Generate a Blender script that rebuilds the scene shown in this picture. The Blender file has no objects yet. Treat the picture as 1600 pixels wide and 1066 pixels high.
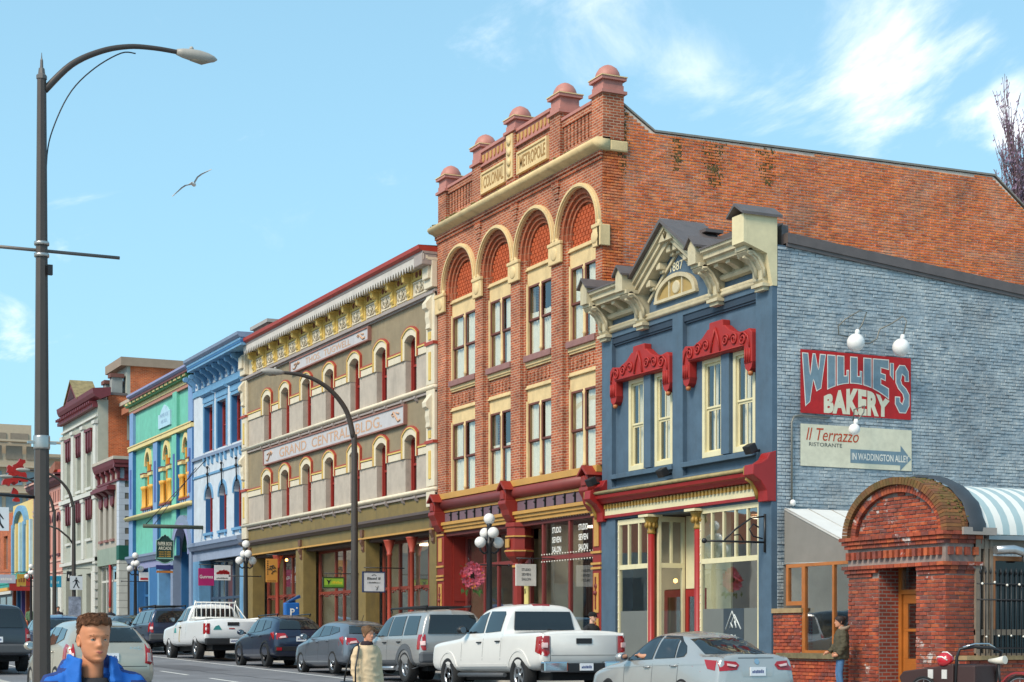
import bpy,bmesh,math,random
import numpy as np
from math import sin,cos,pi,atan,atan2,sqrt,radians
from mathutils import Vector,Matrix,noise
from mathutils.bvhtree import BVHTree
random.seed(7)
SC=bpy.context.scene
COL=SC.collection
# ------------------------------------------------------------------ camera
# X runs along the street (camera at X=0, the far end at -X), Y runs across it,
# the shop fronts stand in the plane Y=21.7, Z is up.
FRONT=21.7
EYE=1.42
cam_d=bpy.data.cameras.new('camera')
cam=bpy.data.objects.new('camera',cam_d)
COL.objects.link(cam)
cam_d.sensor_width=36.0
cam_d.lens=36.0*2700/1600
cam_d.shift_y=(995-533)/1600.0
cam_d.clip_start=0.1
cam_d.clip_end=3000
cam.location=(0,0,EYE)
YAW=math.atan(1290/2700.0)
cam.rotation_euler=(pi/2,0,pi/2-YAW)
SC.camera=cam
# ------------------------------------------------------------------ light
SUN_EL,SUN_AZ=43.0,-66.0
w=bpy.data.worlds.new('World')
SC.world=w
w.use_nodes=True
nt=w.node_tree
nt.nodes.clear()
N=nt.nodes.new
out=N('ShaderNodeOutputWorld')
bg=N('ShaderNodeBackground')
bg.inputs['Strength'].default_value=0.145
sky=N('ShaderNodeTexSky')
sky.sky_type='NISHITA'
sky.sun_disc=False
sky.sun_elevation=radians(SUN_EL)
sky.sun_rotation=radians(90-SUN_AZ)
sky.air_density=1.0
sky.dust_density=1.2
sky.ozone_density=2.0
tc=N('ShaderNodeTexCoord')
# thin bright veil over the whole sky, thicker towards the horizon
sep=N('ShaderNodeSeparateXYZ')
nt.links.new(tc.outputs['Generated'],sep.inputs[0])
veil=N('ShaderNodeMapRange')
veil.inputs['From Min'].default_value=0.0
veil.inputs['From Max'].default_value=0.45
veil.inputs['To Min'].default_value=0.78
veil.inputs['To Max'].default_value=0.44
nt.links.new(sep.outputs['Z'],veil.inputs['Value'])
mixv=N('ShaderNodeMix');mixv.data_type='RGBA'
nt.links.new(veil.outputs[0],mixv.inputs['Factor'])
nt.links.new(sky.outputs[0],mixv.inputs['A'])
mixv.inputs['B'].default_value=(2.3,4.7,5.85,1)
# clouds: stretched noise in a plane high above (direction divided by its height)
zc=N('ShaderNodeMath');zc.operation='MAXIMUM';zc.inputs[1].default_value=0.03
nt.links.new(sep.outputs['Z'],zc.inputs[0])
zz=N('ShaderNodeMath');zz.operation='ADD';zz.inputs[1].default_value=0.12
nt.links.new(zc.outputs[0],zz.inputs[0])
dv=N('ShaderNodeVectorMath');dv.operation='DIVIDE'
cmb=N('ShaderNodeCombineXYZ')
for k in 'XYZ':
 nt.links.new(zz.outputs[0],cmb.inputs[k])
nt.links.new(tc.outputs['Generated'],dv.inputs[0])
nt.links.new(cmb.outputs[0],dv.inputs[1])
mp=N('ShaderNodeMapping')
CLOUD_MAP=mp
mp.inputs['Location'].default_value=(3.1,1.7,0.0)
mp.inputs['Rotation'].default_value=(0,0,radians(25))
mp.inputs['Scale'].default_value=(1.0,1.5,1.0)
nt.links.new(dv.outputs[0],mp.inputs[0])
n1=N('ShaderNodeTexNoise');n1.inputs['Scale'].default_value=1.7
n1.inputs['Detail'].default_value=9;n1.inputs['Roughness'].default_value=0.6
n1.inputs['Distortion'].default_value=0.5
nt.links.new(mp.outputs[0],n1.inputs['Vector'])
# the larger cloud masses lie towards +Y and to the right of the street's far end
n2=N('ShaderNodeTexNoise');n2.inputs['Scale'].default_value=0.55;n2.inputs['Detail'].default_value=3
nt.links.new(mp.outputs[0],n2.inputs['Vector'])
add=N('ShaderNodeMath');add.operation='MULTIPLY_ADD'
add.inputs[1].default_value=0.25
amp=N('ShaderNodeMath');amp.operation='MULTIPLY';amp.inputs[1].default_value=1.5
nt.links.new(n1.outputs['Fac'],amp.inputs[0])
nt.links.new(n2.outputs['Fac'],add.inputs[0])
nt.links.new(amp.outputs[0],add.inputs[2])
# cloud bank centred on one direction
def bank(direction,power,amount):
 dt=N('ShaderNodeVectorMath');dt.operation='DOT_PRODUCT'
 v=Vector(direction).normalized()
 dt.inputs[1].default_value=v
 nrm=N('ShaderNodeVectorMath');nrm.operation='NORMALIZE'
 nt.links.new(tc.outputs['Generated'],nrm.inputs[0])
 nt.links.new(nrm.outputs[0],dt.inputs[0])
 p=N('ShaderNodeMath');p.operation='POWER';p.inputs[1].default_value=power;p.use_clamp=True
 nt.links.new(dt.outputs['Value'],p.inputs[0])
 m=N('ShaderNodeMath');m.operation='MULTIPLY';m.inputs[1].default_value=amount
 nt.links.new(p.outputs[0],m.inputs[0])
 return m
def px_dir(px,py):
 u,v=(px-800)/2700,(995-py)/2700
 s_,c_=sin(YAW),cos(YAW)
 return(-c_+u*s_,s_+u*c_,v)
acc=add
for(d,pw,am)in[(px_dir(1390,60),800,0.3),(px_dir(1570,40),1500,0.14),(px_dir(1590,205),5000,0.38),(px_dir(1090,130),2200,0.12),(px_dir(1330,200),1500,0.16),(px_dir(130,375),3000,0.12),(px_dir(250,20),1800,0.08),(px_dir(440,40),3000,0.08)]:
 b=bank(d,pw,am)
 a2=N('ShaderNodeMath');a2.operation='ADD'
 nt.links.new(acc.outputs[0],a2.inputs[0]);nt.links.new(b.outputs[0],a2.inputs[1])
 acc=a2
rmp=N('ShaderNodeMapRange');rmp.interpolation_type='SMOOTHSTEP'
rmp.inputs['From Min'].default_value=1.04
rmp.inputs['From Max'].default_value=1.44
nt.links.new(acc.outputs[0],rmp.inputs['Value'])
mixc=N('ShaderNodeMix');mixc.data_type='RGBA'
nt.links.new(rmp.outputs[0],mixc.inputs['Factor'])
nt.links.new(mixv.outputs['Result'],mixc.inputs['A'])
mixc.inputs['B'].default_value=(8.2,8.3,8.5,1)
nt.links.new(mixc.outputs['Result'],bg.inputs['Color'])
nt.links.new(bg.outputs[0],out.inputs['Surface'])
sd=bpy.data.lights.new('sun','SUN')
sun=bpy.data.objects.new('sun',sd)
COL.objects.link(sun)
sd.energy=2.9
sd.angle=radians(20)
sd.color=(1.0,0.89,0.73)
sdir=Vector((cos(radians(SUN_EL))*cos(radians(SUN_AZ)),cos(radians(SUN_EL))*sin(radians(SUN_AZ)),sin(radians(SUN_EL))))
sun.rotation_euler=sdir.to_track_quat('Z','Y').to_euler()
sun.location=(0,0,60)
vs=SC.view_settings
vs.view_transform='Standard'
vs.look='None'
vs.gamma=1.0
vs.exposure=0.38
vs.use_curve_mapping=False
SC.cycles.max_bounces=6
SC.cycles.diffuse_bounces=3
SC.cycles.glossy_bounces=3
SC.cycles.transparent_max_bounces=12
SC.cycles.transmission_bounces=3
SC.cycles.caustics_reflective=False
SC.cycles.caustics_refractive=False
# ------------------------------------------------------------------ materials
def lin(h):
 if isinstance(h,str):
  c=[int(h[i:i+2],16)/255 for i in(0,2,4)]
 else:
  c=[x/255 for x in h]
 return[x/12.92 if x<=0.04045 else((x+0.055)/1.055)**2.4 for x in c]
MATS={}
def mat(name,col,rough=0.6,var=0.12,scale=2.5,bump=0.0,bscale=30,metal=0.0,spec=0.5,dirt=0.0,coat=0.0,em=None,ems=1.0):
 if name in MATS:
  return MATS[name]
 m=bpy.data.materials.new(name)
 m.use_nodes=True
 t=m.node_tree
 b=t.nodes['Principled BSDF']
 c=lin(col)
 b.inputs['Roughness'].default_value=rough
 b.inputs['Metallic'].default_value=metal
 b.inputs['Specular IOR Level'].default_value=spec
 b.inputs['Base Color'].default_value=(*c,1)
 if coat:
  b.inputs['Coat Weight'].default_value=coat
  b.inputs['Coat Roughness'].default_value=0.06
 tcn=t.nodes.new('ShaderNodeTexCoord')
 if var:
  n=t.nodes.new('ShaderNodeTexNoise')
  n.inputs['Scale'].default_value=scale
  n.inputs['Detail'].default_value=6
  n.inputs['Roughness'].default_value=0.65
  t.links.new(tcn.outputs['Object'],n.inputs['Vector'])
  r=t.nodes.new('ShaderNodeMapRange')
  r.inputs['From Min'].default_value=0.3
  r.inputs['From Max'].default_value=0.7
  r.inputs['To Min'].default_value=1-var
  r.inputs['To Max'].default_value=1+var
  t.links.new(n.outputs['Fac'],r.inputs['Value'])
  mx=t.nodes.new('ShaderNodeMix');mx.data_type='RGBA';mx.blend_type='MULTIPLY'
  mx.inputs['Factor'].default_value=1
  mx.inputs['A'].default_value=(*c,1)
  t.links.new(r.outputs[0],mx.inputs['B'])
  last=mx.outputs['Result']
  if dirt:
   n2=t.nodes.new('ShaderNodeTexNoise')
   n2.inputs['Scale'].default_value=1.0
   n2.inputs['Detail'].default_value=8
   n2.inputs['Roughness'].default_value=0.7
   mpn=t.nodes.new('ShaderNodeMapping')
   mpn.inputs['Scale'].default_value=(2.2,2.2,0.5)
   t.links.new(tcn.outputs['Object'],mpn.inputs[0])
   t.links.new(mpn.outputs[0],n2.inputs['Vector'])
   r2=t.nodes.new('ShaderNodeMapRange')
   r2.inputs['From Min'].default_value=0.52
   r2.inputs['From Max'].default_value=0.78
   r2.inputs['To Max'].default_value=min(.6,dirt*1.5)
   t.links.new(n2.outputs['Fac'],r2.inputs['Value'])
   m2=t.nodes.new('ShaderNodeMix');m2.data_type='RGBA'
   m2.inputs['B'].default_value=(0.055,0.05,0.045,1)
   t.links.new(r2.outputs[0],m2.inputs['Factor'])
   t.links.new(last,m2.inputs['A'])
   last=m2.outputs['Result']
  t.links.new(last,b.inputs['Base Color'])
 if bump:
  nb=t.nodes.new('ShaderNodeTexNoise')
  nb.inputs['Scale'].default_value=bscale
  nb.inputs['Detail'].default_value=4
  t.links.new(tcn.outputs['Object'],nb.inputs['Vector'])
  bp=t.nodes.new('ShaderNodeBump')
  bp.inputs['Strength'].default_value=0.6
  bp.inputs['Distance'].default_value=bump
  t.links.new(nb.outputs['Fac'],bp.inputs['Height'])
  t.links.new(bp.outputs[0],b.inputs['Normal'])
 if em:
  b.inputs['Emission Color'].default_value=(*lin(em),1)
  b.inputs['Emission Strength'].default_value=ems
 MATS[name]=m
 return m
def brick_piece_mat(name,cols,patch=None,patch_at=(0.55,0.7),rough=0.85,spread=0.25,grime=0.35,pale=None,pale_amt=.5,relief=.01):
 """single bricks: colour picked per brick (mesh island and object), mottled, plus stains"""
 if name in MATS:
  return MATS[name]
 m=bpy.data.materials.new(name);m.use_nodes=True
 t=m.node_tree;b=t.nodes['Principled BSDF'];nn=t.nodes.new;L=t.links.new
 b.inputs['Roughness'].default_value=rough
 g=nn('ShaderNodeNewGeometry');oi=nn('ShaderNodeObjectInfo')
 a=nn('ShaderNodeMath');a.operation='ADD'
 L(g.outputs['Random Per Island'],a.inputs[0]);L(oi.outputs['Random'],a.inputs[1])
 fr=nn('ShaderNodeMath');fr.operation='FRACT';L(a.outputs[0],fr.inputs[0])
 cr=nn('ShaderNodeValToRGB');L(fr.outputs[0],cr.inputs[0])
 el=cr.color_ramp.elements
 while len(el)<len(cols):
  el.new(0.5)
 for i,c in enumerate(cols):
  el[i].position=i/(len(cols)-1)if len(cols)>1 else 0
  el[i].color=(*lin(c),1)
 pos=nn('ShaderNodeNewGeometry')
 n1=nn('ShaderNodeTexNoise');n1.inputs['Scale'].default_value=0.45;n1.inputs['Detail'].default_value=7;n1.inputs['Roughness'].default_value=0.65
 L(pos.outputs['Position'],n1.inputs['Vector'])
 n2=nn('ShaderNodeTexNoise');n2.inputs['Scale'].default_value=9;n2.inputs['Detail'].default_value=5
 L(pos.outputs['Position'],n2.inputs['Vector'])
 r=nn('ShaderNodeMapRange');r.inputs['From Min'].default_value=0.25;r.inputs['From Max'].default_value=0.75
 r.inputs['To Min'].default_value=1-spread;r.inputs['To Max'].default_value=1+spread
 L(n2.outputs['Fac'],r.inputs['Value'])
 mx=nn('ShaderNodeMix');mx.data_type='RGBA';mx.blend_type='MULTIPLY';mx.inputs['Factor'].default_value=1
 L(cr.outputs[0],mx.inputs['A']);L(r.outputs[0],mx.inputs['B'])
 last=mx.outputs['Result']
 if patch:
  r2=nn('ShaderNodeMapRange');r2.inputs['From Min'].default_value=patch_at[0];r2.inputs['From Max'].default_value=patch_at[1]
  n3=nn('ShaderNodeTexNoise');n3.inputs['Scale'].default_value=1.7;n3.inputs['Detail'].default_value=9;n3.inputs['Roughness'].default_value=0.72
  L(pos.outputs['Position'],n3.inputs['Vector']);L(n3.outputs['Fac'],r2.inputs['Value'])
  m2=nn('ShaderNodeMix');m2.data_type='RGBA';L(r2.outputs[0],m2.inputs['Factor'])
  L(last,m2.inputs['A']);m2.inputs['B'].default_value=(*lin(patch),1)
  last=m2.outputs['Result']
 if pale:
  n4=nn('ShaderNodeTexNoise');n4.inputs['Scale'].default_value=.7;n4.inputs['Detail'].default_value=10;n4.inputs['Roughness'].default_value=.75
  mpp=nn('ShaderNodeMapping');mpp.inputs['Location'].default_value=(7,3,5);mpp.inputs['Scale'].default_value=(1,1,1.6);L(pos.outputs['Position'],mpp.inputs[0]);L(mpp.outputs[0],n4.inputs['Vector'])
  r4=nn('ShaderNodeMapRange');r4.inputs['From Min'].default_value=.5;r4.inputs['From Max'].default_value=.68;r4.inputs['To Max'].default_value=pale_amt;L(n4.outputs['Fac'],r4.inputs['Value'])
  m4=nn('ShaderNodeMix');m4.data_type='RGBA';L(r4.outputs[0],m4.inputs['Factor']);L(last,m4.inputs['A']);m4.inputs['B'].default_value=(*lin(pale),1)
  last=m4.outputs['Result']
 r3=nn('ShaderNodeMapRange');r3.inputs['From Min'].default_value=0.5;r3.inputs['From Max'].default_value=0.75
 r3.inputs['To Max'].default_value=grime
 L(n1.outputs['Fac'],r3.inputs['Value'])
 m3=nn('ShaderNodeMix');m3.data_type='RGBA';L(r3.outputs[0],m3.inputs['Factor'])
 L(last,m3.inputs['A']);m3.inputs['B'].default_value=(0.07,0.045,0.04,1)
 L(m3.outputs['Result'],b.inputs['Base Color'])
 bp=nn('ShaderNodeBump');bp.inputs['Strength'].default_value=0.6;bp.inputs['Distance'].default_value=relief
 L(n2.outputs['Fac'],bp.inputs['Height']);L(bp.outputs[0],b.inputs['Normal'])
 MATS[name]=m
 return m
def brick_wall_mat(name,c1,c2,mortar,bw=0.215,bh=0.075,ms=0.012,rough=0.85,grime=0.3,paint=False):
 """brickwork too far off to pick the bricks apart: brick pattern in metres on any upright face"""
 if name in MATS:
  return MATS[name]
 m=bpy.data.materials.new(name);m.use_nodes=True
 t=m.node_tree;b=t.nodes['Principled BSDF'];nn=t.nodes.new;L=t.links.new
 b.inputs['Roughness'].default_value=rough
 tcn=nn('ShaderNodeTexCoord');sp=nn('ShaderNodeSeparateXYZ');L(tcn.outputs['Object'],sp.inputs[0])
 a=nn('ShaderNodeMath');a.operation='ADD';L(sp.outputs['X'],a.inputs[0]);L(sp.outputs['Y'],a.inputs[1])
 cb=nn('ShaderNodeCombineXYZ');L(a.outputs[0],cb.inputs['X']);L(sp.outputs['Z'],cb.inputs['Y'])
 bt=nn('ShaderNodeTexBrick');L(cb.outputs[0],bt.inputs['Vector'])
 bt.inputs['Scale'].default_value=1.0
 bt.inputs['Brick Width'].default_value=bw;bt.inputs['Row Height'].default_value=bh
 bt.inputs['Mortar Size'].default_value=ms;bt.inputs['Mortar Smooth'].default_value=0.2
 bt.inputs['Color1'].default_value=(*lin(c1),1);bt.inputs['Color2'].default_value=(*lin(c2),1)
 bt.inputs['Mortar'].default_value=(*lin(mortar),1)
 bt.inputs['Bias'].default_value=0.0
 n1=nn('ShaderNodeTexNoise');n1.inputs['Scale'].default_value=0.9;n1.inputs['Detail'].default_value=8;n1.inputs['Roughness'].default_value=0.7
 L(tcn.outputs['Object'],n1.inputs['Vector'])
 r=nn('ShaderNodeMapRange');r.inputs['From Min'].default_value=0.3;r.inputs['From Max'].default_value=0.7
 r.inputs['To Min'].default_value=1-grime;r.inputs['To Max'].default_value=1+grime*0.6
 L(n1.outputs['Fac'],r.inputs['Value'])
 mx=nn('ShaderNodeMix');mx.data_type='RGBA';mx.blend_type='MULTIPLY';mx.inputs['Factor'].default_value=1
 L(bt.outputs['Color'],mx.inputs['A']);L(r.outputs[0],mx.inputs['B'])
 L(mx.outputs['Result'],b.inputs['Base Color'])
 inv=nn('ShaderNodeMath');inv.operation='SUBTRACT';inv.inputs[0].default_value=1;L(bt.outputs['Fac'],inv.inputs[1])
 bp=nn('ShaderNodeBump');bp.inputs['Strength'].default_value=0.7;bp.inputs['Distance'].default_value=0.012
 L(inv.outputs[0],bp.inputs['Height']);L(bp.outputs[0],b.inputs['Normal'])
 MATS[name]=m
 return m
def glass_mat(name,tint=(0.93,0.94,0.92),rough=0.02,ior=1.5,extra=0.06):
 """window glass: see-through with mirror reflection growing at flat angles"""
 if name in MATS:
  return MATS[name]
 m=bpy.data.materials.new(name);m.use_nodes=True
 t=m.node_tree;t.nodes.clear();nn=t.nodes.new;L=t.links.new
 o=nn('ShaderNodeOutputMaterial');mixs=nn('ShaderNodeMixShader')
 tr=nn('ShaderNodeBsdfTransparent');tr.inputs[0].default_value=(*tint,1)
 gl=nn('ShaderNodeBsdfGlossy');gl.inputs['Roughness'].default_value=rough
 gl.inputs['Color'].default_value=(0.95,0.97,1,1)
 fr=nn('ShaderNodeFresnel');fr.inputs['IOR'].default_value=ior
 ad=nn('ShaderNodeMath');ad.operation='ADD';ad.use_clamp=True;ad.inputs[1].default_value=extra
 n=nn('ShaderNodeTexNoise');n.inputs['Scale'].default_value=1.3;n.inputs['Detail'].default_value=1
 tcn=nn('ShaderNodeTexCoord');L(tcn.outputs['Object'],n.inputs['Vector'])
 bp=nn('ShaderNodeBump');bp.inputs['Strength'].default_value=0.12;bp.inputs['Distance'].default_value=0.02
 L(n.outputs['Fac'],bp.inputs['Height']);L(bp.outputs[0],gl.inputs['Normal'])
 ge=nn('ShaderNodeNewGeometry');fb=nn('ShaderNodeMath');fb.operation='SUBTRACT';fb.inputs[0].default_value=1;L(ge.outputs['Backfacing'],fb.inputs[1])
 ml=nn('ShaderNodeMath');ml.operation='MULTIPLY';L(fb.outputs[0],ml.inputs[1])
 L(fr.outputs[0],ad.inputs[0]);L(ad.outputs[0],ml.inputs[0]);L(ml.outputs[0],mixs.inputs[0])
 L(tr.outputs[0],mixs.inputs[1]);L(gl.outputs[0],mixs.inputs[2]);L(mixs.outputs[0],o.inputs[0])
 MATS[name]=m
 return m
 # ------------------------------------------------------------------ mesh building
ORG={}
def thing(name,label,cat,loc=(0,0,0),rotz=0.0,group=None,world=True):
 o=bpy.data.objects.new(name,None)
 o.empty_display_size=0.3
 COL.objects.link(o)
 o.location=loc
 o.rotation_euler=(0,0,rotz)
 o['label']=label
 o['category']=cat
 if group:
  o['group']=group
 ORG[o.name]=Vector(loc)if world else Vector((0,0,0))
 return o
def tag(o,label,cat,group=None):
 o['label']=label;o['category']=cat
 if group:
  o['group']=group
 return o
def smooth_path(P,k=5):
 P=[Vector(q)for q in P];out_=[]
 for i in range(len(P)-1):
  a,b,c,d=P[max(i-1,0)],P[i],P[i+1],P[min(i+2,len(P)-1)]
  for j in range(k):
   t=j/k
   out_.append(.5*((2*b)+(c-a)*t+(2*a-5*b+4*c-d)*t*t+(3*b-a-3*c+d)*t**3))
 return out_+[P[-1]]
def smooth_radii(R_,k=5):
 return[R_[i]+(R_[i+1]-R_[i])*j/k for i in range(len(R_)-1)for j in range(k)]+[R_[-1]]
class MB:
 def __init__(s):
  s.v=[];s.f=[];s.m=[];s.sm=[];s.cm=0;s.cs=False
 def add(s,vs,fs):
  b=len(s.v)
  s.v.extend([tuple(p)for p in vs])
  for f in fs:
   s.f.append(tuple(b+i for i in f));s.m.append(s.cm);s.sm.append(s.cs)
  return s
 def mat(s,i):s.cm=i;return s
 def smooth(s,b=True):s.cs=b;return s
 def box(s,x0,x1,y0,y1,z0,z1):
  if x0>x1:x0,x1=x1,x0
  if y0>y1:y0,y1=y1,y0
  if z0>z1:z0,z1=z1,z0
  return s.add([(x0,y0,z0),(x1,y0,z0),(x1,y1,z0),(x0,y1,z0),(x0,y0,z1),(x1,y0,z1),(x1,y1,z1),(x0,y1,z1)],[(0,3,2,1),(4,5,6,7),(0,1,5,4),(1,2,6,5),(2,3,7,6),(3,0,4,7)])
 def cbox(s,c,sx,sy,sz):return s.box(c[0]-sx/2,c[0]+sx/2,c[1]-sy/2,c[1]+sy/2,c[2]-sz/2,c[2]+sz/2)
 def ext(s,poly,axis,a0,a1):
  """poly: 2D outline; axis 'x': (y,z), 'y': (x,z), 'z': (x,y)"""
  n=len(poly)
  ar=sum(poly[i][0]*poly[(i+1)%n][1]-poly[(i+1)%n][0]*poly[i][1]for i in range(n))
  if ar<0:poly=poly[::-1]
  if a0>a1:a0,a1=a1,a0
  def P(p,a):return{'x':(a,p[0],p[1]),'y':(p[0],a,p[1]),'z':(p[0],p[1],a)}[axis]
  vs=[P(p,a0)for p in poly]+[P(p,a1)for p in poly]
  fs=[tuple(range(n))[::-1],tuple(range(n,2*n))]+[(i,(i+1)%n,n+(i+1)%n,n+i)for i in range(n)]
  if axis=='y':fs=[f[::-1]for f in fs]
  return s.add(vs,fs)
 def strip(s,outer,inner,axis,a0,a1):
  """band between two open polylines of equal length, with depth"""
  for i in range(len(outer)-1):
   s.ext([outer[i],outer[i+1],inner[i+1],inner[i]],axis,a0,a1)
  return s
 def tube(s,pts,r,n=8,cap=True):
  pts=[Vector(p)for p in pts]
  rs=r if isinstance(r,(list,tuple))else[r]*len(pts)
  b=len(s.v);k=len(pts)
  up=None
  for i,p in enumerate(pts):
   d=(pts[min(i+1,k-1)]-pts[max(i-1,0)]).normalized()
   if up is None:
    up=d.orthogonal().normalized()
   else:
    up=(up-d*up.dot(d));up=up.normalized()if up.length>1e-6 else d.orthogonal().normalized()
   sd=d.cross(up)
   for j in range(n):
    a=2*pi*j/n
    s.v.append(tuple(p+(up*cos(a)+sd*sin(a))*rs[i]))
  for i in range(k-1):
   for j in range(n):
    s.f.append((b+i*n+j,b+i*n+(j+1)%n,b+(i+1)*n+(j+1)%n,b+(i+1)*n+j))
    s.m.append(s.cm);s.sm.append(True)
  if cap:
   s.f.append(tuple(b+j for j in range(n))[::-1]);s.m.append(s.cm);s.sm.append(False)
   s.f.append(tuple(b+(k-1)*n+j for j in range(n)));s.m.append(s.cm);s.sm.append(False)
  return s
 def lathe(s,prof,c=(0,0,0),n=12,axis='z',sx=1,sy=1,smooth=True,cap=True):
  b=len(s.v);k=len(prof)
  for(r,z)in prof:
   for j in range(n):
    a=2*pi*j/n
    if axis=='z':p=(c[0]+r*cos(a)*sx,c[1]+r*sin(a)*sy,c[2]+z)
    elif axis=='y':p=(c[0]+r*cos(a),c[1]+z,c[2]+r*sin(a))
    else:p=(c[0]+z,c[1]+r*cos(a),c[2]+r*sin(a))
    s.v.append(p)
  fl=axis=='y'
  for i in range(k-1):
   for j in range(n):
    f=(b+i*n+j,b+i*n+(j+1)%n,b+(i+1)*n+(j+1)%n,b+(i+1)*n+j)
    s.f.append(f[::-1]if fl else f);s.m.append(s.cm);s.sm.append(smooth)
  if not cap:return s
  f=tuple(b+j for j in range(n))[::-1];s.f.append(f[::-1]if fl else f);s.m.append(s.cm);s.sm.append(False)
  f=tuple(b+(k-1)*n+j for j in range(n));s.f.append(f[::-1]if fl else f);s.m.append(s.cm);s.sm.append(False)
  return s
 def sph(s,c,r,n=14,m=9,sz=1.0):
  return s.lathe([(r*sin(pi*i/m)+1e-4,-r*sz*cos(pi*i/m))for i in range(m+1)],c,n)
 def wall(s,x0,x1,z0,z1,y0,y1,holes):
  xs=sorted({x0,x1,*[h[0]for h in holes],*[h[1]for h in holes]})
  zs=sorted({z0,z1,*[h[2]for h in holes],*[h[3]for h in holes]})
  xs=[x for x in xs if x0-1e-6<=x<=x1+1e-6];zs=[z for z in zs if z0-1e-6<=z<=z1+1e-6]
  for j in range(len(zs)-1):
   zc=(zs[j]+zs[j+1])/2;start=None
   for i in range(len(xs)-1):
    xc=(xs[i]+xs[i+1])/2
    solid=not any(h[0]<xc<h[1]and h[2]<zc<h[3]for h in holes)
    if solid and start is None:start=xs[i]
    if not solid and start is not None:s.box(start,xs[i],y0,y1,zs[j],zs[j+1]);start=None
   if start is not None:s.box(start,xs[-1],y0,y1,zs[j],zs[j+1])
  return s
 def xf(s,M,i0=0):
  for i in range(i0,len(s.v)):
   s.v[i]=tuple(M@Vector(s.v[i]))
  return s
 def obj(s,name,mats,parent=None,kind=None,bevel=0.0):
  if not isinstance(mats,(list,tuple)):mats=[mats]
  off=Vector((0,0,0))
  if parent is not None:
   p=parent
   while p.parent:p=p.parent
   off=ORG.get(p.name,off)
  me=bpy.data.meshes.new(name)
  vs=[(p[0]-off[0],p[1]-off[1],p[2]-off[2])for p in s.v]if off.length else s.v
  me.from_pydata(vs,[],s.f)
  for m in mats:me.materials.append(m)
  me.polygons.foreach_set('material_index',[min(i,len(mats)-1)for i in s.m])
  me.polygons.foreach_set('use_smooth',s.sm)
  me.update()
  o=bpy.data.objects.new(name,me)
  COL.objects.link(o)
  if parent is not None:o.parent=parent
  if kind:o['kind']=kind
  if bevel:
   bv=o.modifiers.new('edge','BEVEL');bv.width=bevel;bv.segments=2;bv.limit_method='ANGLE'
  return o
def copy_tree(o,parent,d=(0,0,0),sc=None):
 c=o.copy();COL.objects.link(c)
 c.parent=parent
 c.location=Vector(o.location)+Vector(d)
 if sc:c.scale=sc
 for ch in list(o.children):
  copy_tree(ch,c)
 return c
def copy_thing(o,loc,rotz=None,label=None):
 c=copy_tree(o,None)
 c.location=loc
 if rotz is not None:c.rotation_euler=(0,0,rotz)
 if label:c['label']=label
 return c
def arc(cx,cz,r,a0,a1,n=16,rz=None):
 rz=rz or r
 return[(cx+r*cos(radians(a0+(a1-a0)*i/n)),cz+rz*sin(radians(a0+(a1-a0)*i/n)))for i in range(n+1)]
def mesh_of(o):
 """the evaluated mesh of an object with its modifiers applied"""
 dg=bpy.context.evaluated_depsgraph_get()
 dg.update()
 return bpy.data.meshes.new_from_object(o.evaluated_get(dg))
TXT={}
def text_geo(s,bold=0.0,spacing=1.0):
 k=(s,bold,spacing)
 if k in TXT:return TXT[k]
 cu=bpy.data.curves.new('txt','FONT')
 cu.body=s
 cu.offset=bold
 cu.space_character=spacing
 cu.resolution_u=3
 ob=bpy.data.objects.new('txt',cu);COL.objects.link(ob)
 me=mesh_of(ob)
 vs=[(v.co.x,v.co.y)for v in me.vertices]
 fs=[tuple(p.vertices)for p in me.polygons]
 bpy.data.objects.remove(ob);bpy.data.curves.remove(cu);bpy.data.meshes.remove(me)
 x0=min(v[0]for v in vs);x1=max(v[0]for v in vs);y0=min(v[1]for v in vs);y1=max(v[1]for v in vs)
 vs=[((v[0]-x0)/(x1-x0),(v[1]-y0)/(y1-y0))for v in vs]
 TXT[k]=(vs,fs,(x1-x0)/(y1-y0))
 return TXT[k]
def put_text(mb,s,org,ux,uz,w,h,bold=0.0,warp=None,spacing=1.0):
 """flat lettering: org lower left corner, ux along the line, uz up; fitted to w x h (w None: natural)"""
 vs,fs,asp=text_geo(s,bold,spacing)
 if w is None:w=h*asp
 org,ux,uz=Vector(org),Vector(ux),Vector(uz)
 P=[]
 for(a,b)in vs:
  if warp:a,b=warp(a,b)
  P.append(org+ux*(a*w)+uz*(b*h))
 mb.add(P,fs)
 return w
def scribble(mb,org,ux,uz,w,h,seed=0):
 """strokes standing for print too small to read"""
 r=random.Random(seed+int(w*1000));org,ux,uz=Vector(org),Vector(ux),Vector(uz);a=0.0
 while a<w-h*.3:
  s_=h*r.uniform(.22,.5);z1=h*r.uniform(.6,1.0)
  if r.random()>.14:mb.add([org+ux*a,org+ux*(a+s_),org+ux*(a+s_)+uz*z1,org+ux*a+uz*z1],[(0,1,2,3)])
  a+=s_+h*.14
def G(x):
 return 0.018*(-x-25.3)
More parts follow.
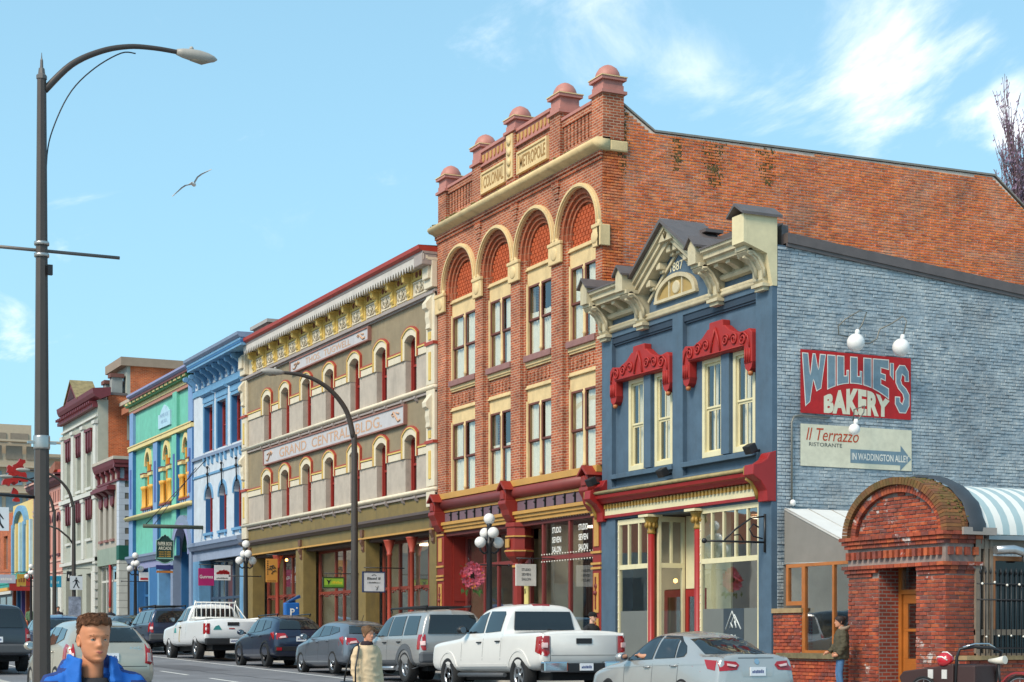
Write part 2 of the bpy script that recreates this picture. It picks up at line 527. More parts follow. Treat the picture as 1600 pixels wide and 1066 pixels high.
 # ------------------------------------------------------------------ ground, road, pavements
asphalt=mat('asphalt','75767a',rough=0.9,var=0.22,scale=0.6,bump=0.006,bscale=90,spec=0.3)
MATS['asphalt']=asphalt
concrete=mat('pavement_concrete','9d9993',rough=0.9,var=0.18,scale=1.2,bump=0.003,bscale=60)
kerb_m=mat('kerb_concrete','aaa69e',rough=0.9,var=0.2,scale=2)
paint_w=mat('road_paint','d9d8d2',rough=0.7,var=0.12,scale=6)
earth=mat('far_ground','84807a',rough=1,var=0.2,scale=0.1)
KERB,NEAR=18.0,6.6
def sheet(name,x0,x1,y0,y1,dz,m,nx=40):
 mb=MB()
 xs=[x0+(x1-x0)*i/nx for i in range(nx+1)]
 vs=[]
 for x in xs:
  vs+=[(x,y0,G(x)+dz),(x,y1,G(x)+dz)]
 mb.add(vs,[(2*i,2*i+2,2*i+3,2*i+1)for i in range(nx)])
 return mb.obj(name,m,kind='structure')
def slab(name,x0,x1,y0,y1,z0,z1,m):
 mb=MB()
 vs=[]
 for x in(x0,x1):
  vs+=[(x,y0,G(x)+z0),(x,y1,G(x)+z0),(x,y1,G(x)+z1),(x,y0,G(x)+z1)]
 mb.add(vs,[(0,1,2,3),(7,6,5,4),(0,4,5,1),(1,5,6,2),(2,6,7,3),(3,7,4,0)])
 return mb.obj(name,m,kind='structure')
big=MB()
big.add([(-1500,-1500,G(-1500)-6),(400,-1500,G(400)-3),(400,1500,G(400)-3),(-1500,1500,G(-1500)-6)],[(0,1,2,3)])
big.obj('ground',earth,kind='structure')
sheet('road',-330,60,NEAR,KERB,0.0,asphalt)
slab('pavement',-330,60,KERB+0.16,40,-0.4,0.13,concrete)
slab('kerb',-330,60,KERB,KERB+0.16,-0.4,0.135,kerb_m)
slab('near_pavement',-330,60,-40,NEAR-0.16,-0.4,0.13,concrete)
slab('near_kerb',-330,60,NEAR-0.16,NEAR,-0.4,0.135,kerb_m)
sheet('parking_lane_line',-330,60,15.55,15.66,0.004,paint_w)
ln=MB()
x=-200.0
while x<30:
 x1=x+3.0
 ln.add([(x,12.25,G(x)+.004),(x1,12.25,G(x1)+.004),(x1,12.36,G(x1)+.004),(x,12.36,G(x)+.004)],[(0,1,2,3)])
 x+=5.2
ln.obj('lane_dashes',paint_w,kind='structure')
sheet('near_lane_line',-330,60,8.95,9.06,0.004,paint_w)
# pavement joints: narrow recessed strips
jt=MB()
x=-130.0
while x<0:
 jt.add([(x,KERB+.2,G(x)+.134),(x+.015,KERB+.2,G(x)+.134),(x+.015,21.6,G(x)+.134),(x,21.6,G(x)+.134)],[(0,1,2,3)])
 x+=1.5
jt.obj('pavement_joints',mat('joint_dark','5c5853',rough=1),kind='structure')
# wear: tar-sealed cracks and a patched trench
rr=random.Random(17)
tar=mat('tar_seal','35353a',rough=.7,var=.2);patch_m=mat('asphalt_patch','5d5d61',rough=.95,var=.25,scale=2)
for(xa,ya,dx,dy,nn_)in((-58,12.9,1,.05,26),(-44,10.4,1,-.04,18),(-38,11.6,.12,.5,8),(-50,13.4,.1,-.5,10),(-31,13.6,1,-.06,14),(-64,11.0,.2,.45,10)):
 mb=MB();P=[]
 for k in range(nn_):P.append((xa+dx*k+rr.uniform(-.1,.1),ya+dy*k+rr.uniform(-.09,.09)))
 for(a,b)in zip(P,P[1:]):
  d=Vector((b[0]-a[0],b[1]-a[1])).normalized();n_=Vector((-d.y,d.x))*.025
  mb.add([(a[0]-n_.x,a[1]-n_.y,G(a[0])+.004),(b[0]-n_.x,b[1]-n_.y,G(b[0])+.004),(b[0]+n_.x,b[1]+n_.y,G(b[0])+.004),(a[0]+n_.x,a[1]+n_.y,G(a[0])+.004)],[(0,1,2,3)])
 mb.obj('road_crack',tar,kind='structure')
for(x0,x1,y0,y1)in((-54,-49,13.0,14.4),(-41,-37.5,9.3,10.0),(-34,-28,12.6,13.2)):sheet('road_patch',x0,x1,y0,y1,.0025,patch_m,nx=4)
# ------------------------------------------------------------------ shared architecture helpers
cream=mat('cream_stone','d8bd8c',rough=0.75,var=0.12,scale=3,bump=0.004,bscale=25,dirt=0.25)
mauve_sill=mat('mauve_stone','8e6661',rough=0.7,var=0.15,scale=4)
maroon_p=mat('maroon_paint','79302b',rough=0.5,var=0.1)
redpaint=mat('red_paint','87281f',rough=0.5,var=0.1,dirt=0.15)
ochre=mat('ochre_paint','bf9049',rough=0.55,var=0.1,dirt=0.15)
brown_sash=mat('brown_sash','6e3a2c',rough=0.5,var=0.1)
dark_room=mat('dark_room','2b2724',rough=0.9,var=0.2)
glass=glass_mat('window_glass',extra=0.1)
shopglass=glass_mat('shop_glass',tint=(0.86,0.9,0.89),extra=0.26)
curtain_m=mat('curtain','efe7d3',rough=0.9,var=0.08,scale=8)
slate=mat('dark_metal_roof','5f5654',rough=0.5,var=0.15,scale=3)
roof_m=mat('roof_felt','6a6663',rough=0.95,var=0.2)
black_m=mat('black_iron','1f1f22',rough=0.45,var=0.1)
white_m=mat('white_paint','e4e2dc',rough=0.5,var=0.06)
def curtain(name,x0,x1,z0,z1,y,m,parent,amp=0.03,k=22):
 mb=MB().smooth();n=max(8,int((x1-x0)*k));vs=[]
 ph=random.random()*6
 for i in range(n+1):
  x=x0+(x1-x0)*i/n
  yy=y+amp*sin(i*1.9+ph)+amp*0.5*sin(i*0.8+ph)
  vs+=[(x,yy,z0),(x,yy,z1)]
 mb.add(vs,[(2*i,2*i+2,2*i+3,2*i+1)for i in range(n)])
 return mb.obj(name,m,parent)
def pane_obj(x0,x1,z0,z1,y,parent,m=None,name='pane'):
 return MB().box(x0,x1,y,y+0.012,z0,z1).obj(name,m or glass,parent)
def room(name,x0,x1,y0,y1,z0,z1,m,parent,side=None):
 """open-fronted box behind glazing"""
 mb=MB()
 mb.add([(x0,y1,z0),(x1,y1,z0),(x1,y1,z1),(x0,y1,z1)],[(0,1,2,3)])
 mb.add([(x0,y0,z0),(x0,y1,z0),(x0,y1,z1),(x0,y0,z1)],[(0,1,2,3)])
 mb.add([(x1,y0,z0),(x1,y1,z0),(x1,y1,z1),(x1,y0,z1)],[(3,2,1,0)])
 mb.add([(x0,y0,z0),(x1,y0,z0),(x1,y1,z0),(x0,y1,z0)],[(0,1,2,3)])
 mb.add([(x0,y0,z1),(x1,y0,z1),(x1,y1,z1),(x0,y1,z1)],[(3,2,1,0)])
 return mb.obj(name,m,parent)
def moulding(mb,x0,x1,prof):
 """profile of (y,z) points extruded along X"""
 mb.ext(prof,'x',x0,x1);return mb
BRICK_ME={}
def unit_brick(key,w,d,h,m):
 if key not in BRICK_ME:
  mb=MB()
  c=0.006
  mb.add([(-w/2,0,-h/2),(w/2,0,-h/2),(w/2,0,h/2),(-w/2,0,h/2),(-w/2+c,-d,-h/2+c),(w/2-c,-d,-h/2+c),(w/2-c,-d,h/2-c),(-w/2+c,-d,h/2-c)],[(4,5,6,7),(0,1,5,4),(1,2,6,5),(2,3,7,6),(3,0,4,7)])
  me=bpy.data.meshes.new('brick');me.from_pydata(mb.v,[],mb.f);me.materials.append(m);me.update()
  BRICK_ME[key]=me
 return BRICK_ME[key]
def brickwork(parent,m,a0,a1,z0,z1,place,inside,score,nsingle=290,bl=0.215,bh=0.065,joint=0.012,depth=0.018,key='b',jit=.5):
 """courses of bricks over a rectangle (a along the wall, z up). place(a,z)->world point on the wall face,
    place.rot = rotation about Z that turns -Y into the outward direction"""
 rot=place[1];fn=place[0]
 cells=[]
 dz=bh+joint;da=bl+joint
 nz=int((z1-z0)/dz);r=0
 rnd=random.Random(hash(key)%1000 if False else sum(map(ord,key)))
 for r in range(nz):
  zc=z0+(r+0.5)*dz
  a=a0-(da/2 if r%2 else 0)
  while a<a1:
   l,h_=a,a+da
   lo,hi=max(l,a0),min(h_,a1)
   if hi-lo>0.06:
    ac=(lo+hi)/2
    if inside(ac,zc,hi-lo):
     cells.append((ac,zc,(hi-lo-joint)/bl))
   a+=da
 cells.sort(key=lambda c:score(c[0],c[1]))
 off=ORG.get(parent.name,Vector((0,0,0)))
 me=unit_brick(key,bl,depth,bh,m)
 for(ac,zc,s)in cells[:nsingle]:
  o=bpy.data.objects.new('brick',me);COL.objects.link(o);o.parent=parent
  o.location=Vector(fn(ac,zc))-off
  o.rotation_euler=(rnd.uniform(-.02,.02),0,rot+rnd.uniform(-.015,.015))
  o.scale=(s,1+rnd.uniform(-jit,jit)*.9,1)
 rest=cells[nsingle:]
 if rest:
  bv=np.array([tuple(v.co)for v in me.vertices]);nv=len(bv)
  P=np.empty((len(rest)*nv,3));c_,s_=cos(rot),sin(rot)
  for i,(ac,zc,s)in enumerate(rest):
   q=bv*np.array([s,1+rnd.uniform(-jit,jit),1])
   p=np.array(fn(ac,zc))-np.array(off)
   P[i*nv:(i+1)*nv,0]=q[:,0]*c_-q[:,1]*s_+p[0]
   P[i*nv:(i+1)*nv,1]=q[:,0]*s_+q[:,1]*c_+p[1]
   P[i*nv:(i+1)*nv,2]=q[:,2]+p[2]
  base=[tuple(f.vertices)for f in me.polygons]
  F=[tuple(i*nv+k for k in f)for i in range(len(rest))for f in base]
  m2=bpy.data.meshes.new('brick_courses');m2.from_pydata(P.tolist(),[],F);m2.materials.append(m);m2.update()
  o=bpy.data.objects.new('brick_courses',m2);COL.objects.link(o);o.parent=parent;o['kind']='stuff'
 return len(cells)
 # ------------------------------------------------------------------ the red brick building
RX0,RX1=-50.95,-39.95
red=thing('brick_building','tall red brick building with four round arches under its cornice and domed parapet posts','building',(RX0,FRONT,G(RX0)))
fbrick=brick_wall_mat('red_face_brick','bb6039','92442a','bd9c82',grime=0.5)
fbrick2=brick_wall_mat('arch_brick','b05a38','92452a','a97c60',bw=0.075,bh=0.2,ms=0.01,grime=0.25)
sbrick=brick_piece_mat('side_brick',['de7138','e88240','d2682f','ea8a48','c45c2e','e27a3c','d66a32'],patch='97603f',patch_at=(0.52,0.78),grime=0.6,spread=.3,pale='dcb497',pale_amt=.5)
smort=mat('pale_mortar','d6c4b4',rough=1,var=0.2,scale=1.5)
rose=mat('rose_cast_iron','b5786b',rough=0.55,var=0.12,scale=4,dirt=0.1)
moss_m=mat('moss','5c5329',rough=1,var=0.4,scale=8)
PIERS=[(-50.93,-50.16),(-48.16,-47.34),(-45.64,-44.74),(-43.02,-42.08),(-40.42,-39.95)]
BAYS=[(PIERS[i][1],PIERS[i+1][0])for i in range(4)]
WZ=[(5.93,8.18,8.62),(9.48,11.55,12.02)]
# back-up wall with openings
holes=[]
for(a,b)in BAYS:
 for(z0,z1,z2)in WZ:
  holes.append((a+.02,b-.02,z0,z1))
mb=MB();mb.wall(RX0,RX1,5.2,14.2,22.0,22.35,holes);mb.obj('wall',fbrick,red)
# roof + hidden sides
mb=MB();mb.box(RX0,RX1-.3,26.1,37.4,-1,13.0);mb.box(RX0,RX1-.3,22.36,26.1,13.3,13.7);mb.obj('rear_block',fbrick,red)
# piers, each a main shaft with a stepped edge
for i,(a,b)in enumerate(PIERS):
 mb=MB()
 l=.13 if i>0 else 0;r=.13 if i<4 else 0
 mb.box(a+l,b-r,FRONT,22.0,5.95,11.68)
 if l:mb.box(a,a+l,FRONT+.11,22.0,5.95,12.3)
 if r:mb.box(b-r,b,FRONT+.11,22.0,5.95,12.3)
 mb.box(a+l,b-r,FRONT+.002,22.0,11.68,12.3)
 mb.obj('pier',fbrick,red)
 mb=MB();mb.box(a+l-.03,b-r+.03,FRONT-.09,FRONT+.002,11.7,12.26)
 mb.box(a+l-.05,b-r+.05,FRONT-.12,FRONT+.002,12.2,12.3)
 mb.lathe([(0.03,-.03),(.16,-.02),(.2,.02),(.1,.06)],((a+b)/2,FRONT-.1,11.97),10,'y')
 if i==4:mb.box(RX1-.1,RX1+.07,FRONT-.09,FRONT+.22,11.7,12.26)
 mb.obj('capital',cream,red,bevel=.02)
 # arches: spandrel wall pierced by the four arch openings, rings of brick, cream hood mould, lattice
ZC=12.33
for i,(a,b)in enumerate(BAYS):
 cx=(a+b)/2;ctr=[(-51.0 if i==0 else(PIERS[i][0]+PIERS[i][1])/2),(RX1 if i==3 else(PIERS[i+1][0]+PIERS[i+1][1])/2)]
 R=1.16
 mb=MB()
 pts=arc(cx,ZC,R,180,0,20)
 for k in range(20):
  (xa,za),(xb,zb)=pts[k],pts[k+1]
  if xb-xa>1e-3:mb.ext([(xa,za),(xb,zb),(xb,14.2),(xa,14.2)],'y',FRONT,22.0)
 mb.box(ctr[0],cx-R,FRONT,22.0,12.3,14.2);mb.box(cx+R,ctr[1],FRONT,22.0,12.3,14.2)
 mb.obj('spandrel',fbrick,red)
 rings=[(1.16,1.02,FRONT+.05),(1.02,.92,FRONT+.13),(.92,.82,FRONT+.2)]
 for(ro,ri,y)in rings:
  mb=MB();mb.strip(arc(cx,ZC,ro,180,0,24),arc(cx,ZC,ri,180,0,24),'y',y,22.0)
  mb.box(cx-ro,cx-ri,y,22.0,12.04,ZC);mb.box(cx+ri,cx+ro,y,22.0,12.04,ZC)
  mb.obj('arch_ring',fbrick2,red)
 mb=MB()
 mb.strip(arc(cx,ZC,1.285,180,0,28),arc(cx,ZC,1.16,180,0,28),'y',FRONT-.09,FRONT+.02)
 mb.strip(arc(cx,ZC,1.25,180,0,28),arc(cx,ZC,1.19,180,0,28),'y',FRONT-.13,FRONT-.09)
 mb.lathe([(.02,-.06),(.1,-.05),(.12,0),(.1,.05)],(cx-1.22,FRONT-.05,ZC-.03),10,'y')
 mb.lathe([(.02,-.06),(.1,-.05),(.12,0),(.1,.05)],(cx+1.22,FRONT-.05,ZC-.03),10,'y')
 mb.obj('hood_mould',cream,red)
 # terracotta lattice: pierced brick screen with a dark void behind
 mb=MB();n=10;st=1.66/n
 for r in range(9):
  z=12.06+r*.115
  for k in range(-8,9):
   x=cx+(k+(.5 if r%2 else 0))*.19
   if(x-cx)**2+max(0,z+.05-ZC)**2<.8**2:mb.box(x-.065,x+.065,21.95,22.03,z,z+.1)
 for r in range(10):
  z=12.04+r*.115
  hw=sqrt(max(0.02,.83**2-max(0,z-ZC)**2));mb.box(cx-hw,cx+hw,21.97,22.02,z-.012,z+.012)
 mb.obj('lattice',mat('terracotta','b4552f',rough=0.8,var=.2,scale=6),red)
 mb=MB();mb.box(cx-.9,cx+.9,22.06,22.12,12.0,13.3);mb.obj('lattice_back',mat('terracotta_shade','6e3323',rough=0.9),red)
 # windows
def red_window(a,b,z0,z1,blind):
 cx=(a+b)/2;y=21.86
 mb=MB();t=.09
 mb.box(a,a+t,y-.03,22.1,z0,z1);mb.box(b-t,b,y-.03,22.1,z0,z1);mb.box(a+t,b-t,y,22.1,z1-.06,z1)
 mb.lathe([(.05,z0),(.05,z0+.12),(.075,z0+.14),(.05,z0+.2),(.045,z1-.22),(.08,z1-.14),(.05,z1-.12),(.05,z1-.06)],(cx,y+.03,0),10)
 fr=mb.obj('window',cream,red)
 for(p,q)in((a+t,cx-.05),(cx+.05,b-t)):
  zm=z0+(z1-z0)*.48;s=.055
  mb=MB();yy=y+.0
  for(za,zb,dy)in((z0,zm+.03,.04),(zm,z1-.06,0)):
   mb.box(p,p+s,yy+dy,yy+dy+.035,za,zb);mb.box(q-s,q,yy+dy,yy+dy+.035,za,zb)
   mb.box(p+s,q-s,yy+dy,yy+dy+.035,zb-s,zb);mb.box(p+s,q-s,yy+dy,yy+dy+.035,za,za+s)
  mb.obj('sash',brown_sash,fr)
  pane_obj(p+s,q-s,z0+s,z1-.1,yy+.055,fr)
  if blind>0:curtain('curtain',p+.02,q-.02,z0+.02,z0+(z1-z0)*blind,yy+.12,curtain_m,fr)
 return fr
blinds=[[.97,.55,.97,.97],[.97,.97,.6,.97]]
for lv,(z0,z1,z2)in enumerate(WZ):
 for i,(a,b)in enumerate(BAYS):
  red_window(a,b,z0,z1,blinds[lv][i])
  mb=MB();mb.box(a,b,21.87,22.0,z1,z2-.1)
  mb.box(a,b,21.8,22.0,z2-.1,z2-.05);mb.box(a,b,21.84,22.0,z2-.05,z2+.02)
  mb.obj('lintel',cream,red,bevel=.008)
  mb=MB();mb.box(a,b,22.1,23.2,z0+.01,z1-.01)
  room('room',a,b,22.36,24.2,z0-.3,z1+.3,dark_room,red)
for(a,b)in BAYS:
 mb=MB();mb.box(a,b,21.72,22.0,9.3,9.48);mb.obj('sill',mauve_sill,red,bevel=.015)
 mb=MB();mb.box(a,b,21.8,22.0,9.2,9.3);mb.box(a,b,21.84,22.0,9.14,9.2);mb.obj('sill_moulding',cream,red)
 mb=MB();mb.box(a,b,21.9,22.0,8.64,9.14)
 for k in range(7):
  x=a+(b-a)*(k+.5)/7
  mb.box(x-.05,x+.05,21.86,21.9,8.75,9.02)
 mb.obj('spandrel_panel',fbrick,red)
 # brick corbels between the arches
for i in range(5):
 cx=(PIERS[i][0]+PIERS[i][1])/2
 if i in(1,2,3):
  mb=MB()
  for k,z in enumerate((13.5,13.65,13.8)):mb.box(cx-.12-.05*k,cx+.12+.05*k,FRONT-.03-.02*k,FRONT,z,z+.15)
  mb.obj('corbel',fbrick,red)
mb=MB()
mb.box(RX0,RX1+.04,FRONT-.05,FRONT,13.98,14.08);mb.box(RX0,RX1+.06,FRONT-.1,FRONT,14.08,14.2)
mb.obj('string_course',fbrick,red)
# cornice: rounded cream gutter
mb=MB().smooth()
pr=[(FRONT+.2,14.2),(FRONT-.12,14.2),(FRONT-.16,14.24),(FRONT-.3,14.28),(FRONT-.36,14.36),(FRONT-.34,14.44),(FRONT-.26,14.47),(FRONT-.2,14.52),(FRONT+.2,14.55)]
mb.ext(pr,'x',RX0,RX1+.1)
mb.obj('cornice',cream,red)
mb=MB();mb.box(RX1,RX1+.1,FRONT+.2,FRONT+.75,14.2,14.5);mb.obj('cornice_return',cream,red,bevel=.04)
mb=MB()
rr=random.Random(3)
for k in range(110):
 x=rr.uniform(RX0,RX1);mb.sph((x,FRONT-.2+rr.uniform(-.05,.15),14.5),rr.uniform(.03,.09),6,4,.5)
mb.obj('moss',moss_m,red,kind='stuff')
# parapet
PY=FRONT+.06
def wallband(name,x0,x1,z0,z1,y0,y1,m):return MB().box(x0,x1,y0,y1,z0,z1).obj(name,m,red)
posts=[(-50.9,-50.2,15.72,16.43),(-48.2,-47.6,15.95,16.73),(-45.78,-45.18,16.3,16.92),(-42.95,-42.3,16.05,16.78),(-40.42,-39.9,15.9,16.54)]
for(x0,x1,zp,zt)in posts:
 cx=(x0+x1)/2;hw=.31
 mb=MB();mb.box(cx-hw,cx+hw,PY-.08,PY+.55,14.5,zp-.12);mb.obj('post',fbrick,red)
 mb=MB();yc=PY+.235
 mb.box(cx-.31,cx+.31,yc-.31,yc+.31,zp-.12,zp+.04);mb.box(cx-.38,cx+.38,yc-.38,yc+.38,zp-.2,zp-.12)
 zc2=zt-.42
 mb.box(cx-.29,cx+.29,yc-.29,yc+.29,zp+.04,zc2-.06)
 mb.box(cx-.37,cx+.37,yc-.37,yc+.37,zc2-.06,zc2+.02)
 mb.lathe([(.33,zc2+.02),(.34,zc2+.1),(.31,zc2+.2),(.24,zc2+.31),(.13,zc2+.385),(.05,zc2+.405),(.04,zt)],(cx,yc,0),16)
 mb.obj('finial',rose,red)
 mb=MB();mb.box(cx-.39,cx+.39,yc-.39,yc+.39,zc2+.02,zc2+.045);mb.obj('finial_edge',cream,red)
for(x0,x1)in((-50.2,-48.2),(-42.3,-40.42)):
 mb=MB();mb.box(x0,x1,PY+.18,PY+.3,14.5,15.6)
 mb.box(x0,x1,PY,PY+.2,14.5,14.75);mb.box(x0,x1,PY-.02,PY+.35,15.42,15.6)
 mb.obj('parapet',fbrick,red)
 n=9
 for k in range(n):
  x=x0+(x1-x0)*(k+.5)/n
  mb=MB()
  for j in range(6):mb.box(x-.06-.012*(j%2),x+.06+.012*(j%2),PY+.02,PY+.2,14.75+j*.112,14.75+j*.112+.108)
  mb.obj('baluster',fbrick,red)
 mb=MB();mb.box(x0,x1,PY-.05,PY+.4,15.6,15.68);mb.obj('rail',rose,red)
for(x0,x1)in((-47.6,-45.78),(-45.18,-42.95)):
 mb=MB();mb.box(x0,x1,PY,PY+.35,14.5,15.62);mb.obj('parapet',fbrick,red)
 mb=MB();mb.box(x0,x1,PY-.02,PY+.35,15.62,16.05);mb.box(x0,x1,PY-.08,PY+.4,15.62,15.68);mb.box(x0,x1,PY-.08,PY+.4,16.05,16.14);mb.obj('parapet_band',rose,red)
 mb=MB();n=9 if x1-x0>2 else 7
 for k in range(n):
  x=x0+(x1-x0)*(k+.5)/n
  mb.ext([(x-.07,15.97),(x+.07,15.97),(x+.05,15.8),(x,15.74),(x-.05,15.8)],'y',PY-.05,PY)
 mb.obj('band_ornament',mat('ochre_stone','bf9458',rough=.8),red)
for(x0,x1,s)in((-47.55,-45.86,'COLONIAL'),(-45.05,-43.12,'METROPOLE')):
 mb=MB();mb.box(x0,x1,PY-.06,PY,14.78,15.42)
 for(p,q,r,t)in((x0,x1,15.36,15.42),(x0,x1,14.78,14.84),(x0,x0+.06,14.84,15.36),(x1-.06,x1,14.84,15.36)):mb.box(p,q,PY-.1,PY-.06,r,t)
 pl=mb.obj('name_plaque',cream,red)
 mb=MB();put_text(mb,s,(x0+.14,PY-.066,14.92),(1,0,0),(0,0,1),x1-x0-.28,.36,bold=.02)
 mb.obj('lettering',mat('letter_tan','9a7440',rough=.7),pl)
mb=MB();mb.box(-45.7,-45.28,PY-.12,PY-.08,14.78,16.05)
for k in range(4):mb.lathe([(.02,-.04),(.12,-.03),(.12,.01)],(-45.49,PY-.12,14.95+k*.3),8,'y')
mb.obj('scroll_plaque',cream,red)
# brick side wall: mortar bed with real bricks on it
sw=[(21.72,9.0),(37.5,9.0),(37.5,13.2),(36.1,14.12),(34.85,15.02),(23.3,14.86),(22.05,15.62),(21.72,15.62)]
mb=MB();mb.ext(sw,'x',RX1-.29,RX1-.002);mb.obj('side_wall',smort,red)
def side_top(y):
 if y<22.05:return 15.6
 if y<23.3:return 15.6+(14.86-15.62)*(y-22.05)/1.25
 if y<34.85:return 14.86+.16*(y-23.3)/11.55
 if y<36.1:return 15.02-.9*(y-34.85)/1.25
 return 14.12-.92*(y-36.1)/1.4
brickwork(red,sbrick,21.72,37.5,9.3,15.6,(lambda a,z:(RX1,a,z),pi/2),lambda a,z,w:z<side_top(a)-.05,lambda a,z:(a-22)+max(0,12.5-z)*2,key='side',bh=.06,joint=.017)
mb=MB();rr=random.Random(31)
for(y0,wd,hh,nn2)in((24.0,.22,.9,190),(25.15,.4,1.2,420),(26.9,.36,1.0,220),(22.3,.25,1.7,220)):
 for k in range(nn2):
  q=rr.random();yy=y0+rr.gauss(0,wd*.5)*(1-.5*q);zt=side_top(yy)-.05-q*hh
  mb.sph((RX1+.012,yy,zt),rr.uniform(.008,.026),5,3,1.8)
for i in range(0,len(mb.v)):x_=mb.v[i];mb.v[i]=(RX1+.012+(x_[0]-RX1-.012)*.25,x_[1],x_[2])
mb.obj('moss',mat('dark_moss','5d4f2e',rough=1,var=.5,scale=7),red,kind='stuff')
mb=MB()
cp=[(22.0,15.66),(22.1,15.62),(23.3,14.88),(28.0,14.945),(34.9,15.04),(37.5,13.2)]
for(p,q)in zip(cp,cp[1:]):
 mb.ext([p,q,(q[0],q[1]+.055),(p[0],p[1]+.055)],'x',RX1-.35,RX1+.04)
mb.obj('coping',mat('coping_grey','86827a',rough=.7,var=.2),red)
# ground floor of the brick building
mb=MB()
mb.box(RX0+.35,RX1-.12,FRONT-.1,FRONT+.4,5.76,5.95);mb.box(RX0+.35,RX1-.12,FRONT-.02,FRONT+.35,5.34,5.42)
mb.box(RX0+.35,RX1-.12,FRONT-.14,FRONT+.35,4.93,5.03);mb.box(RX0+.35,RX1-.12,FRONT-.08,FRONT+.35,4.83,4.93);mb.box(RX0+.35,RX1-.12,FRONT-.03,FRONT+.35,4.72,4.83)
mb.obj('shop_cornice',ochre,red,bevel=.012)
mb=MB().smooth();pr=[(FRONT+.3,5.42)]+[(FRONT+.0-.17*sin(radians(a)),5.59-.17*cos(radians(a)))for a in range(0,181,20)]+[(FRONT+.3,5.76)]
mb.ext(pr,'x',RX0+.35,RX1-.12);mb.obj('roll_moulding',maroon_p,red)
plum=mat('plum_paint','6f5862',rough=.6,var=.1)
mb=MB();mb.box(RX0+.35,RX1-.12,FRONT+.02,FRONT+.35,5.03,5.34);mb.obj('frieze',plum,red)
x=RX0+.8
while x<RX1-.5:
 if abs(x+45.45)>.5:
  MB().box(x-.25,x+.25,FRONT-.0,FRONT+.02,5.06,5.31).obj('frieze_plate',plum,red)
  mb=MB();mb.box(x+.27,x+.31,FRONT-.03,FRONT+.02,5.04,5.35);mb.sph((x+.29,FRONT-.04,5.24),.035,6,5);mb.obj('frieze_stud',black_m,red)
 x+=.6
def gable_bracket(cx,w,zb,zt,m,parent):
 """console with a small pitched hood"""
 mb=MB();y=FRONT
 mb.ext([(cx-w/2-.06,zt-.28),(cx,zt),(cx+w/2+.06,zt-.28),(cx+w/2-.02,zt-.3),(cx,zt-.1),(cx-w/2+.02,zt-.3)],'y',y-.42,y+.1)
 mb.box(cx-w/2+.05,cx+w/2-.05,y-.34,y+.1,zt-.58,zt-.28)
 mb.ext([(y+.1,zt-.58),(y-.36,zt-.58),(y-.38,zt-.68),(y-.28,zt-.85),(y-.24,zt-1.0),(y-.1,zb),(y+.1,zb)],'x',cx-w/2,cx+w/2)
 mb.ext([(cx-w/2+.12,zt-.55),(cx-w/2+.12,zt-.38),(cx,zt-.27),(cx+w/2-.12,zt-.38),(cx+w/2-.12,zt-.55)],'y',y-.37,y-.33)
 return mb.obj('bracket',m,parent,bevel=.015)
for cx in(-50.6,-45.35,-40.3):
 gable_bracket(cx,.5,4.75,5.95,redpaint,red)
 # left shop: pilaster, deep red return, recessed glazing
mb=MB();mb.box(-50.93,-50.4,FRONT-.02,FRONT+.3,-.3,4.75);mb.obj('pilaster',redpaint,red,bevel=.01)
mb=MB();mb.box(-40.42,-39.96,FRONT-.02,FRONT+.3,-.3,4.75);mb.obj('pilaster',redpaint,red,bevel=.01)
for cx in(-50.66,-40.19):
 for(z0,z1)in((1.1,1.9),(2.05,3.1),(3.8,4.55)):
  mb=MB();mb.box(cx-.13,cx+.13,FRONT-.05,FRONT-.02,z0,z1);p=mb.obj('pilaster_panel',ochre,red,bevel=.01)
  mb=MB();mb.box(cx-.022,cx+.022,FRONT-.075,FRONT-.05,z0+.1,z1-.1);mb.sph((cx,FRONT-.06,(z0+z1)/2),.07,8,5);mb.lathe([(.02,-.02),(.075,-.01),(.075,.01)],(cx,FRONT-.055,(z0+z1)/2+.18),8,'y')
  if z1<3.5:mb.obj('panel_ornament',maroon_p,p)
 for z in(3.2,3.32,3.62,4.62):MB().box(cx-.27,cx+.27,FRONT-.06,FRONT-.02,z,z+.06).obj('pilaster_band',ochre,red)
mb=MB();mb.box(-50.4,-50.36,FRONT+.3,22.5,-.3,4.75);mb.box(-50.36,-50.34,FRONT+.3,22.5,2.55,2.57);mb.obj('recess_side',redpaint,red)
mb=MB();mb.box(-50.9,-40.4,FRONT+.05,26,4.6,4.72);mb.obj('soffit',mat('soffit_maroon','5a2422',rough=.7),red)
def shopfront(parent,x0,x1,y,zs,mull,m,gm=None,mw=.09,bulk=None):
 """zs: base, bulkhead top, transom, head; mull: inner uprights"""
 z0,zb,zt,z1=zs
 mb=MB()
 for x in[x0+mw/2]+list(mull)+[x1-mw/2]:mb.box(x-mw/2,x+mw/2,y-.05,y+.06,z0,z1)
 xs=[x0+mw/2]+list(mull)+[x1-mw/2]
 for p,q in zip(xs,xs[1:]):
  for(a,b)in((zb-.05,zb+.05),(zt-.06,zt+.06),(z1-.09,z1)):mb.box(p+mw/2,q-mw/2,y-.04,y+.05,a,b)
 fr=mb.obj('shopfront',m,parent,bevel=.006)
 for p,q in zip(xs,xs[1:]):
  pane_obj(p+mw/2,q-mw/2,zb+.05,zt-.06,y,fr,gm or shopglass)
  pane_obj(p+mw/2,q-mw/2,zt+.06,z1-.09,y,fr,gm or shopglass)
  if bulk:MB().box(p+mw/2,q-mw/2,y-.02,y+.04,z0,zb-.05).obj('bulkhead',bulk,fr)
 return fr
warmwall=mat('warm_interior','b8a283',rough=.9,var=.3,scale=1.3)
paleint=mat('pale_interior','d3cfc5',rough=.9,var=.15,scale=1)
g0=G(-48)
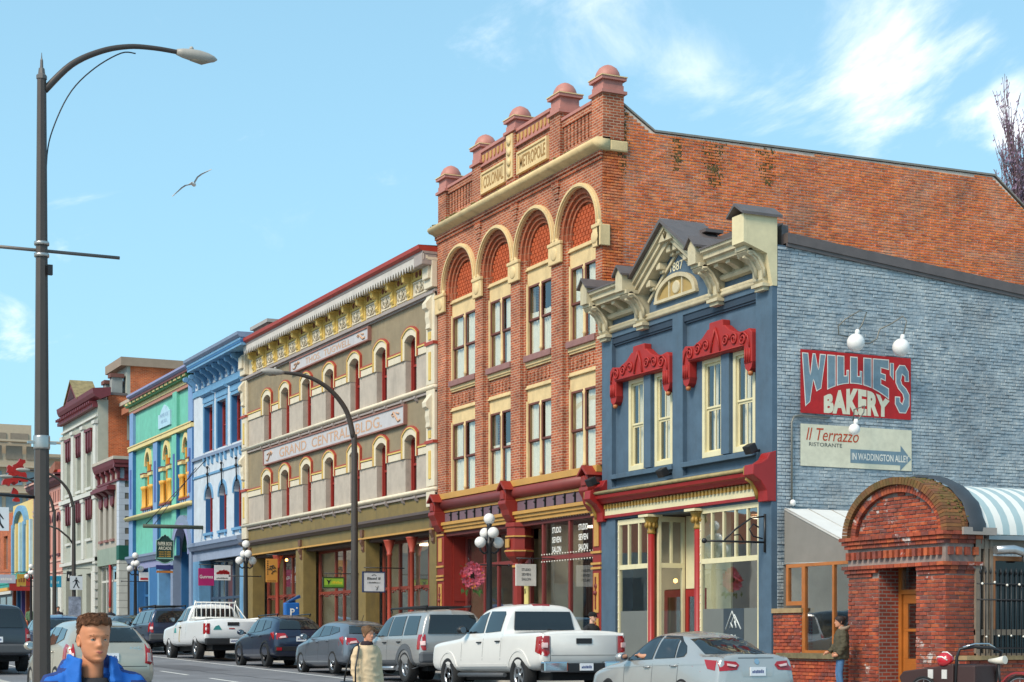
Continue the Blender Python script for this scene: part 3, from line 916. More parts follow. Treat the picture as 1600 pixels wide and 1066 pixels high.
fr1=shopfront(red,-50.34,-45.6,22.45,(g0-.2,g0+.6,3.65,4.62),(-48.9,-47.9,-46.8),maroon_p,bulk=redpaint)
fr2=shopfront(red,-43.62,-40.45,FRONT+.12,(G(-42)-.2,1.0,3.62,4.7),(-41.95,),maroon_p,bulk=redpaint)
room('shop_room',-50.3,-45.5,22.6,26,g0-.1,4.6,warmwall,red)
room('shop_room',-43.7,-40.4,22.1,26,g0-.1,4.6,paleint,red)
for fr_ in(fr2,):
 mb=MB()
 for(xa,xb)in((-43.5,-42.05),(-41.85,-40.55)):
  for k,s in enumerate(('STUDIO','SEVEN','SALON')):
   put_text(mb,s,((xa+xb)/2-.27,FRONT+.11,4.3-k*.27),(1,0,0),(0,0,1),.54,.17,bold=.02)
 mb.obj('window_lettering',white_m,fr_)
mb=MB()
for zz_ in(3.52,3.72,4.72):
 for k in range(20):mb.sph((-43.55+k*.16,FRONT+.04,zz_),.022,6,4)
mb.obj('bulb_row',mat('bulb_white','e9e2d6',rough=.3),red,kind='stuff')
# hanging capital and post in the middle
mb=MB()
cx,cy=-45.2,FRONT+.12
mb.lathe([(.42,4.72),(.42,4.6),(.38,4.58),(.38,3.95),(.44,3.93),(.44,3.86),(.38,3.74),(.26,3.64),(.18,3.56),(.2,3.5),(.2,3.42),(.16,3.38),(.16,G(cx))][::-1],(cx,cy,0),8,smooth=False)
mb.obj('column',redpaint,red)
mb=MB();mb.lathe([(.43,4.3),(.43,4.34)],(cx,cy,0),8,smooth=False);mb.lathe([(.455,3.88),(.455,3.92)],(cx,cy,0),8,smooth=False);mb.lathe([(.215,3.43),(.215,3.49)],(cx,cy,0),8,smooth=False);mb.box(cx-.1,cx+.14,cy-.4,cy-.37,4.0,4.25)
mb.obj('column_band',ochre,red)
# recessed door
mb=MB()
dz=G(-44.4)+.13
for(a,b)in((-45.0,-44.9),(-43.95,-43.85)):mb.box(a,b,23.0,23.12,dz,4.6)
mb.box(-44.9,-43.95,23.0,23.12,dz+2.15,dz+2.27);mb.box(-44.9,-43.95,23.0,23.12,4.5,4.6)
mb.obj('door_frame',ochre,red)
mb=MB();mb.wall(-44.9,-43.95,dz,dz+2.15,23.03,23.08,[(-44.78,-44.07,dz+.9,dz+2.0)]);d=mb.obj('door',maroon_p,red)
pane_obj(-44.78,-44.07,dz+.9,dz+2.0,23.05,d,shopglass);pane_obj(-44.9,-43.95,dz+2.27,4.5,23.05,d,shopglass)
mb=MB();mb.lathe([(.03,-.06),(.03,0)],(-44.0,23.03,dz+1.0),8,'y');mb.obj('handle',black_m,d)
room('shop_room',-45.4,-43.7,23.13,26,g0-.1,4.6,dark_room,red)
# things seen in the shop: a yellow notice board and dark furniture
nb=MB().box(-46.5,-45.7,22.36,22.4,2.3,3.3).obj('notice',mat('notice_yellow','d8c97e',rough=.7),red)
mb=MB();scribble(mb,(-46.35,22.355,2.6),(1,0,.2),(-.2,0,1),.5,.2);scribble(mb,(-46.4,22.355,2.95),(1,0,.2),(-.2,0,1),.5,.16);mb.obj('lettering',mat('ink','5b5a30',rough=.8),nb)
mb=MB()
rr=random.Random(5)
for k in range(14):
 x=rr.uniform(-50,-46);h=rr.uniform(.6,1.7);mb.box(x,x+rr.uniform(.2,.5),24+rr.uniform(0,1),25.2,g0,g0+h)
for k in range(9):
 x=rr.uniform(-43.4,-40.8);h=rr.uniform(.5,1.3);mb.box(x,x+rr.uniform(.15,.4),23+rr.uniform(0,1),24.6,g0,g0+h+.4)
mb.obj('shop_fittings',mat('fittings','6d5540',rough=.8,var=.4,scale=1.7),red)
# ------------------------------------------------------------------ the grey building with twin name boards
GX0,GX1=-72.2,-50.95
grand=thing('commercial_building','long taupe three storey building with yellow brackets under the cornice and two pale name boards','building',(GX0,FRONT,G(GX0)))
taupe=mat('taupe_brick_paint','8d7e64',rough=.75,var=.14,scale=2,bump=.006,bscale=18,dirt=.25)
ltaupe=mat('light_taupe_paint','b2a698',rough=.75,var=.14,scale=2,bump=.008,bscale=14,dirt=.22)
offwhite=mat('offwhite_trim','d6cab2',rough=.65,var=.08,scale=3,dirt=.15)
yellow_p=mat('yellow_trim','d3b565',rough=.6,var=.08,scale=3,dirt=.12)
brick_red_p=mat('brick_red_trim','a3412f',rough=.55,var=.1)
redsash=mat('red_sash','8c2c25',rough=.45,var=.08)
grey_trim=mat('mauve_grey_trim','9d918b',rough=.6,var=.1,dirt=.15)
olive=mat('olive_paint','7d6a3c',rough=.6,var=.15,scale=2,dirt=.35)
darktrim=mat('dark_brown_trim','5b4e49',rough=.6,var=.1)
WX=[-69.35,-66.98,-64.33,-61.68,-59.0,-56.35,-53.68]
WW=.97
FL=[(9.5,11.42),(6.22,8.12)]
holes=[(x,x+WW,z0,z1-.22)for x in WX for(z0,z1)in FL]
def key_head(mb,x,z1,y0,y1,zt):
 """wall above a segmental window head"""
 c=x+WW/2;r=.8;zc=z1-r
 a0=math.degrees(math.acos(WW/2/r))
 p=arc(c,zc,r,180-a0,a0,8)
 for k in range(8):mb.ext([p[k],p[k+1],(p[k+1][0],zt),(p[k][0],zt)],'y',y0,y1)
for lv,(z0,z1)in enumerate(FL):
 zb=z0+1.15
 top=12.5 if lv==0 else 9.36
 mb=MB();mb.wall(GX0,GX1,z0-.14,zb,FRONT,22.15,holes);mb.obj('wall',ltaupe,grand)
 hs=[(x,x+WW,z0,z1-.0)for x in WX]
 mb=MB();mb.wall(GX0,GX1,zb,top,FRONT,22.15,hs)
 mb.obj('wall',taupe,grand)
 for x in WX:
  c=x+WW/2;r=.8;zc=z1-r;a0=math.degrees(math.acos(WW/2/r))
  mb=MB();key_head(mb,x,z1,FRONT+.01,22.14,z1+.0);mb.obj('head_fill',offwhite,grand)
  # impost band and hoods
 xs=[GX0+.68]+[v for x in WX for v in(x-.2,x+WW+.2)]+[GX1-.68]
 for i in range(0,len(xs),2):
  a,b=xs[i],xs[i+1]
  MB().box(a,b,FRONT-.05,FRONT,zb,zb+.22).obj('impost_band',offwhite,grand)
  mb=MB();mb.box(a,b,FRONT-.08,FRONT,zb+.24,zb+.29);mb.obj('band_edge',yellow_p,grand)
  mb=MB();mb.box(a,b,FRONT-.07,FRONT,zb+.29,zb+.34);mb.obj('band_edge',brick_red_p,grand)
 for x in WX:
  c=x+WW/2;zs=z1-.3
  def hood(name,o1,o2,y0,y1,m):
   mb=MB()
   ro,ri=.8+o1,.8+o2
   zc=z1-.8
   def seg(hw,r):
    a=math.degrees(math.acos(min(1,hw/r)))
    return arc(c,zc,r,180-a,a,12)
   oo,ii=seg(WW/2+o1,ro+.06),seg(WW/2+o2,ri+.06 if o2>0.02 else ri)
   mb.strip(oo,ii,'y',y0,y1)
   zt1=oo[0][1];zt2=ii[0][1]
   mb.ext([(c-WW/2-o1,zb),(c-WW/2-o2,zb),(c-WW/2-o2,zt2),(c-WW/2-o1,zt1)],'y',y0,y1)
   mb.ext([(c+WW/2+o1,zb),(c+WW/2+o2,zb),(c+WW/2+o2,zt2),(c+WW/2+o1,zt1)],'y',y0,y1)
   mb.obj(name,m,grand)
  hood('hood',.15,.0,FRONT-.05,FRONT+.02,offwhite)
  hood('hood_edge',.19,.15,FRONT-.09,FRONT,yellow_p)
  hood('hood_edge',.24,.19,FRONT-.08,FRONT,brick_red_p)
  # reveal: cream darkened to paint in its shade over the band, taupe below
  for xr in(x,x+WW-.01):MB().box(xr-.002,xr+.012,FRONT-.03,22.12,zb,z1-.1).obj('reveal',mat('reveal_shade_cream','b0a289',rough=.7,var=.1,dirt=.2),grand)
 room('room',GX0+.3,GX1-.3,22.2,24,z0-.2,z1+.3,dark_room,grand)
def gc_window(x,z0,z1):
 c=x+WW/2;y=21.9
 mb=MB();t=.1
 mb.box(x,x+t,y,y+.12,z0,z1);mb.box(x+WW-t,x+WW,y,y+.12,z0,z1)
 mb.box(x+t,x+WW-t,y,y+.12,z0,z0+.08);mb.box(x+t,x+WW-t,y,y+.12,z1-.14,z1)
 fr=mb.obj('window',redsash,grand)
 zm=(z0+z1)/2
 mb=MB();mb.box(x+t,x+WW-t,y+.03,y+.09,zm-.04,zm+.04);mb.box(x+t,x+t+.05,y+.04,y+.1,z0+.08,z1-.14);mb.box(x+WW-t-.05,x+WW-t,y+.04,y+.1,z0+.08,z1-.14)
 mb.obj('sash',redsash,fr)
 pane_obj(x+t+.05,x+WW-t-.05,z0+.08,zm-.04,y+.07,fr);pane_obj(x+t+.05,x+WW-t-.05,zm+.04,z1-.14,y+.06,fr)
 return fr
for(z0,z1)in FL:
 w0=gc_window(WX[0],z0,z1)
 for x in WX[1:]:copy_tree(w0,grand,(x-WX[0],0,0))
 # string courses with little brackets
for(z,)in((9.36,),(6.08,)):
 mb=MB().smooth();mb.ext([(FRONT+.1,z-.02),(FRONT-.1,z),(FRONT-.17,z+.06),(FRONT-.17,z+.1),(FRONT-.12,z+.15),(FRONT+.1,z+.16)],'x',GX0+.05,GX1);mb.obj('string_course',offwhite,grand)
 MB().box(GX0+.05,GX1,FRONT-.08,FRONT,z-.1,z-.03).obj('string_moulding',grey_trim,grand)
 for x in WX:
  for dx in(-.1,WW+.1):
   mb=MB();mb.ext([(FRONT,z-.22),(FRONT-.06,z-.2),(FRONT-.13,z-.1),(FRONT-.13,z-.03),(FRONT,z-.03)],'x',x+dx-.07,x+dx+.07);mb.obj('sill_bracket',grey_trim,grand)
   # corner pilasters with stacked consoles
for(a,b)in((GX0,GX0+.68),(GX1-.68,GX1)):
 mb=MB()
 for(z0,z1)in((5.6,6.1),(6.25,9.36),(9.52,12.5)):mb.box(a,b,FRONT-.12,FRONT,z0,z1)
 mb.box(a+.1,b-.1,FRONT-.3,FRONT-.12,12.9,13.4)
 mb.box(a,b,FRONT-.2,FRONT,12.62,13.5)
 mb.obj('pilaster',offwhite,grand,bevel=.02)
 c=(a+b)/2
 for zt in(12.42,9.25):
  mb=MB();mb.ext([(FRONT-.1,zt),(FRONT-.34,zt-.3),(FRONT-.33,zt-.46),(FRONT-.22,zt-.54),(FRONT-.24,zt-.75),(FRONT-.2,zt-.95),(FRONT-.22,zt-1.1),(FRONT-.1,zt-1.15)],'x',c-.16,c+.16)
  mb.obj('console',offwhite,grand,bevel=.02)
  mb=MB();mb.box(a-.02,b+.02,FRONT-.17,FRONT,zt-1.62,zt-1.52);mb.obj('pilaster_band',brick_red_p,grand)
  mb=MB();mb.box(c-.08,c+.08,FRONT-.15,FRONT-.1,zt-2.75,zt-1.85);mb.box(c-.1,c+.1,FRONT-.15,FRONT-.1,zt-1.45,zt-1.2);mb.obj('pilaster_panel',yellow_p,grand)
  # frieze and cornice
mb=MB();mb.box(GX0,GX1,FRONT,22.15,12.5,13.75);mb.obj('frieze',offwhite,grand)
mb=MB();mb.box(GX0,GX1,FRONT-.1,FRONT,12.5,12.56);mb.box(GX0,GX1,FRONT-.17,FRONT,12.42,12.5);mb.box(GX0,GX1,FRONT-.08,FRONT,12.36,12.42);mb.obj('frieze_base',grey_trim,grand)
BX=[-53.2-1.45*k for k in range(13)]
def yb(x):
 mb=MB()
 mb.ext([(FRONT,12.66),(FRONT-.08,12.68),(FRONT-.14,12.78),(FRONT-.1,12.86),(FRONT-.16,12.98),(FRONT-.14,13.1),(FRONT-.3,13.16),(FRONT-.34,13.44),(FRONT,13.46)],'x',x-.1,x+.1)
 mb.box(x-.19,x+.19,FRONT-.06,FRONT,12.6,13.46)
 mb.box(x-.15,x+.15,FRONT-.37,FRONT,13.34,13.44)
 return mb.obj('bracket',yellow_p,grand,bevel=.012)
b0=yb(BX[0])
for x in BX[1:]:copy_tree(b0,grand,(x-BX[0],0,0))
holed=mat('shadow_red','7d4a36',rough=.8)
def bay_panel(x0,x1):
 c=(x0+x1)/2
 mb=MB();mb.box(x0,x1,FRONT-.05,FRONT,13.14,13.2);mb.box(x0,x1,FRONT-.03,FRONT,13.2,13.44);p=mb.obj('hole_panel',yellow_p,grand)
 for dx in(-.3,0,.3):MB().lathe([(.1,-.02),(.1,.0)],(c+dx,FRONT-.03,13.32),10,'y').obj('roundel',holed,p)
 mb=MB();mb.box(x0+.04,x1-.04,FRONT-.04,FRONT,12.64,12.68);mb.box(x0+.04,x1-.04,FRONT-.04,FRONT,13.06,13.1)
 for sx in(-1,1):
  mb.tube([(c+sx*.05,FRONT-.03,12.72),(c+sx*.2,FRONT-.04,12.75),(c+sx*.3,FRONT-.03,12.86),(c+sx*.22,FRONT-.04,12.97),(c+sx*.1,FRONT-.03,12.93),(c+sx*.12,FRONT-.04,12.84)],.028,5)
  mb.tube([(c+sx*.36,FRONT-.03,12.74),(c+sx*.38,FRONT-.03,13.0)],.03,5)
 mb.tube([(c,FRONT-.04,12.7),(c,FRONT-.05,13.02)],.04,6);mb.sph((c,FRONT-.04,12.9),.07,8,5)
 mb.obj('relief_panel',offwhite,grand)
edges=[GX1-.68]+BX+[GX0+.68]
for i in range(12):bay_panel(BX[i+1]+.2,BX[i]-.2)
bay_panel(BX[0]+.2,GX1-.68)
CY=21.2
mb=MB();mb.box(GX0+1.55,GX1,CY+.16,22.1,13.47,13.56);mb.box(GX0+1.55,GX1,CY+.1,CY+.16,13.5,13.6);mb.obj('soffit',offwhite,grand)
mb=MB()
CX0=GX0+1.55;CX1=GX1-.0
fringe_n=84
for k in range(fringe_n):
 x0=CX0+(CX1-CX0)*k/fringe_n;x1=CX0+(CX1-CX0)*(k+1)/fringe_n;c=(x0+x1)/2
 mb.ext([(x0,13.7),(x0,13.47),(x0+.04,13.44),(c,13.28),(x1-.04,13.44),(x1,13.47),(x1,13.7)],'y',CY,CY+.03)
mb.obj('fringe',mat('pale_grey_trim','c5beb6',rough=.6,var=.08,dirt=.1),grand,kind='stuff')
mb=MB();mb.box(CX0,GX1,CY-.02,22.1,13.66,13.74);mb.obj('cornice',grey_trim,grand)
mb=MB();mb.ext([(22.1,13.74),(CY-.04,13.74),(CY-.14,13.8),(CY-.16,13.92),(22.1,13.92)],'x',CX0,GX1);mb.obj('gutter',mat('gutter_red','a5382b',rough=.5,var=.1),grand)
mb=MB();mb.ext([(CY-.1,13.92),(26,14.15),(26,13.9),(22.1,13.9)],'x',CX0,GX1);mb.obj('roof',slate,grand)
# cornice right end block
mb=MB();mb.box(GX1-.68,GX1-.01,CY-.05,FRONT,13.3,13.66);mb.obj('cornice_end',grey_trim,grand,bevel=.03)
# name boards
pale_board=mat('pale_board','bdb8b8',rough=.5,var=.06,dirt=.1)
gold_letter=mat('faded_gold','c39a7c',rough=.6,var=.1)
def nameboard(x0,x1,z0,z1,s,lw,lh):
 y=FRONT-.1
 mb=MB();mb.box(x0,x1,y,FRONT+.02,z0,z1);bd=mb.obj('name_board',pale_board,grand)
 mb=MB()
 for(p,q,r,t)in((x0-.05,x1+.05,z1,z1+.05),(x0-.05,x1+.05,z0-.05,z0),(x0-.05,x0,z0,z1),(x1,x1+.05,z0,z1)):mb.box(p,q,y-.04,FRONT,r,t)
 mb.obj('board_frame',mat('board_frame','93665a',rough=.6),bd)
 c=(x0+x1)/2
 mb=MB();put_text(mb,s,(c-lw/2,y-.006,(z0+z1)/2-lh/2),(1,0,0),(0,0,1),lw,lh,bold=.008)
 for sx,xx in((1,x0+.75),(-1,x1-.75)):
  zc=(z0+z1)/2
  mb.tube([(xx-sx*.42,y-.01,zc-lh*.35),(xx-sx*.2,y-.01,zc-lh*.45),(xx,y-.01,zc),(xx+sx*.2,y-.01,zc+lh*.45),(xx+sx*.36,y-.01,zc+lh*.25),(xx+sx*.2,y-.01,zc+.02)],.035,5)
  mb.tube([(xx-sx*.3,y-.01,zc+lh*.2),(xx-sx*.05,y-.01,zc+lh*.35)],.03,5)
 mb.obj('lettering',gold_letter,bd)
nameboard(-65.55,-56.9,11.87,12.27,'THOS.  TUGWELL',5.0,.24)
nameboard(-69.05,-53.55,8.55,9.13,'GRAND  CENTRAL  BLDG.',11.4,.38)
# storefront level
mb=MB();mb.box(GX0,GX1,FRONT,22.15,5.42,6.08);mb.obj('wall',olive,grand)
mb=MB();mb.ext([(22,5.28),(FRONT-.12,5.28),(FRONT-.2,5.36),(FRONT-.26,5.38),(FRONT-.26,5.46),(FRONT-.1,5.5),(22,5.5)],'x',GX0,GX1);mb.obj('shop_cornice',darktrim,grand)
mb=MB();mb.box(GX0,GX1,FRONT-.06,22.15,4.86,5.28);mb.obj('fascia',olive,grand)
mb=MB();mb.box(GX0,GX1,FRONT-.1,FRONT-.06,4.86,4.92);mb.obj('fascia_edge',ochre,grand)
PCOL=[(-72.2,-70.85),(-65.1,-64.2),(-58.2,-57.35),(-51.55,-50.97)]
for(a,b)in PCOL:
 mb=MB();mb.box(a,b,FRONT-.04,FRONT+.5,-.2,4.86);mb.box(a-.03,b+.03,FRONT-.07,FRONT+.1,-.2,G(a)+.55)
 mb.obj('pier',olive,grand,bevel=.012)
 mb=MB();c=(a+b)/2+.05
 mb.box(b-.32,b-.08,FRONT-.14,FRONT-.04,4.95,5.2);mb.ext([(FRONT-.04,4.4),(FRONT-.1,4.5),(FRONT-.08,4.6),(FRONT-.16,4.75),(FRONT-.16,4.86),(FRONT-.04,4.86)],'x',b-.3,b-.1)
 mb.obj('console',mat('brown_trim','6b4a38',rough=.6),grand)
mb=MB();mb.box(GX0,GX1,FRONT+.1,25.5,4.74,4.85);mb.obj('soffit',mat('soffit_brown','4a352b',rough=.8),grand)
chocolate=mat('red_brown_paint','7c3526',rough=.5,var=.12)
gz=G(-60)
SHOPS=[(-70.85,-65.1,(-69.7,-68.6,-67.5,-66.3)),(-64.2,-58.2,(-62.3,-61.4,-59.6)),(-57.35,-51.55,(-55.75,-54.9,-53.1,-52.4))]
for i,(a,b,mu)in enumerate(SHOPS):
 g_=G((a+b)/2)
 fr=shopfront(grand,a,b,22.35,(g_-.1,g_+.5,3.1,4.74),mu,chocolate,mw=.12,bulk=chocolate)
 mb=MB()
 for k in range(26):mb.sph((a+.2+(b-a-.4)*k/25,22.28,3.02+.05*sin(k*1.3)),.04,6,4)
 mb.obj('garland',mat('garland_red','7d3b33',rough=.7),fr,kind='stuff')
 room('shop_room',a,b,22.42,26,g_,4.7,[warmwall,paleint,paleint][i],grand)
 mb=MB();rr=random.Random(i+20)
 for k in range(10):
  x=rr.uniform(a+.2,b-.6);h=rr.uniform(.6,1.9);mb.box(x,x+rr.uniform(.15,.6),23+rr.uniform(.2,1.4),25.2,g_,g_+h)
 mb.obj('shop_fittings',[mat('fit_dark','3c342e',rough=.8,var=.5,scale=1.2),mat('fit_light','a79c88',rough=.8,var=.5,scale=1.2),mat('fit_mid','6b6a66',rough=.8,var=.5,scale=1.4)][i],grand)
for x in(-55.45,-53.4,-67.9):
 mb=MB();mb.lathe([(.1,G(x)),(.1,G(x)+.5),(.075,G(x)+.55),(.075,4.2),(.1,4.22),(.1,4.28),(.08,4.3),(.2,4.7),(.22,4.74)],(x,FRONT+.12,0),12);mb.obj('column',brick_red_p,grand)
mb=MB();mb.box(GX0,GX1-.3,26.0,36,-1,13.8);mb.box(GX0,GX1-.02,22.16,26,13.76,13.85);mb.obj('rear_block',taupe,grand)
# lit lamps in the left shop and warm spots in the middle one
lampm=mat('lamp_glow','ffc070',em='ffb860',ems=6)
for(sx0,sx1)in((-70.3,-65.6),(-63.6,-58.8),(-56.8,-52.1)):
 for k in range(3):MB().box(sx0+(sx1-sx0)*(k+.3)/3,sx0+(sx1-sx0)*(k+.6)/3,23.3,23.7,4.62,4.68).obj('fill_panel',mat('fill_glow','ffe9cc',em='ffe2bd',ems=5),grand)  # glowing panels added to brighten the three shop interiors
for k in range(2):MB().box(-43.2+k*1.4,-42.4+k*1.4,23.0,23.5,4.5,4.56).obj('fill_panel',MATS['fill_glow'],red)  # two more added glow panels, lifting the dark right-hand shop
for(x,y,z,r)in((-67.6,22.1,4.55,.06),(-59.2,23.4,4.3,.04),(-58.9,23.6,4.35,.04)):
 o=MB().sph((x,y,z),r,8,6).obj('shop_lamp',lampm,grand)
 # a window display of mannequins in the right shop
mann=mat('mannequin','d8d4cc',rough=.5)
drk=mat('display_clothes','33404a',rough=.9,var=.2)
for k,x in enumerate((-54.6,-54.0)):
 mb=MB();g_=G(x)+.5
 mb.lathe([(.02,g_),(.16,g_+.05),(.2,g_+.5),(.14,g_+.75),(.2,g_+1.05),(.17,g_+1.2),(.05,g_+1.28)],(x,23.1,0),12,sx=1,sy=.65);o=mb.obj('mannequin',drk if k==0 else mat('display_clothes_b','4b4c46',rough=.9),grand)
 mb=MB();mb.lathe([(.05,g_+1.26),(.05,g_+1.36),(.09,g_+1.42),(.1,g_+1.52),(.05,g_+1.62)],(x,23.1,0),10);mb.obj('mannequin_head',mann,o)
MB().box(-54.0,-53.35,22.9,22.94,2.9,3.4).obj('display_board',mat('board_wood','7a4a2a',rough=.7),grand)
# ------------------------------------------------------------------ the blue two storey shop of 1887
BX0,BX1=-39.93,-32.05
blue=thing('corner_shop','slate blue two storey shop with a cream 1887 gable and red shop cornice','building',(BX0,FRONT,G(-36)))
bluep=mat('blue_paint','4b6072',rough=.6,var=.14,scale=2.5,bump=.005,bscale=22,dirt=.25)
bluedk=mat('blue_paint_dark','2c3a4a',rough=.6,var=.1)
bcream=mat('weathered_cream','c3b798',rough=.65,var=.14,scale=3.5,bump=.003,bscale=30,dirt=.3)
bcream2=mat('window_cream','d9cfa8',rough=.55,var=.07,dirt=.08)
pale_cream=mat('pale_cream_plaster','d6c9a2',rough=.75,var=.1,scale=2.5,bump=.004,bscale=12,dirt=.2)
carve_red=mat('carved_red','9c241f',rough=.6,var=.12,dirt=.1)
shopred=mat('shop_red','94201f',rough=.45,var=.1,dirt=.1)
gilt=mat('gilt','9c7a35',rough=.5,var=.2,scale=8)
WIN=[(-38.73,-37.62),(-37.4,-36.5),(-35.16,-34.05),(-33.82,-32.88)]
WIN=[(-38.72,-37.86),(-37.4,-36.54),(-35.16,-34.24),(-33.82,-32.9)]
FY=FRONT+.12
hl=[(a,b,5.66,7.98)for(a,b)in WIN]
mb=MB();mb.wall(BX0,BX1,5.3,9.4,FY,22.1,hl);mb.wall(BX0+.05,BX1-.2,9.4,10.0,FRONT+.05,22.1,[])
mb.obj('wall',bluep,blue)
mb=MB()
for(a,b)in((BX0,-39.4),(-36.34,-35.86),(-32.7,BX1)):mb.box(a,b,FRONT,FY,5.3,9.18)
mb.box(BX0,BX1,FRONT,FY,9.18,9.42)
mb.box(-37.8,-37.46,FRONT+.03,FY,5.66,8.0);mb.box(-34.2,-33.86,FRONT+.03,FY,5.66,8.0)
mb.obj('pilaster',bluep,blue)
for(a,b)in((-39.4,-36.34),(-35.86,-32.7)):
 mb=MB();mb.box(a,b,FRONT+.03,FY,9.02,9.18);mb.box(a+.05,b-.05,FRONT+.06,FY,8.97,9.02);mb.obj('panel_head',bluedk,blue)
 mb=MB();mb.box(a-.02,b+.02,FRONT-.05,FY,5.5,5.62);mb.obj('sill',bluep,blue,bevel=.01)
for i,(a,b)in enumerate(WIN):
 z0,z1=5.66,7.98;y=FY+.03;t=.11
 mb=MB();mb.box(a,a+t,y-.04,y+.1,z0,z1);mb.box(b-t,b,y-.04,y+.1,z0,z1);mb.box(a+t,b-t,y-.04,y+.1,z0,z0+.13);mb.box(a+t,b-t,y-.04,y+.1,z1-.1,z1)
 fr=mb.obj('window',bcream2,blue,bevel=.008)
 zm=6.82;c=(a+b)/2;p,q=a+t,b-t
 for(za,zb,dy)in((z0+.13,zm,.05),(zm,z1-.1,.02)):
  mb=MB();s=.045;yy=y+dy
  mb.box(p,p+s,yy,yy+.04,za,zb);mb.box(q-s,q,yy,yy+.04,za,zb);mb.box(p+s,q-s,yy,yy+.04,zb-s-.01,zb);mb.box(p+s,q-s,yy,yy+.04,za,za+s);mb.box(c-.018,c+.018,yy+.004,yy+.036,za+s,zb-s-.01)
  mb.obj('sash',bcream2,fr)
  pane_obj(p+s,c-.018,za+s,zb-s-.01,yy+.015,fr);pane_obj(c+.018,q-s,za+s,zb-s-.01,yy+.015,fr)
 if i<2:curtain('curtain',p,q,z0+.1,z1,y+.24,curtain_m,fr)
 else:
  for(u,v)in((p,p+.2),(q-.16,q)):curtain('curtain',u,v,z0+.1,z1,y+.24,curtain_m if u==p else mat('curtain_plum','6e3d44',rough=.9),fr)
room('room',BX0+.3,BX1-.3,22.15,25,5.4,8.6,mat('room_grey','5a5753',rough=.9),blue)
# carved red hoods
def carved_hood(x0,x1):
 c=(x0+x1)/2
 out_=[(x0,7.6),(x0,8.28),(x0+.12,8.38),(x0+.5,8.33),(c-.62,8.45),(c-.36,8.62),(c-.3,8.6),(c-.28,8.76),(c+.28,8.76),(c+.3,8.6),(c+.36,8.62),(c+.62,8.45),(x1-.5,8.33),(x1-.12,8.38),(x1,8.28),(x1,7.6),(x1-.32,7.6),(x1-.32,7.98),(x0+.32,7.98),(x0+.32,7.6)]
 y0=FRONT-.1
 mb=MB();mb.ext(out_,'y',y0,FY)
 h=mb.obj('carved_hood',carve_red,blue,bevel=.02)
 mb=MB()
 def spiral(cx,cz,r,sgn,turns=1.6):
  n=18
  mb.tube([(cx+sgn*r*(1-.75*k/n)*cos(2*pi*turns*k/n),y0-.015,cz+r*(1-.75*k/n)*sin(2*pi*turns*k/n))for k in range(n+1)],.026,5)
 for sgn in(-1,1):
  spiral(c+sgn*1.15,8.17,.17,sgn);spiral(c+sgn*.78,8.22,.15,-sgn);spiral(c+sgn*.42,8.25,.14,sgn)
  mb.tube([(c+sgn*1.42,y0-.01,7.95),(c+sgn*1.36,y0-.01,8.2),(c+sgn*1.2,y0-.01,8.3)],.025,5)
  mb.tube([(c+sgn*.2,y0-.01,8.05),(c+sgn*.12,y0-.02,8.35),(c,y0-.02,8.6)],.03,5)
 mb.tube([(c-1.2,y0-.01,8.02),(c+1.2,y0-.01,8.02)],.018,5)
 mb.obj('carving',carve_red,h)
 for sgn in(-1,1):
  cx=c+sgn*((x1-x0)/2-.16)
  mb=MB()
  for k in(-1,0,1):mb.tube([(cx+k*.09,y0-.01,7.62),(cx+k*.09,y0-.01,7.92)],.025,5)
  mb.ext([(cx-.17,7.62),(cx+.17,7.62),(cx+.12,7.48),(cx,7.4),(cx-.12,7.48)],'y',y0+.02,FY)
  mb.obj('hood_end',carve_red,h)
  MB().sph((cx,FRONT-.02,7.38),.07,8,6).obj('drop',mat('drop_copper','b06a3c',rough=.5),h)
carved_hood(-39.33,-36.34);carved_hood(-35.72,-32.72)
# eaves: cream cornice, consoles, gable with date
mb=MB().smooth();mb.ext([(FRONT+.05,9.3),(FRONT-.05,9.31),(FRONT-.09,9.36),(FRONT-.05,9.42),(FRONT-.1,9.46),(FRONT+.05,9.48)],'x',BX0,-32.2);mb.obj('string_course',bcream,blue)
EY=21.1
def console(cx,w=.36):
 mb=MB()
 pr=[(FRONT+.05,10.0),(EY+.02,10.0),(EY-.02,9.93),(EY+.06,9.86),(EY+.16,9.84),(EY+.28,9.74),(EY+.4,9.55),(EY+.42,9.35),(EY+.46,9.3),(EY+.46,9.12),(FRONT+.05,9.12)]
 mb.ext(pr,'x',cx-w/2,cx+w/2)
 mb.box(cx-w/2-.05,cx+w/2+.05,FRONT-.2,FRONT,9.2,9.27);mb.box(cx-w/2-.03,cx+w/2+.03,EY-.04,FRONT,9.96,10.05)
 for sx in(-1,1):
  x=cx+sx*(w/2+.01);mb.tube([(x,EY+.02,9.92),(x,EY+.14,9.94),(x,EY+.3,9.84),(x,EY+.46,9.6),(x,EY+.48,9.4)],.04,6);mb.lathe([(.08,-.02),(.08,.02)],(x,EY+.1,9.93),10,'x')
 mb.tube([(cx,EY+.05,9.86),(cx,EY+.22,9.82),(cx,EY+.36,9.62),(cx,EY+.4,9.4)],.05,6)
 return mb.obj('console',bcream,blue)
CX=[-39.62,-37.7,-34.24,-32.36]
for cx in CX:console(cx)
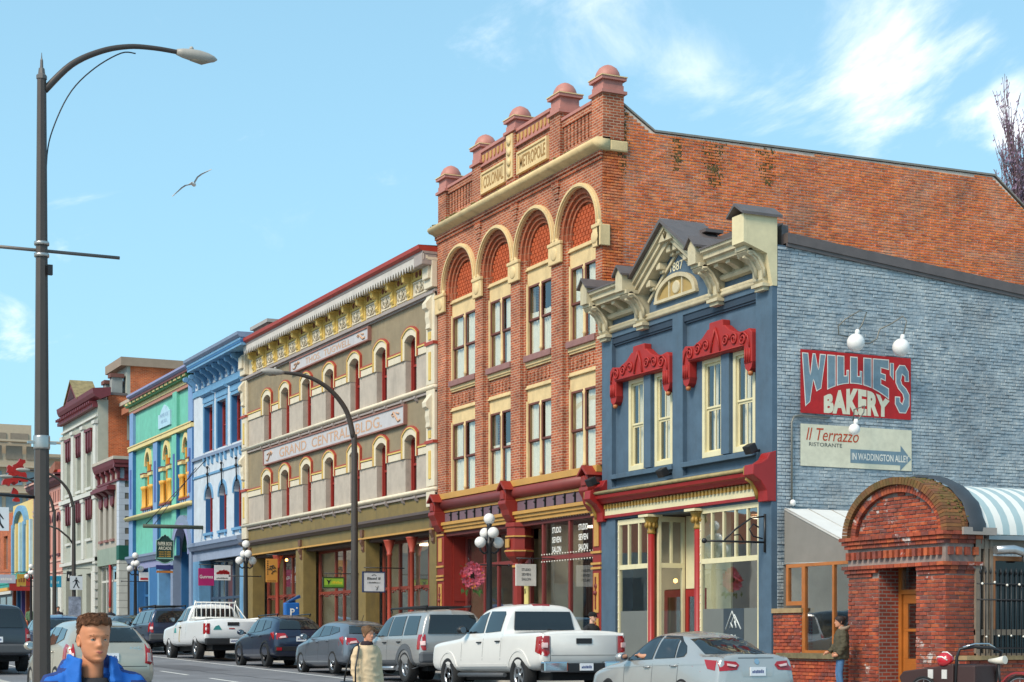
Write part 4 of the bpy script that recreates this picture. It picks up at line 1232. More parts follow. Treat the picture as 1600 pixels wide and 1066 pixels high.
def eave(x0,x1):
 mb=MB()
 mb.ext([(FRONT+.1,9.78),(FRONT-.1,9.78),(FRONT-.14,9.72),(FRONT-.1,9.66),(FRONT+.1,9.64)],'x',x0,x1)
 mb.box(x0,x1,EY+.12,FRONT+.1,9.98,10.03)
 mb.ext([(EY+.12,10.0),(EY+.1,10.08),(EY+.02,10.1),(EY+.02,10.2),(EY-.06,10.24),(EY-.08,10.32),(EY+.2,10.34),(FRONT,10.34),(FRONT,10.0)],'x',x0,x1)
 mb.box(x0,x1,FRONT-.02,FRONT+.06,9.64,10.0)
 e=mb.obj('eave',bcream,blue)
 n=3
 for k in range(n):
  cx=x0+(x1-x0)*(k+.5)/n
  mb=MB();mb.ext([(FRONT,9.98),(EY+.2,9.98),(EY+.2,9.9),(EY+.32,9.86),(FRONT-.12,9.78),(FRONT,9.74)],'x',cx-.09,cx+.09);mb.obj('modillion',bcream,e,bevel=.01)
 mb=MB();mb.ext([(EY-.1,10.34),(FRONT+.6,10.75),(FRONT+.6,10.68),(EY-.1,10.3)],'x',x0,x1);mb.obj('eave_roof',slate,blue)
eave(-39.44,-37.8);eave(-34.0,-32.5)
def pedestal(cx,zt,w=.34,depth=1.0):
 mb=MB();mb.box(cx-w/2,cx+w/2,EY-.12,EY+depth,10.03,zt-.16)
 mb.ext([(cx-w/2,zt-.16),(cx,zt),(cx+w/2,zt-.16)],'y',EY-.12,EY+depth);p=mb.obj('pedestal',bcream,blue)
 mb=MB();hw=w/2+.07;t=.05
 for sx in(-1,1):
  mb.ext([(cx,zt+t),(cx+sx*hw,zt-.16-.08+t),(cx+sx*hw,zt-.16-.08),(cx,zt)],'y',EY-.2,EY+depth+.06)
 mb.obj('pedestal_roof',slate,p)
for cx,zt in((-39.62,10.66),(-37.74,10.64),(-34.28,10.64)):pedestal(cx,zt)
# gable
gx,gz_,gw=-36.02,11.4,1.85
GY=21.36
mb=MB();mb.ext([(-37.45,9.46),(-34.35,9.46),(-34.35,9.8),(gx,11.2),(-37.45,9.8)],'y',FRONT+.0,22.0);mb.obj('gable_wall',bluep,blue)
def rake(sx):
 a=(gx,gz_);b=(gx+sx*1.72,10.2)
 d=Vector((b[0]-a[0],b[1]-a[1])).normalized();nrm=Vector((-d.y,d.x))*(-1 if sx<0 else 1)
 if nrm.y>0:nrm=-nrm
 def P(t,o):return(a[0]+(b[0]-a[0])*t+nrm.x*o,a[1]+(b[1]-a[1])*t+nrm.y*o)
 mb=MB()
 for(o0,o1,y0)in((0,.1,GY-.1),(.1,.2,GY-.02),(.2,.33,GY+.05)):
  q=[P(0,o0),P(1,o0),P(1,o1),P(0,o1)]
  q[0]=(gx,gz_-o0*1.25);q[3]=(gx,gz_-o1*1.25)
  mb.ext(q,'y',y0,FRONT+.02)
 mb.ext([P(.12,.5),P(1,.5),P(1,.57),P(.12,.57)],'y',FRONT-.06,FRONT)
 r=mb.obj('rake_cornice',bcream,blue)
 for t in(.22,.5,.78):
  c=P(t,.4);mb=MB()
  mb.ext([(c[0]-.09,c[1]-.07),(c[0]+.09,c[1]-.07),(c[0]+.09,c[1]+.1),(c[0]-.09,c[1]+.1)],'y',GY+.1,FRONT)
  mb.ext([(c[0]-.08,c[1]-.15),(c[0]+.08,c[1]-.15),(c[0]+.08,c[1]-.07),(c[0]-.08,c[1]-.07)],'y',GY+.2,FRONT);mb.obj('modillion',bcream,r,bevel=.02)
 mb=MB();q=[(gx,gz_+.1),P(1.0,-.06),P(1.0,0),(gx,gz_)]
 mb.ext(q,'y',GY-.22,22.4);mb.obj('gable_roof',slate,blue)
rake(-1);rake(1)
mb=MB();mb.ext([(gx-.32,gz_-.42),(gx+.32,gz_-.42),(gx,gz_-.04)],'y',GY-.06,FRONT);k_=mb.obj('apex_block',bcream,blue)
mb=MB()
for a in(-40,0,40):mb.tube([(gx,GY-.07,gz_-.36),(gx+.12*sin(radians(a)),GY-.08,gz_-.36+.17*cos(radians(a)))],[.03,.012],5)
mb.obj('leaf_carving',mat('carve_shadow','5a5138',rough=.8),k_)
mb=MB();mb.ext([(-36.6,11.12),(-35.3,11.12),(-35.3,11.2),(-36.6,11.2)],'y',22.0,22.5);mb.box(-36.6,-34.6,22.3,23.2,10.2,11.0);mb.obj('roof_box',slate,blue)
mb=MB();put_text(mb,'1887',(-36.42,FRONT-.012,10.31),(1,0,.0),(0,0,1),.58,.22,bold=.01);mb.obj('date',mat('date_cream','d8cfae',rough=.6),blue)
lc=(-36.1,9.7)
mb=MB();mb.strip(arc(lc[0],lc[1],.95,180,0,20,.54),arc(lc[0],lc[1],.83,180,0,20,.44),'y',FRONT-.1,FRONT);mb.box(lc[0]-.98,lc[0]+.98,FRONT-.1,FRONT,lc[1]-.07,lc[1])
for sx in(-.3,.3):mb.box(lc[0]+sx-.025,lc[0]+sx+.025,FRONT-.07,FRONT,lc[1],lc[1]+.42)
mb.lathe([(.14,-.05),(.17,-.02),(.17,0)],(lc[0],FRONT-.02,lc[1]+.2),12,'y')
l_=mb.obj('lunette',bcream,blue)
mb=MB();mb.ext(arc(lc[0],lc[1],.83,180,0,20,.44),'y',FRONT-.03,FRONT);mb.obj('lunette_panel',mat('tan_panel','a98f58',rough=.7),l_)
# right-hand parapet block in plain cream
mb=MB();mb.ext([(FRONT+.12,9.2),(EY+.6,9.2),(EY+.45,9.9),(EY-.0,10.05),(EY-.16,10.1),(EY-.16,10.72),(FRONT+.12,10.72)],'x',-32.5,BX1+.02);p=mb.obj('parapet_block',pale_cream,blue)
mb=MB();mb.ext([(-32.62,10.7),(-32.3,10.92),(BX1+.09,10.7),(BX1+.09,10.76),(-32.3,10.99),(-32.62,10.76)],'y',EY-.24,FRONT+.22);mb.obj('block_roof',slate,p)
mb=MB();mb.box(-32.55,BX1-.1,FRONT+.32,FRONT+.5,9.9,10.6);mb.obj('parapet_back',slate,blue)
# shop front
mb=MB()
mb.box(BX0,-39.18,FRONT-.02,FRONT+.5,-.3,4.45);mb.box(-32.56,BX1,FRONT-.02,FRONT+.5,-.3,4.45);mb.box(BX0,BX1,FRONT,FRONT+.4,4.45,5.3)
mb.obj('shop_wall',bluep,blue)
mb=MB();mb.box(BX0+.05,BX1-.02,FRONT-.1,FRONT,4.5,4.57);mb.ext([(FRONT,4.86),(FRONT-.2,4.88),(FRONT-.26,4.97),(FRONT-.34,5.0),(FRONT-.36,5.08),(FRONT,5.1)],'x',BX0+.2,BX1-.5);c_=mb.obj('shop_cornice',shopred,blue)
mb=MB();mb.box(BX0+.3,BX1-.42,FRONT-.08,FRONT,4.57,4.86)
mb2=MB().smooth();mb2.ext([(FRONT,5.1),(FRONT-.38,5.1),(FRONT-.42,5.14),(FRONT-.38,5.18),(FRONT,5.26)],'x',BX0+.1,BX1-.6);mb2.obj('cornice_top',mat('moss_cream','9c8c62',rough=.8,var=.3,scale=5),blue)
f_=mb.obj('shop_fascia',bcream2,blue)
dent=MB();n=44
for k in range(n):
 x=BX0+.35+(BX1-BX0-.85)*k/n;dent.box(x,x+.08,FRONT-.14,FRONT-.08,4.74,4.85)
dent.obj('dentils',gilt,f_,kind='stuff')
for(x0,x1)in((BX0-.05,BX0+.28),(BX1-.36,BX1+.015)):
 mb=MB();mb.ext([(FRONT+.1,5.55),(FRONT-.06,5.5),(FRONT-.14,5.36),(FRONT-.3,5.26),(FRONT-.5,5.22),(FRONT-.52,5.0),(FRONT-.4,4.92),(FRONT-.3,4.86),(FRONT-.16,4.66),(FRONT-.14,4.42),(FRONT+.1,4.42)],'x',x0,x1);s_=mb.obj('scroll_bracket',shopred,blue,bevel=.015)
 mb=MB();mb.box(x0-.04,x0+.2,FRONT-.5,FRONT-.36,5.02,5.2);mb.tube([(x0-.02,FRONT-.42,4.95),(x0-.02,FRONT-.26,4.85),(x0-.02,FRONT-.16,4.65),(x0-.02,FRONT-.12,4.5)],.06,6);mb.obj('gilt_scroll',gilt,s_)
def pane_frame(name,x0,x1,y,uprights,z0,zt,z1,parent,axis='x',m=None):
 """glazing with a row of tall lights over one plain sheet; axis 'y' turns it square to the street"""
 m=m or bcream2;t=.075
 def bx(mb,a0,a1,d0,d1,za,zb):
  if axis=='x':mb.box(a0,a1,y+d0,y+d1,za,zb)
  else:mb.box(y+d0,y+d1,a0,a1,za,zb)
 mb=MB()
 bx(mb,x0,x0+t,-.05,.05,z0,z1);bx(mb,x1-t,x1,-.05,.05,z0,z1)
 bx(mb,x0+t,x1-t,-.045,.045,z1-.13,z1);bx(mb,x0+t,x1-t,-.045,.045,zt-.06,zt+.06);bx(mb,x0+t,x1-t,-.045,.045,z0,z0+.1)
 xs=[x0+t]+[x0+(x1-x0)*k/uprights for k in range(1,uprights)]+[x1-t]
 for x in xs[1:-1]:bx(mb,x-.028,x+.028,-.04,.04,zt+.06,z1-.13)
 fr=mb.obj(name,m,parent)
 mb=MB()
 for k in range(int((z1-z0)/.19)):
  zz2=z0+.1+k*.19
  for x in(x0+t/2,):
   if axis=='x':mb.sph((x,y-.06,zz2),.018,5,3)
 if mb.v:mb.obj('bulb_row',MATS['bulb_white'],fr,kind='stuff')
 for a,b in zip(xs,xs[1:]):
  mb=MB();bx(mb,a+.02,b-.02,-.006,.006,zt+.06,z1-.13);mb.obj('pane',shopglass,fr)
 mb=MB();bx(mb,x0+t,x1-t,-.006,.006,z0+.1,zt-.06);mb.obj('pane',shopglass,fr)
 return fr
gB=G(-36)+.13
wl=pane_frame('shop_window',-39.1,-37.5,FRONT+.06,3,gB+.1,3.2,4.42,blue)
wr=pane_frame('shop_window',-35.1,-32.58,FRONT+.06,5,gB+.1,3.2,4.46,blue)
# slanted entrance recess: side lights and the red door
wm=pane_frame('shop_window',FRONT+.16,FRONT+.92,-37.32,2,gB,3.2,4.42,blue,axis='y')
mb=MB();mb.box(-37.28,-35.2,FRONT+.95,FRONT+1.0,gB+2.3,4.44)
mb.box(-36.3,-35.2,FRONT+.95,FRONT+1.0,gB-.1,gB+2.3)
mb.obj('door_panel',bcream2,blue)
mb=MB();mb.wall(-37.26,-36.32,gB,gB+2.28,FRONT+.93,FRONT+.98,[(-37.12,-36.48,gB+.35,gB+2.1)]);d_=mb.obj('door',shopred,blue)
pane_obj(-37.12,-36.48,gB+.35,gB+2.1,FRONT+.95,d_,shopglass)
mb=MB();mb.sph((-36.42,FRONT+.9,gB+1.0),.045,8,6);mb.obj('handle',mat('nickel','c0bdb5',rough=.25,metal=1),d_)
for x in(-37.4,-35.2):
 mb=MB();mb.lathe([(.12,gB-.2),(.12,gB+.3),(.085,gB+.34),(.085,4.0)],(x,FRONT+.02,0),14);mb.obj('column',shopred,blue)
 mb=MB();mb.lathe([(.09,3.98),(.11,4.02),(.09,4.06),(.12,4.2),(.17,4.34),(.2,4.4)],(x,FRONT+.02,0),10)
 for k in range(8):mb.sph((x+.13*cos(k*pi/4),FRONT+.02+.13*sin(k*pi/4),4.2),.05,6,4,1.6)
 mb.obj('column_capital',gilt,blue)
 mb=MB();mb.box(x-.24,x+.24,FRONT-.22,FRONT+.2,4.4,4.46);mb.obj('abacus',bcream2,blue)
mb=MB();mb.box(-39.18,-32.56,FRONT+.12,26,4.46,4.56);mb.obj('soffit',mat('soffit_grey','4c4a48',rough=.8),blue)
room('shop_room',-39.15,-32.5,FRONT+1.05,27,gB-.1,4.45,mat('brick_inside','8a6a52',rough=.9,var=.3,scale=2),blue)
frost=glass_mat('frosted_film',tint=(.34,.36,.36),rough=.25,extra=.1)
for(a,b,y,p)in((-39.02,-37.58,FRONT+.045,wl),(-35.02,-32.66,FRONT+.045,wr)):
 mb=MB();mb.box(a,b,y,y+.004,gB+.2,gB+1.75);mb.obj('frosted_film',mat('frosted_grey','6f7370',rough=.35,var=.06,scale=1),p)
mb=MB();mb.box(-34.1,-33.25,FRONT+.036,FRONT+.042,gB+.3,gB+1.75);q=mb.obj('window_sign',mat('sign_slate','39434b',rough=.4),wr)
mb=MB();put_text(mb,'EDDA',(-34.02,FRONT+.033,gB+1.0),(1,0,0),(0,0,1),.48,.15);put_text(mb,'CREATIVE',(-33.87,FRONT+.033,gB+.84),(1,0,0),(0,0,1),.52,.085)
for pts in([(-34.0,1.27),(-33.72,1.68),(-33.55,1.42)],[(-33.82,1.3),(-33.62,1.6),(-33.36,1.27)],[(-33.78,1.42),(-33.7,1.3)],[(-33.62,1.46),(-33.55,1.3)]):
 mb.tube([(a,FRONT+.034,gB+b)for(a,b)in pts],.02,4)
mb.obj('lettering',mat('sign_white','d5dad8',rough=.5),q)
mb=MB();mb.box(-37.325,-37.321,FRONT+.24,FRONT+.84,gB+.12,gB+1.75);mb.obj('frosted_film',MATS['frosted_grey'],wm)
# inside: wooden panel, framed inner door, globe lamp
MB().box(-33.9,-32.75,FRONT+1.4,FRONT+1.5,gB+1.55,gB+2.6).obj('wood_panel',mat('plywood','b8763f',rough=.6,var=.2,scale=3),blue)
mb=MB();mb.wall(-35.05,-34.2,gB+1.5,gB+2.95,FRONT+1.6,FRONT+1.66,[(-34.95,-34.3,gB+2.0,gB+2.8)]);mb.obj('inner_door',bcream2,blue)
MB().sph((-34.0,FRONT+1.5,gB+2.95),.1,12,8).obj('globe_lamp',white_m,blue)
MB().sph((-38.7,FRONT+1.5,gB+2.55),.06,8,6).obj('shop_lamp',MATS['lamp_glow'],blue)
for k in range(3):MB().box(-38.5+k*2.2,-37.9+k*2.2,FRONT+2.2,FRONT+2.6,4.36,4.4).obj('fill_panel',MATS['fill_glow'],blue)  # added glow panels that brighten the room behind the glass
# side wall: painted bricks on painted mortar
pbrick=brick_piece_mat('painted_side_brick',['95a2aa','9aa6ad','909ea7','9fa9af','97a4ac'],patch='c3c9c9',patch_at=(.5,.7),grime=.45,spread=.25,pale='c9cdca',pale_amt=.45,relief=.03)
pmort=mat('painted_mortar','8d9ba4',rough=.9,var=.15,scale=2)
sl=lambda y:10.2-(y-21.7)*.0872
mb=MB();mb.ext([(FRONT+.5,-.3),(40,-.3),(40,sl(40)),(FRONT+.5,sl(FRONT+.5))],'x',BX1-.32,BX1-.002);mb.obj('side_wall',pmort,blue)
mb=MB();mb.box(BX1-.3,BX1-.001,FRONT+.12,FRONT+.52,-.3,10.12);mb.obj('side_wall_edge',bluep,blue)
brickwork(blue,pbrick,FRONT+.13,33.0,0.0,10.2,(lambda a,z:(BX1,a,z),pi/2),lambda a,z,w:z<sl(a)-.06 and True and(z>1.9 or a<24),lambda a,z:(a-21.7)+abs(z-6.5)*.8,key='blueside',depth=.014,jit=.95)
mb=MB();mb.ext([(FRONT+.35,sl(FRONT+.35)),(40,sl(40)),(40,sl(40)+.22),(FRONT+.35,sl(FRONT+.35)+.22)],'x',BX1-.4,BX1+.1)
mb.ext([(FRONT+.35,sl(FRONT+.35)-.08),(40,sl(40)-.08),(40,sl(40)),(FRONT+.35,sl(FRONT+.35))],'x',BX1+.03,BX1+.07);mb.obj('coping',slate,blue)
mb=MB();mb.ext([(FRONT+.5,10.0),(40,8.5),(40,8.4),(FRONT+.5,9.9)],'x',BX0+.1,BX1-.35);mb.obj('roof',roof_m,blue)
# painted advertisements: paint laid on the bricks
PXS=BX1+.034
psign=mat('sign_paint_red','b01d20',rough=.8,var=.15,scale=7)
psgrey=mat('sign_paint_grey','6f8794',rough=.8,var=.15,scale=7)
pscream=mat('sign_paint_cream','d2cdb6',rough=.8,var=.1,scale=5)
pswhite=mat('sign_paint_white','dedad0',rough=.8,var=.1,scale=7)
psor=mat('sign_paint_orange','b5431d',rough=.8)
psdk=mat('sign_paint_dark','3b3f42',rough=.8)
Q=lambda y,z,d=0:(PXS+d,y,z)
def flat(mb,pts,d=0):mb.add([Q(y,z,d)for(y,z)in pts],[tuple(range(len(pts)))])
Y0,Y1,Z0,Z1=22.43,25.5,6.42,7.84
mb=MB();flat(mb,[(Y0,Z0),(Y1,Z0),(Y1,Z1),(Y0,Z1)]);ws_=mb.obj('painted_sign',psign,blue)
def wbot(a):
 return .06+.42*max(0,1-((a-.48)/.44)**2)
def dense(poly,n=6):
 out_=[]
 for i in range(len(poly)):
  p,q=poly[i],poly[(i+1)%len(poly)]
  out_+=[(p[0]+(q[0]-p[0])*k/n,p[1]+(q[1]-p[1])*k/n)for k in range(n)]
 return out_
GLY={'I':[(0,0),(1,0),(1,1),(0,1)],'L':[(0,0),(1,0),(1,.5),(.8,.5),(.8,.3),(.62,.3),(.62,1),(0,1)],'E':[(0,0),(1,0),(1,.28),(.52,.28),(.52,.42),(.8,.42),(.8,.6),(.52,.6),(.52,.74),(1,.74),(1,1),(0,1)],'W':[(.14,0),(.34,0),(.47,.42),(.6,.12),(.8,.12),(1,1),(.74,1),(.68,.62),(.56,1),(.44,1),(.34,.55),(.26,1),(0,1)],'S':[(.0,.18),(.3,.0),(.75,0),(1,.16),(1,.4),(.78,.52),(.5,.6),(.42,.68),(.5,.8),(.66,.76),(.66,.66),(.98,.66),(.94,.88),(.7,1),(.3,1),(.04,.86),(.04,.62),(.22,.5),(.52,.4),(.6,.3),(.5,.2),(.36,.24),(.36,.34),(0,.34)]}
def inset(poly,d):
 n=len(poly);ar=sum(poly[i][0]*poly[(i+1)%n][1]-poly[(i+1)%n][0]*poly[i][1]for i in range(n))
 sg=1 if ar>0 else-1;res=[]
 for i in range(n):
  p0,p1,p2=Vector(poly[i-1]),Vector(poly[i]),Vector(poly[(i+1)%n])
  a,b=(p1-p0).normalized(),(p2-p1).normalized()
  na,nb=Vector((-a.y,a.x))*sg,Vector((-b.y,b.x))*sg
  m_=na+nb
  m_=m_/max(.35,m_.dot(na))if m_.length>1e-6 else na
  res.append(tuple(p1+m_*d))
 return res
def letters(outline):
 mb=MB()
 spec=[('W',.012,.225),('I',.235,.31),('L',.32,.43),('L',.44,.55),('I',.56,.635),('E',.645,.795),('S',.85,.985)]
 for(ch,a0,a1)in spec:
  P=[]
  for(u,v)in dense(GLY[ch]):
   a=a0+(a1-a0)*u
   if ch=='S':bot,top=.1,.88
   else:bot,top=wbot(a)+.04,.95
   P.append((Y0+(Y1-Y0)*a,Z0+(Z1-Z0)*(bot+(top-bot)*v)))
  if not outline:P=inset(P,.022)
  mb.add([Q(y,z,.004 if outline else .008)for(y,z)in P],[tuple(range(len(P)))])
 g=0 if outline else .007
 a0,a1=.803+g,.84-g;mb.add([Q(Y0+(Y1-Y0)*a,Z0+(Z1-Z0)*b,.004 if outline else .008)for(a,b)in((a0,.9-g),(a1,.9-g),(a1,.62+g),(a0,.7+g))],[(0,1,2,3)])
 return mb
letters(True).obj('sign_lettering',pswhite,ws_);letters(False).obj('sign_lettering',psgrey,ws_)
mb=MB()
def bw(a,b):return a,b*(1-.55*(2*a-1)**2*(.6))
put_text(mb,'BAKERY',Q(23.06,6.45,.004),(0,1,0),(0,0,1),1.83,.6,bold=.06,spacing=1.12,warp=lambda a,b:(a,b*(1-.75*(a-.5)**2*2)))
mb.obj('sign_lettering',pscream,ws_)
Y0b,Y1b,Z0b,Z1b=22.43,25.52,5.24,6.18
mb=MB();flat(mb,[(Y0b,Z0b),(Y1b,Z0b),(Y1b,Z1b),(Y0b,Z1b)]);w2=mb.obj('painted_sign',pscream,blue)
mb=MB();put_text(mb,'Il Terrazzo',Q(22.58,5.82,.004),(0,1,0.0),(0,.22,1),1.42,.28,bold=.0);mb.obj('sign_lettering',psor,w2)
mb=MB();put_text(mb,'RISTORANTE',Q(22.66,5.69,.004),(0,1,0),(0,0,1),.9,.085);mb.obj('sign_lettering',psdk,w2)
mb=MB();flat(mb,[(23.79,5.36),(25.19,5.36),(25.19,5.24),(25.5,5.51),(25.2,5.82),(25.2,5.67),(23.79,5.67)],.004);mb.obj('sign_arrow',psgrey,w2)
mb=MB();put_text(mb,'IN WADDINGTON ALLEY',Q(23.83,5.43,.008),(0,1,0),(0,0,1),1.6,.16,bold=.02);mb.obj('sign_lettering',pswhite,w2)
# ------------------------------------------------------------------ pale blue building
LX0,LX1=-80.4,-72.2
lb=thing('commercial_building','pale blue building with deep blue bracketed cornice and red window sashes','building',(LX0,FRONT,G(LX0)))
lwall=mat('pale_blue_paint','c3cbd3',rough=.7,var=.1,dirt=.2,scale=2)
lblue=mat('mid_blue_trim','6a99bd',rough=.6,var=.1,dirt=.15)
dblue=mat('deep_blue_trim','2f6596',rough=.55,var=.08)
sblue=mat('steel_blue_trim','7d8ba3',rough=.6,var=.08)
WU=[(-78.5,-77.0),(-76.35,-74.85),(-74.05,-72.55)]
WL_=[(-78.35,-77.15),(-76.05,-74.9),(-73.75,-72.6)]
mb=MB();mb.wall(LX0,LX1,5.3,12.7,FRONT,22.2,[(a,b,9.95,12.05)for a,b in WU]+[(a,b,6.2,8.35)for a,b in WL_]);mb.obj('wall',lwall,lb)
for(a,b)in WU:
 mb=MB()
 for(p,q,r,t)in((a-.12,a,9.95,12.17),(b,b+.12,9.95,12.17),(a,b,12.05,12.17)):mb.box(p,q,FRONT-.05,FRONT,r,t)
 mb.box(a-.16,b+.16,FRONT-.06,FRONT,12.22,12.48);mb.obj('architrave',lblue,lb)
 mb=MB();mb.ext([(FRONT,12.5),(FRONT-.1,12.5),(FRONT-.22,12.58),(FRONT-.22,12.64),(FRONT,12.66)],'x',a-.2,b+.2);mb.obj('hood',lblue,lb)
 MB().box(a,a+.015,FRONT,22.2,9.95,12.05).obj('reveal',dblue,lb)
for(a,b)in WL_:
 c=(a+b)/2
 mb=MB();mb.strip(arc(c,7.75,b-c+.16,180,0,14),arc(c,7.75,b-c,180,0,14),'y',FRONT-.05,FRONT+.02)
 mb.obj('arch_head',lblue,lb)
 mb=MB();pts=arc(c,7.75,b-c,180,0,12)
 for k in range(12):mb.ext([pts[k],pts[k+1],(pts[k+1][0],8.36),(pts[k][0],8.36)],'y',FRONT+.002,22.1)
 mb.obj('head_fill',lwall,lb)
 MB().box(a,a+.015,FRONT+.01,22.2,6.2,7.8).obj('reveal',dblue,lb)
def simple_window(parent,a,b,z0,z1,y,m,t=.1,gm=None):
 mb=MB();mb.box(a,a+t,y,y+.1,z0,z1);mb.box(b-t,b,y,y+.1,z0,z1);mb.box(a+t,b-t,y,y+.1,z0,z0+t);mb.box(a+t,b-t,y,y+.1,z1-t,z1);mb.box(a+t,b-t,y+.02,y+.08,(z0+z1)/2-.03,(z0+z1)/2+.03)
 fr=mb.obj('window',m,parent)
 zm=(z0+z1)/2
 pane_obj(a+t,b-t,z0+t,zm-.03,y+.05,fr,gm);pane_obj(a+t,b-t,zm+.03,z1-t,y+.05,fr,gm)
 return fr
for(a,b)in WU:simple_window(lb,a,b,9.95,12.05,21.93,redsash,.16)
for(a,b)in WL_:simple_window(lb,a,b,6.2,8.4,21.93,redsash,.13)
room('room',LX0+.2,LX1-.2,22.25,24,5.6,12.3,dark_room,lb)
mb=MB();mb.box(LX0,LX1,FRONT-.12,FRONT,9.68,9.82);mb.obj('string_course',sblue,lb)
for(a,b)in WU:
 for x in(a+.1,b-.1,(a+b)/2):
  mb=MB();mb.ext([(FRONT,9.3),(FRONT-.08,9.35),(FRONT-.1,9.55),(FRONT-.12,9.68),(FRONT,9.68)],'x',x-.08,x+.08);mb.obj('sill_bracket',lblue,lb)
mb=MB();mb.box(LX0,LX1,FRONT-.05,FRONT,8.85,8.95);mb.obj('string_course',lblue,lb)
for x in(-77.7,-75.4,-73.1):
 mb=MB();mb.tube([(x,FRONT-.08,8.2),(x,FRONT-.1,9.2)],.035,6);mb.sph((x,FRONT-.1,9.2),.07,6,5);mb.sph((x,FRONT-.1,8.9),.08,6,5);mb.obj('tie_plate',black_m,lb)
for(a,b)in WL_:
 mb=MB();mb.box(a-.1,b+.1,FRONT-.1,FRONT,6.08,6.2);mb.box(a,a+.12,FRONT-.08,FRONT,5.92,6.08);mb.box(b-.12,b,FRONT-.08,FRONT,5.92,6.08);mb.obj('sill',lblue,lb)
mb=MB();mb.box(LX0,LX1,FRONT-.06,22.2,12.68,12.95);mb.obj('frieze_base',lblue,lb)
mb=MB();mb.box(LX0,LX1,FRONT,22.2,12.95,13.9);mb.obj('frieze',dblue,lb)
n=8
for k in range(n+1):
 x=LX0+.15+(LX1-LX0-.3)*k/n
 mb=MB();mb.ext([(FRONT,12.98),(FRONT-.08,13.0),(FRONT-.12,13.2),(FRONT-.42,13.45),(FRONT-.46,13.62),(FRONT,13.66)],'x',x-.1,x+.1)
 mb.lathe([(.12,-.11),(.12,.11)],(x,FRONT-.44,13.54),10,'x')
 mb.obj('bracket',lblue,lb)
 if k<n:
  c=x+(LX1-LX0-.3)/n/2
  mb=MB();mb.ext([(c-.22,12.98),(c+.22,12.98),(c+.12,13.4),(c-.12,13.4)],'y',FRONT-.04,FRONT);p=mb.obj('frieze_panel',lwall,lb)
  MB().lathe([(.07,-.02),(.07,0)],(c,FRONT-.045,13.15),8,'y').obj('roundel',dblue,p)
CLX0,CLX1=LX0+2.2,LX1+2.6
mb=MB();mb.box(CLX0-.6,CLX1-.6,FRONT-.75,22.2,13.66,13.76);mb.box(CLX0-.6,CLX1-.6,FRONT-.78,22.2,13.88,13.98);mb.obj('cornice',lblue,lb)
mb=MB();mb.box(CLX0-.6,CLX1-.6,FRONT-.77,22.2,13.76,13.88);mb.obj('cornice_fascia',dblue,lb)
mb=MB();mb.ext([(22.2,13.98),(FRONT-.8,13.98),(FRONT-.9,14.08),(FRONT-.92,14.2),(22.2,14.22)],'x',CLX0-.7,CLX1-.55);mb.obj('cornice_cap',sblue,lb)
mb=MB();mb.box(LX0,LX1,22.2,30,12,14.0);mb.obj('rear_block',lwall,lb)
mb=MB();mb.box(LX1-1.6,LX1+.6,22.6,24.5,13.9,14.95);mb.obj('chimney',mat('chimney_brick','8a6a5c',rough=.9,var=.2,scale=4),lb)
mb=MB();mb.box(LX1-1.8,LX1+.7,22.5,24.6,14.95,15.1);mb.obj('chimney_cap',mat('cap_grey','a09a94',rough=.8),lb)
mb=MB();mb.box(LX0,LX1,FRONT-.02,22.2,5.3,5.42);mb.ext([(FRONT,5.42),(FRONT-.2,5.44),(FRONT-.3,5.6),(FRONT-.34,5.62),(FRONT-.34,5.78),(FRONT-.1,5.84),(FRONT,5.86)],'x',LX0,LX1);mb.obj('shop_cornice',sblue,lb)
mb=MB();mb.box(LX0,LX1,FRONT-.04,FRONT+.2,4.95,5.3);mb.obj('fascia',mat('grey_blue_fascia','8e9bb2',rough=.6),lb)
for q in((LX0,-79.3),(LX1-.55,LX1)):MB().box(q[0],q[1],FRONT-.04,FRONT+.5,-.2,4.95).obj('pier',lblue,lb)
fr=shopfront(lb,-79.3,LX1-.55,22.25,(G(-76)-.1,G(-76)+.5,3.2,4.95),(-78.0,-76.8,-75.6,-74.0),mat('navy_trim','38495f',rough=.5),mw=.13)
room('shop_room',-79.3,LX1-.55,22.4,26,.9,4.9,paleint,lb)
MB().box(-76.6,-75.8,22.28,22.34,1.2,4.7).obj('red_door',mat('crimson','9a1a33',rough=.5),lb)
mb=MB()
for k in range(9):mb.sph((-73.3+.35*sin(k*2.4),22.2,2.3+.45*cos(k*1.7)),.16,8,6)
mb.obj('window_poster',mat('poster_red','b5513f',rough=.7,var=.3,scale=4),lb,kind='stuff')
# ------------------------------------------------------------------ turquoise arcade
AX0,AX1=-93.4,-80.4
ar=thing('arcade_building','turquoise and blue arcade building with yellow arched windows and a big round entrance arch','building',(AX0,FRONT,G(AX0)))
turq=mat('turquoise_paint','6cb8a2',rough=.65,var=.1,dirt=.18)
turqd=mat('turquoise_dark','1f8a6c',rough=.65,var=.07)
peri=mat('periwinkle_paint','7796c0',rough=.6,var=.07)
cob=mat('cobalt_paint','33699c',rough=.55,var=.08)
sun_y=mat('sun_yellow','dda543',rough=.55,var=.07)
butter=mat('butter_trim','dcc78a',rough=.6,var=.08,dirt=.1)
orange_p=mat('burnt_orange','b5512a',rough=.55,var=.08)
salmon=mat('salmon_trim','b97f6c',rough=.6,var=.08)
lilac=mat('lilac_edge','8c8fb4',rough=.6,var=.06)
green_d=mat('green_trim','3d7a4a',rough=.6,var=.1)
mb=MB();mb.box(AX0,AX1,FRONT+.1,22.4,11.5,13.6);mb.obj('wall',turq,ar)
BAY=[(-90.6,-88.5),(-86.7,-84.7),(-82.9,-80.95)]
hl=[]
for(a,b)in BAY:hl.append((a,b,8.15,10.9))
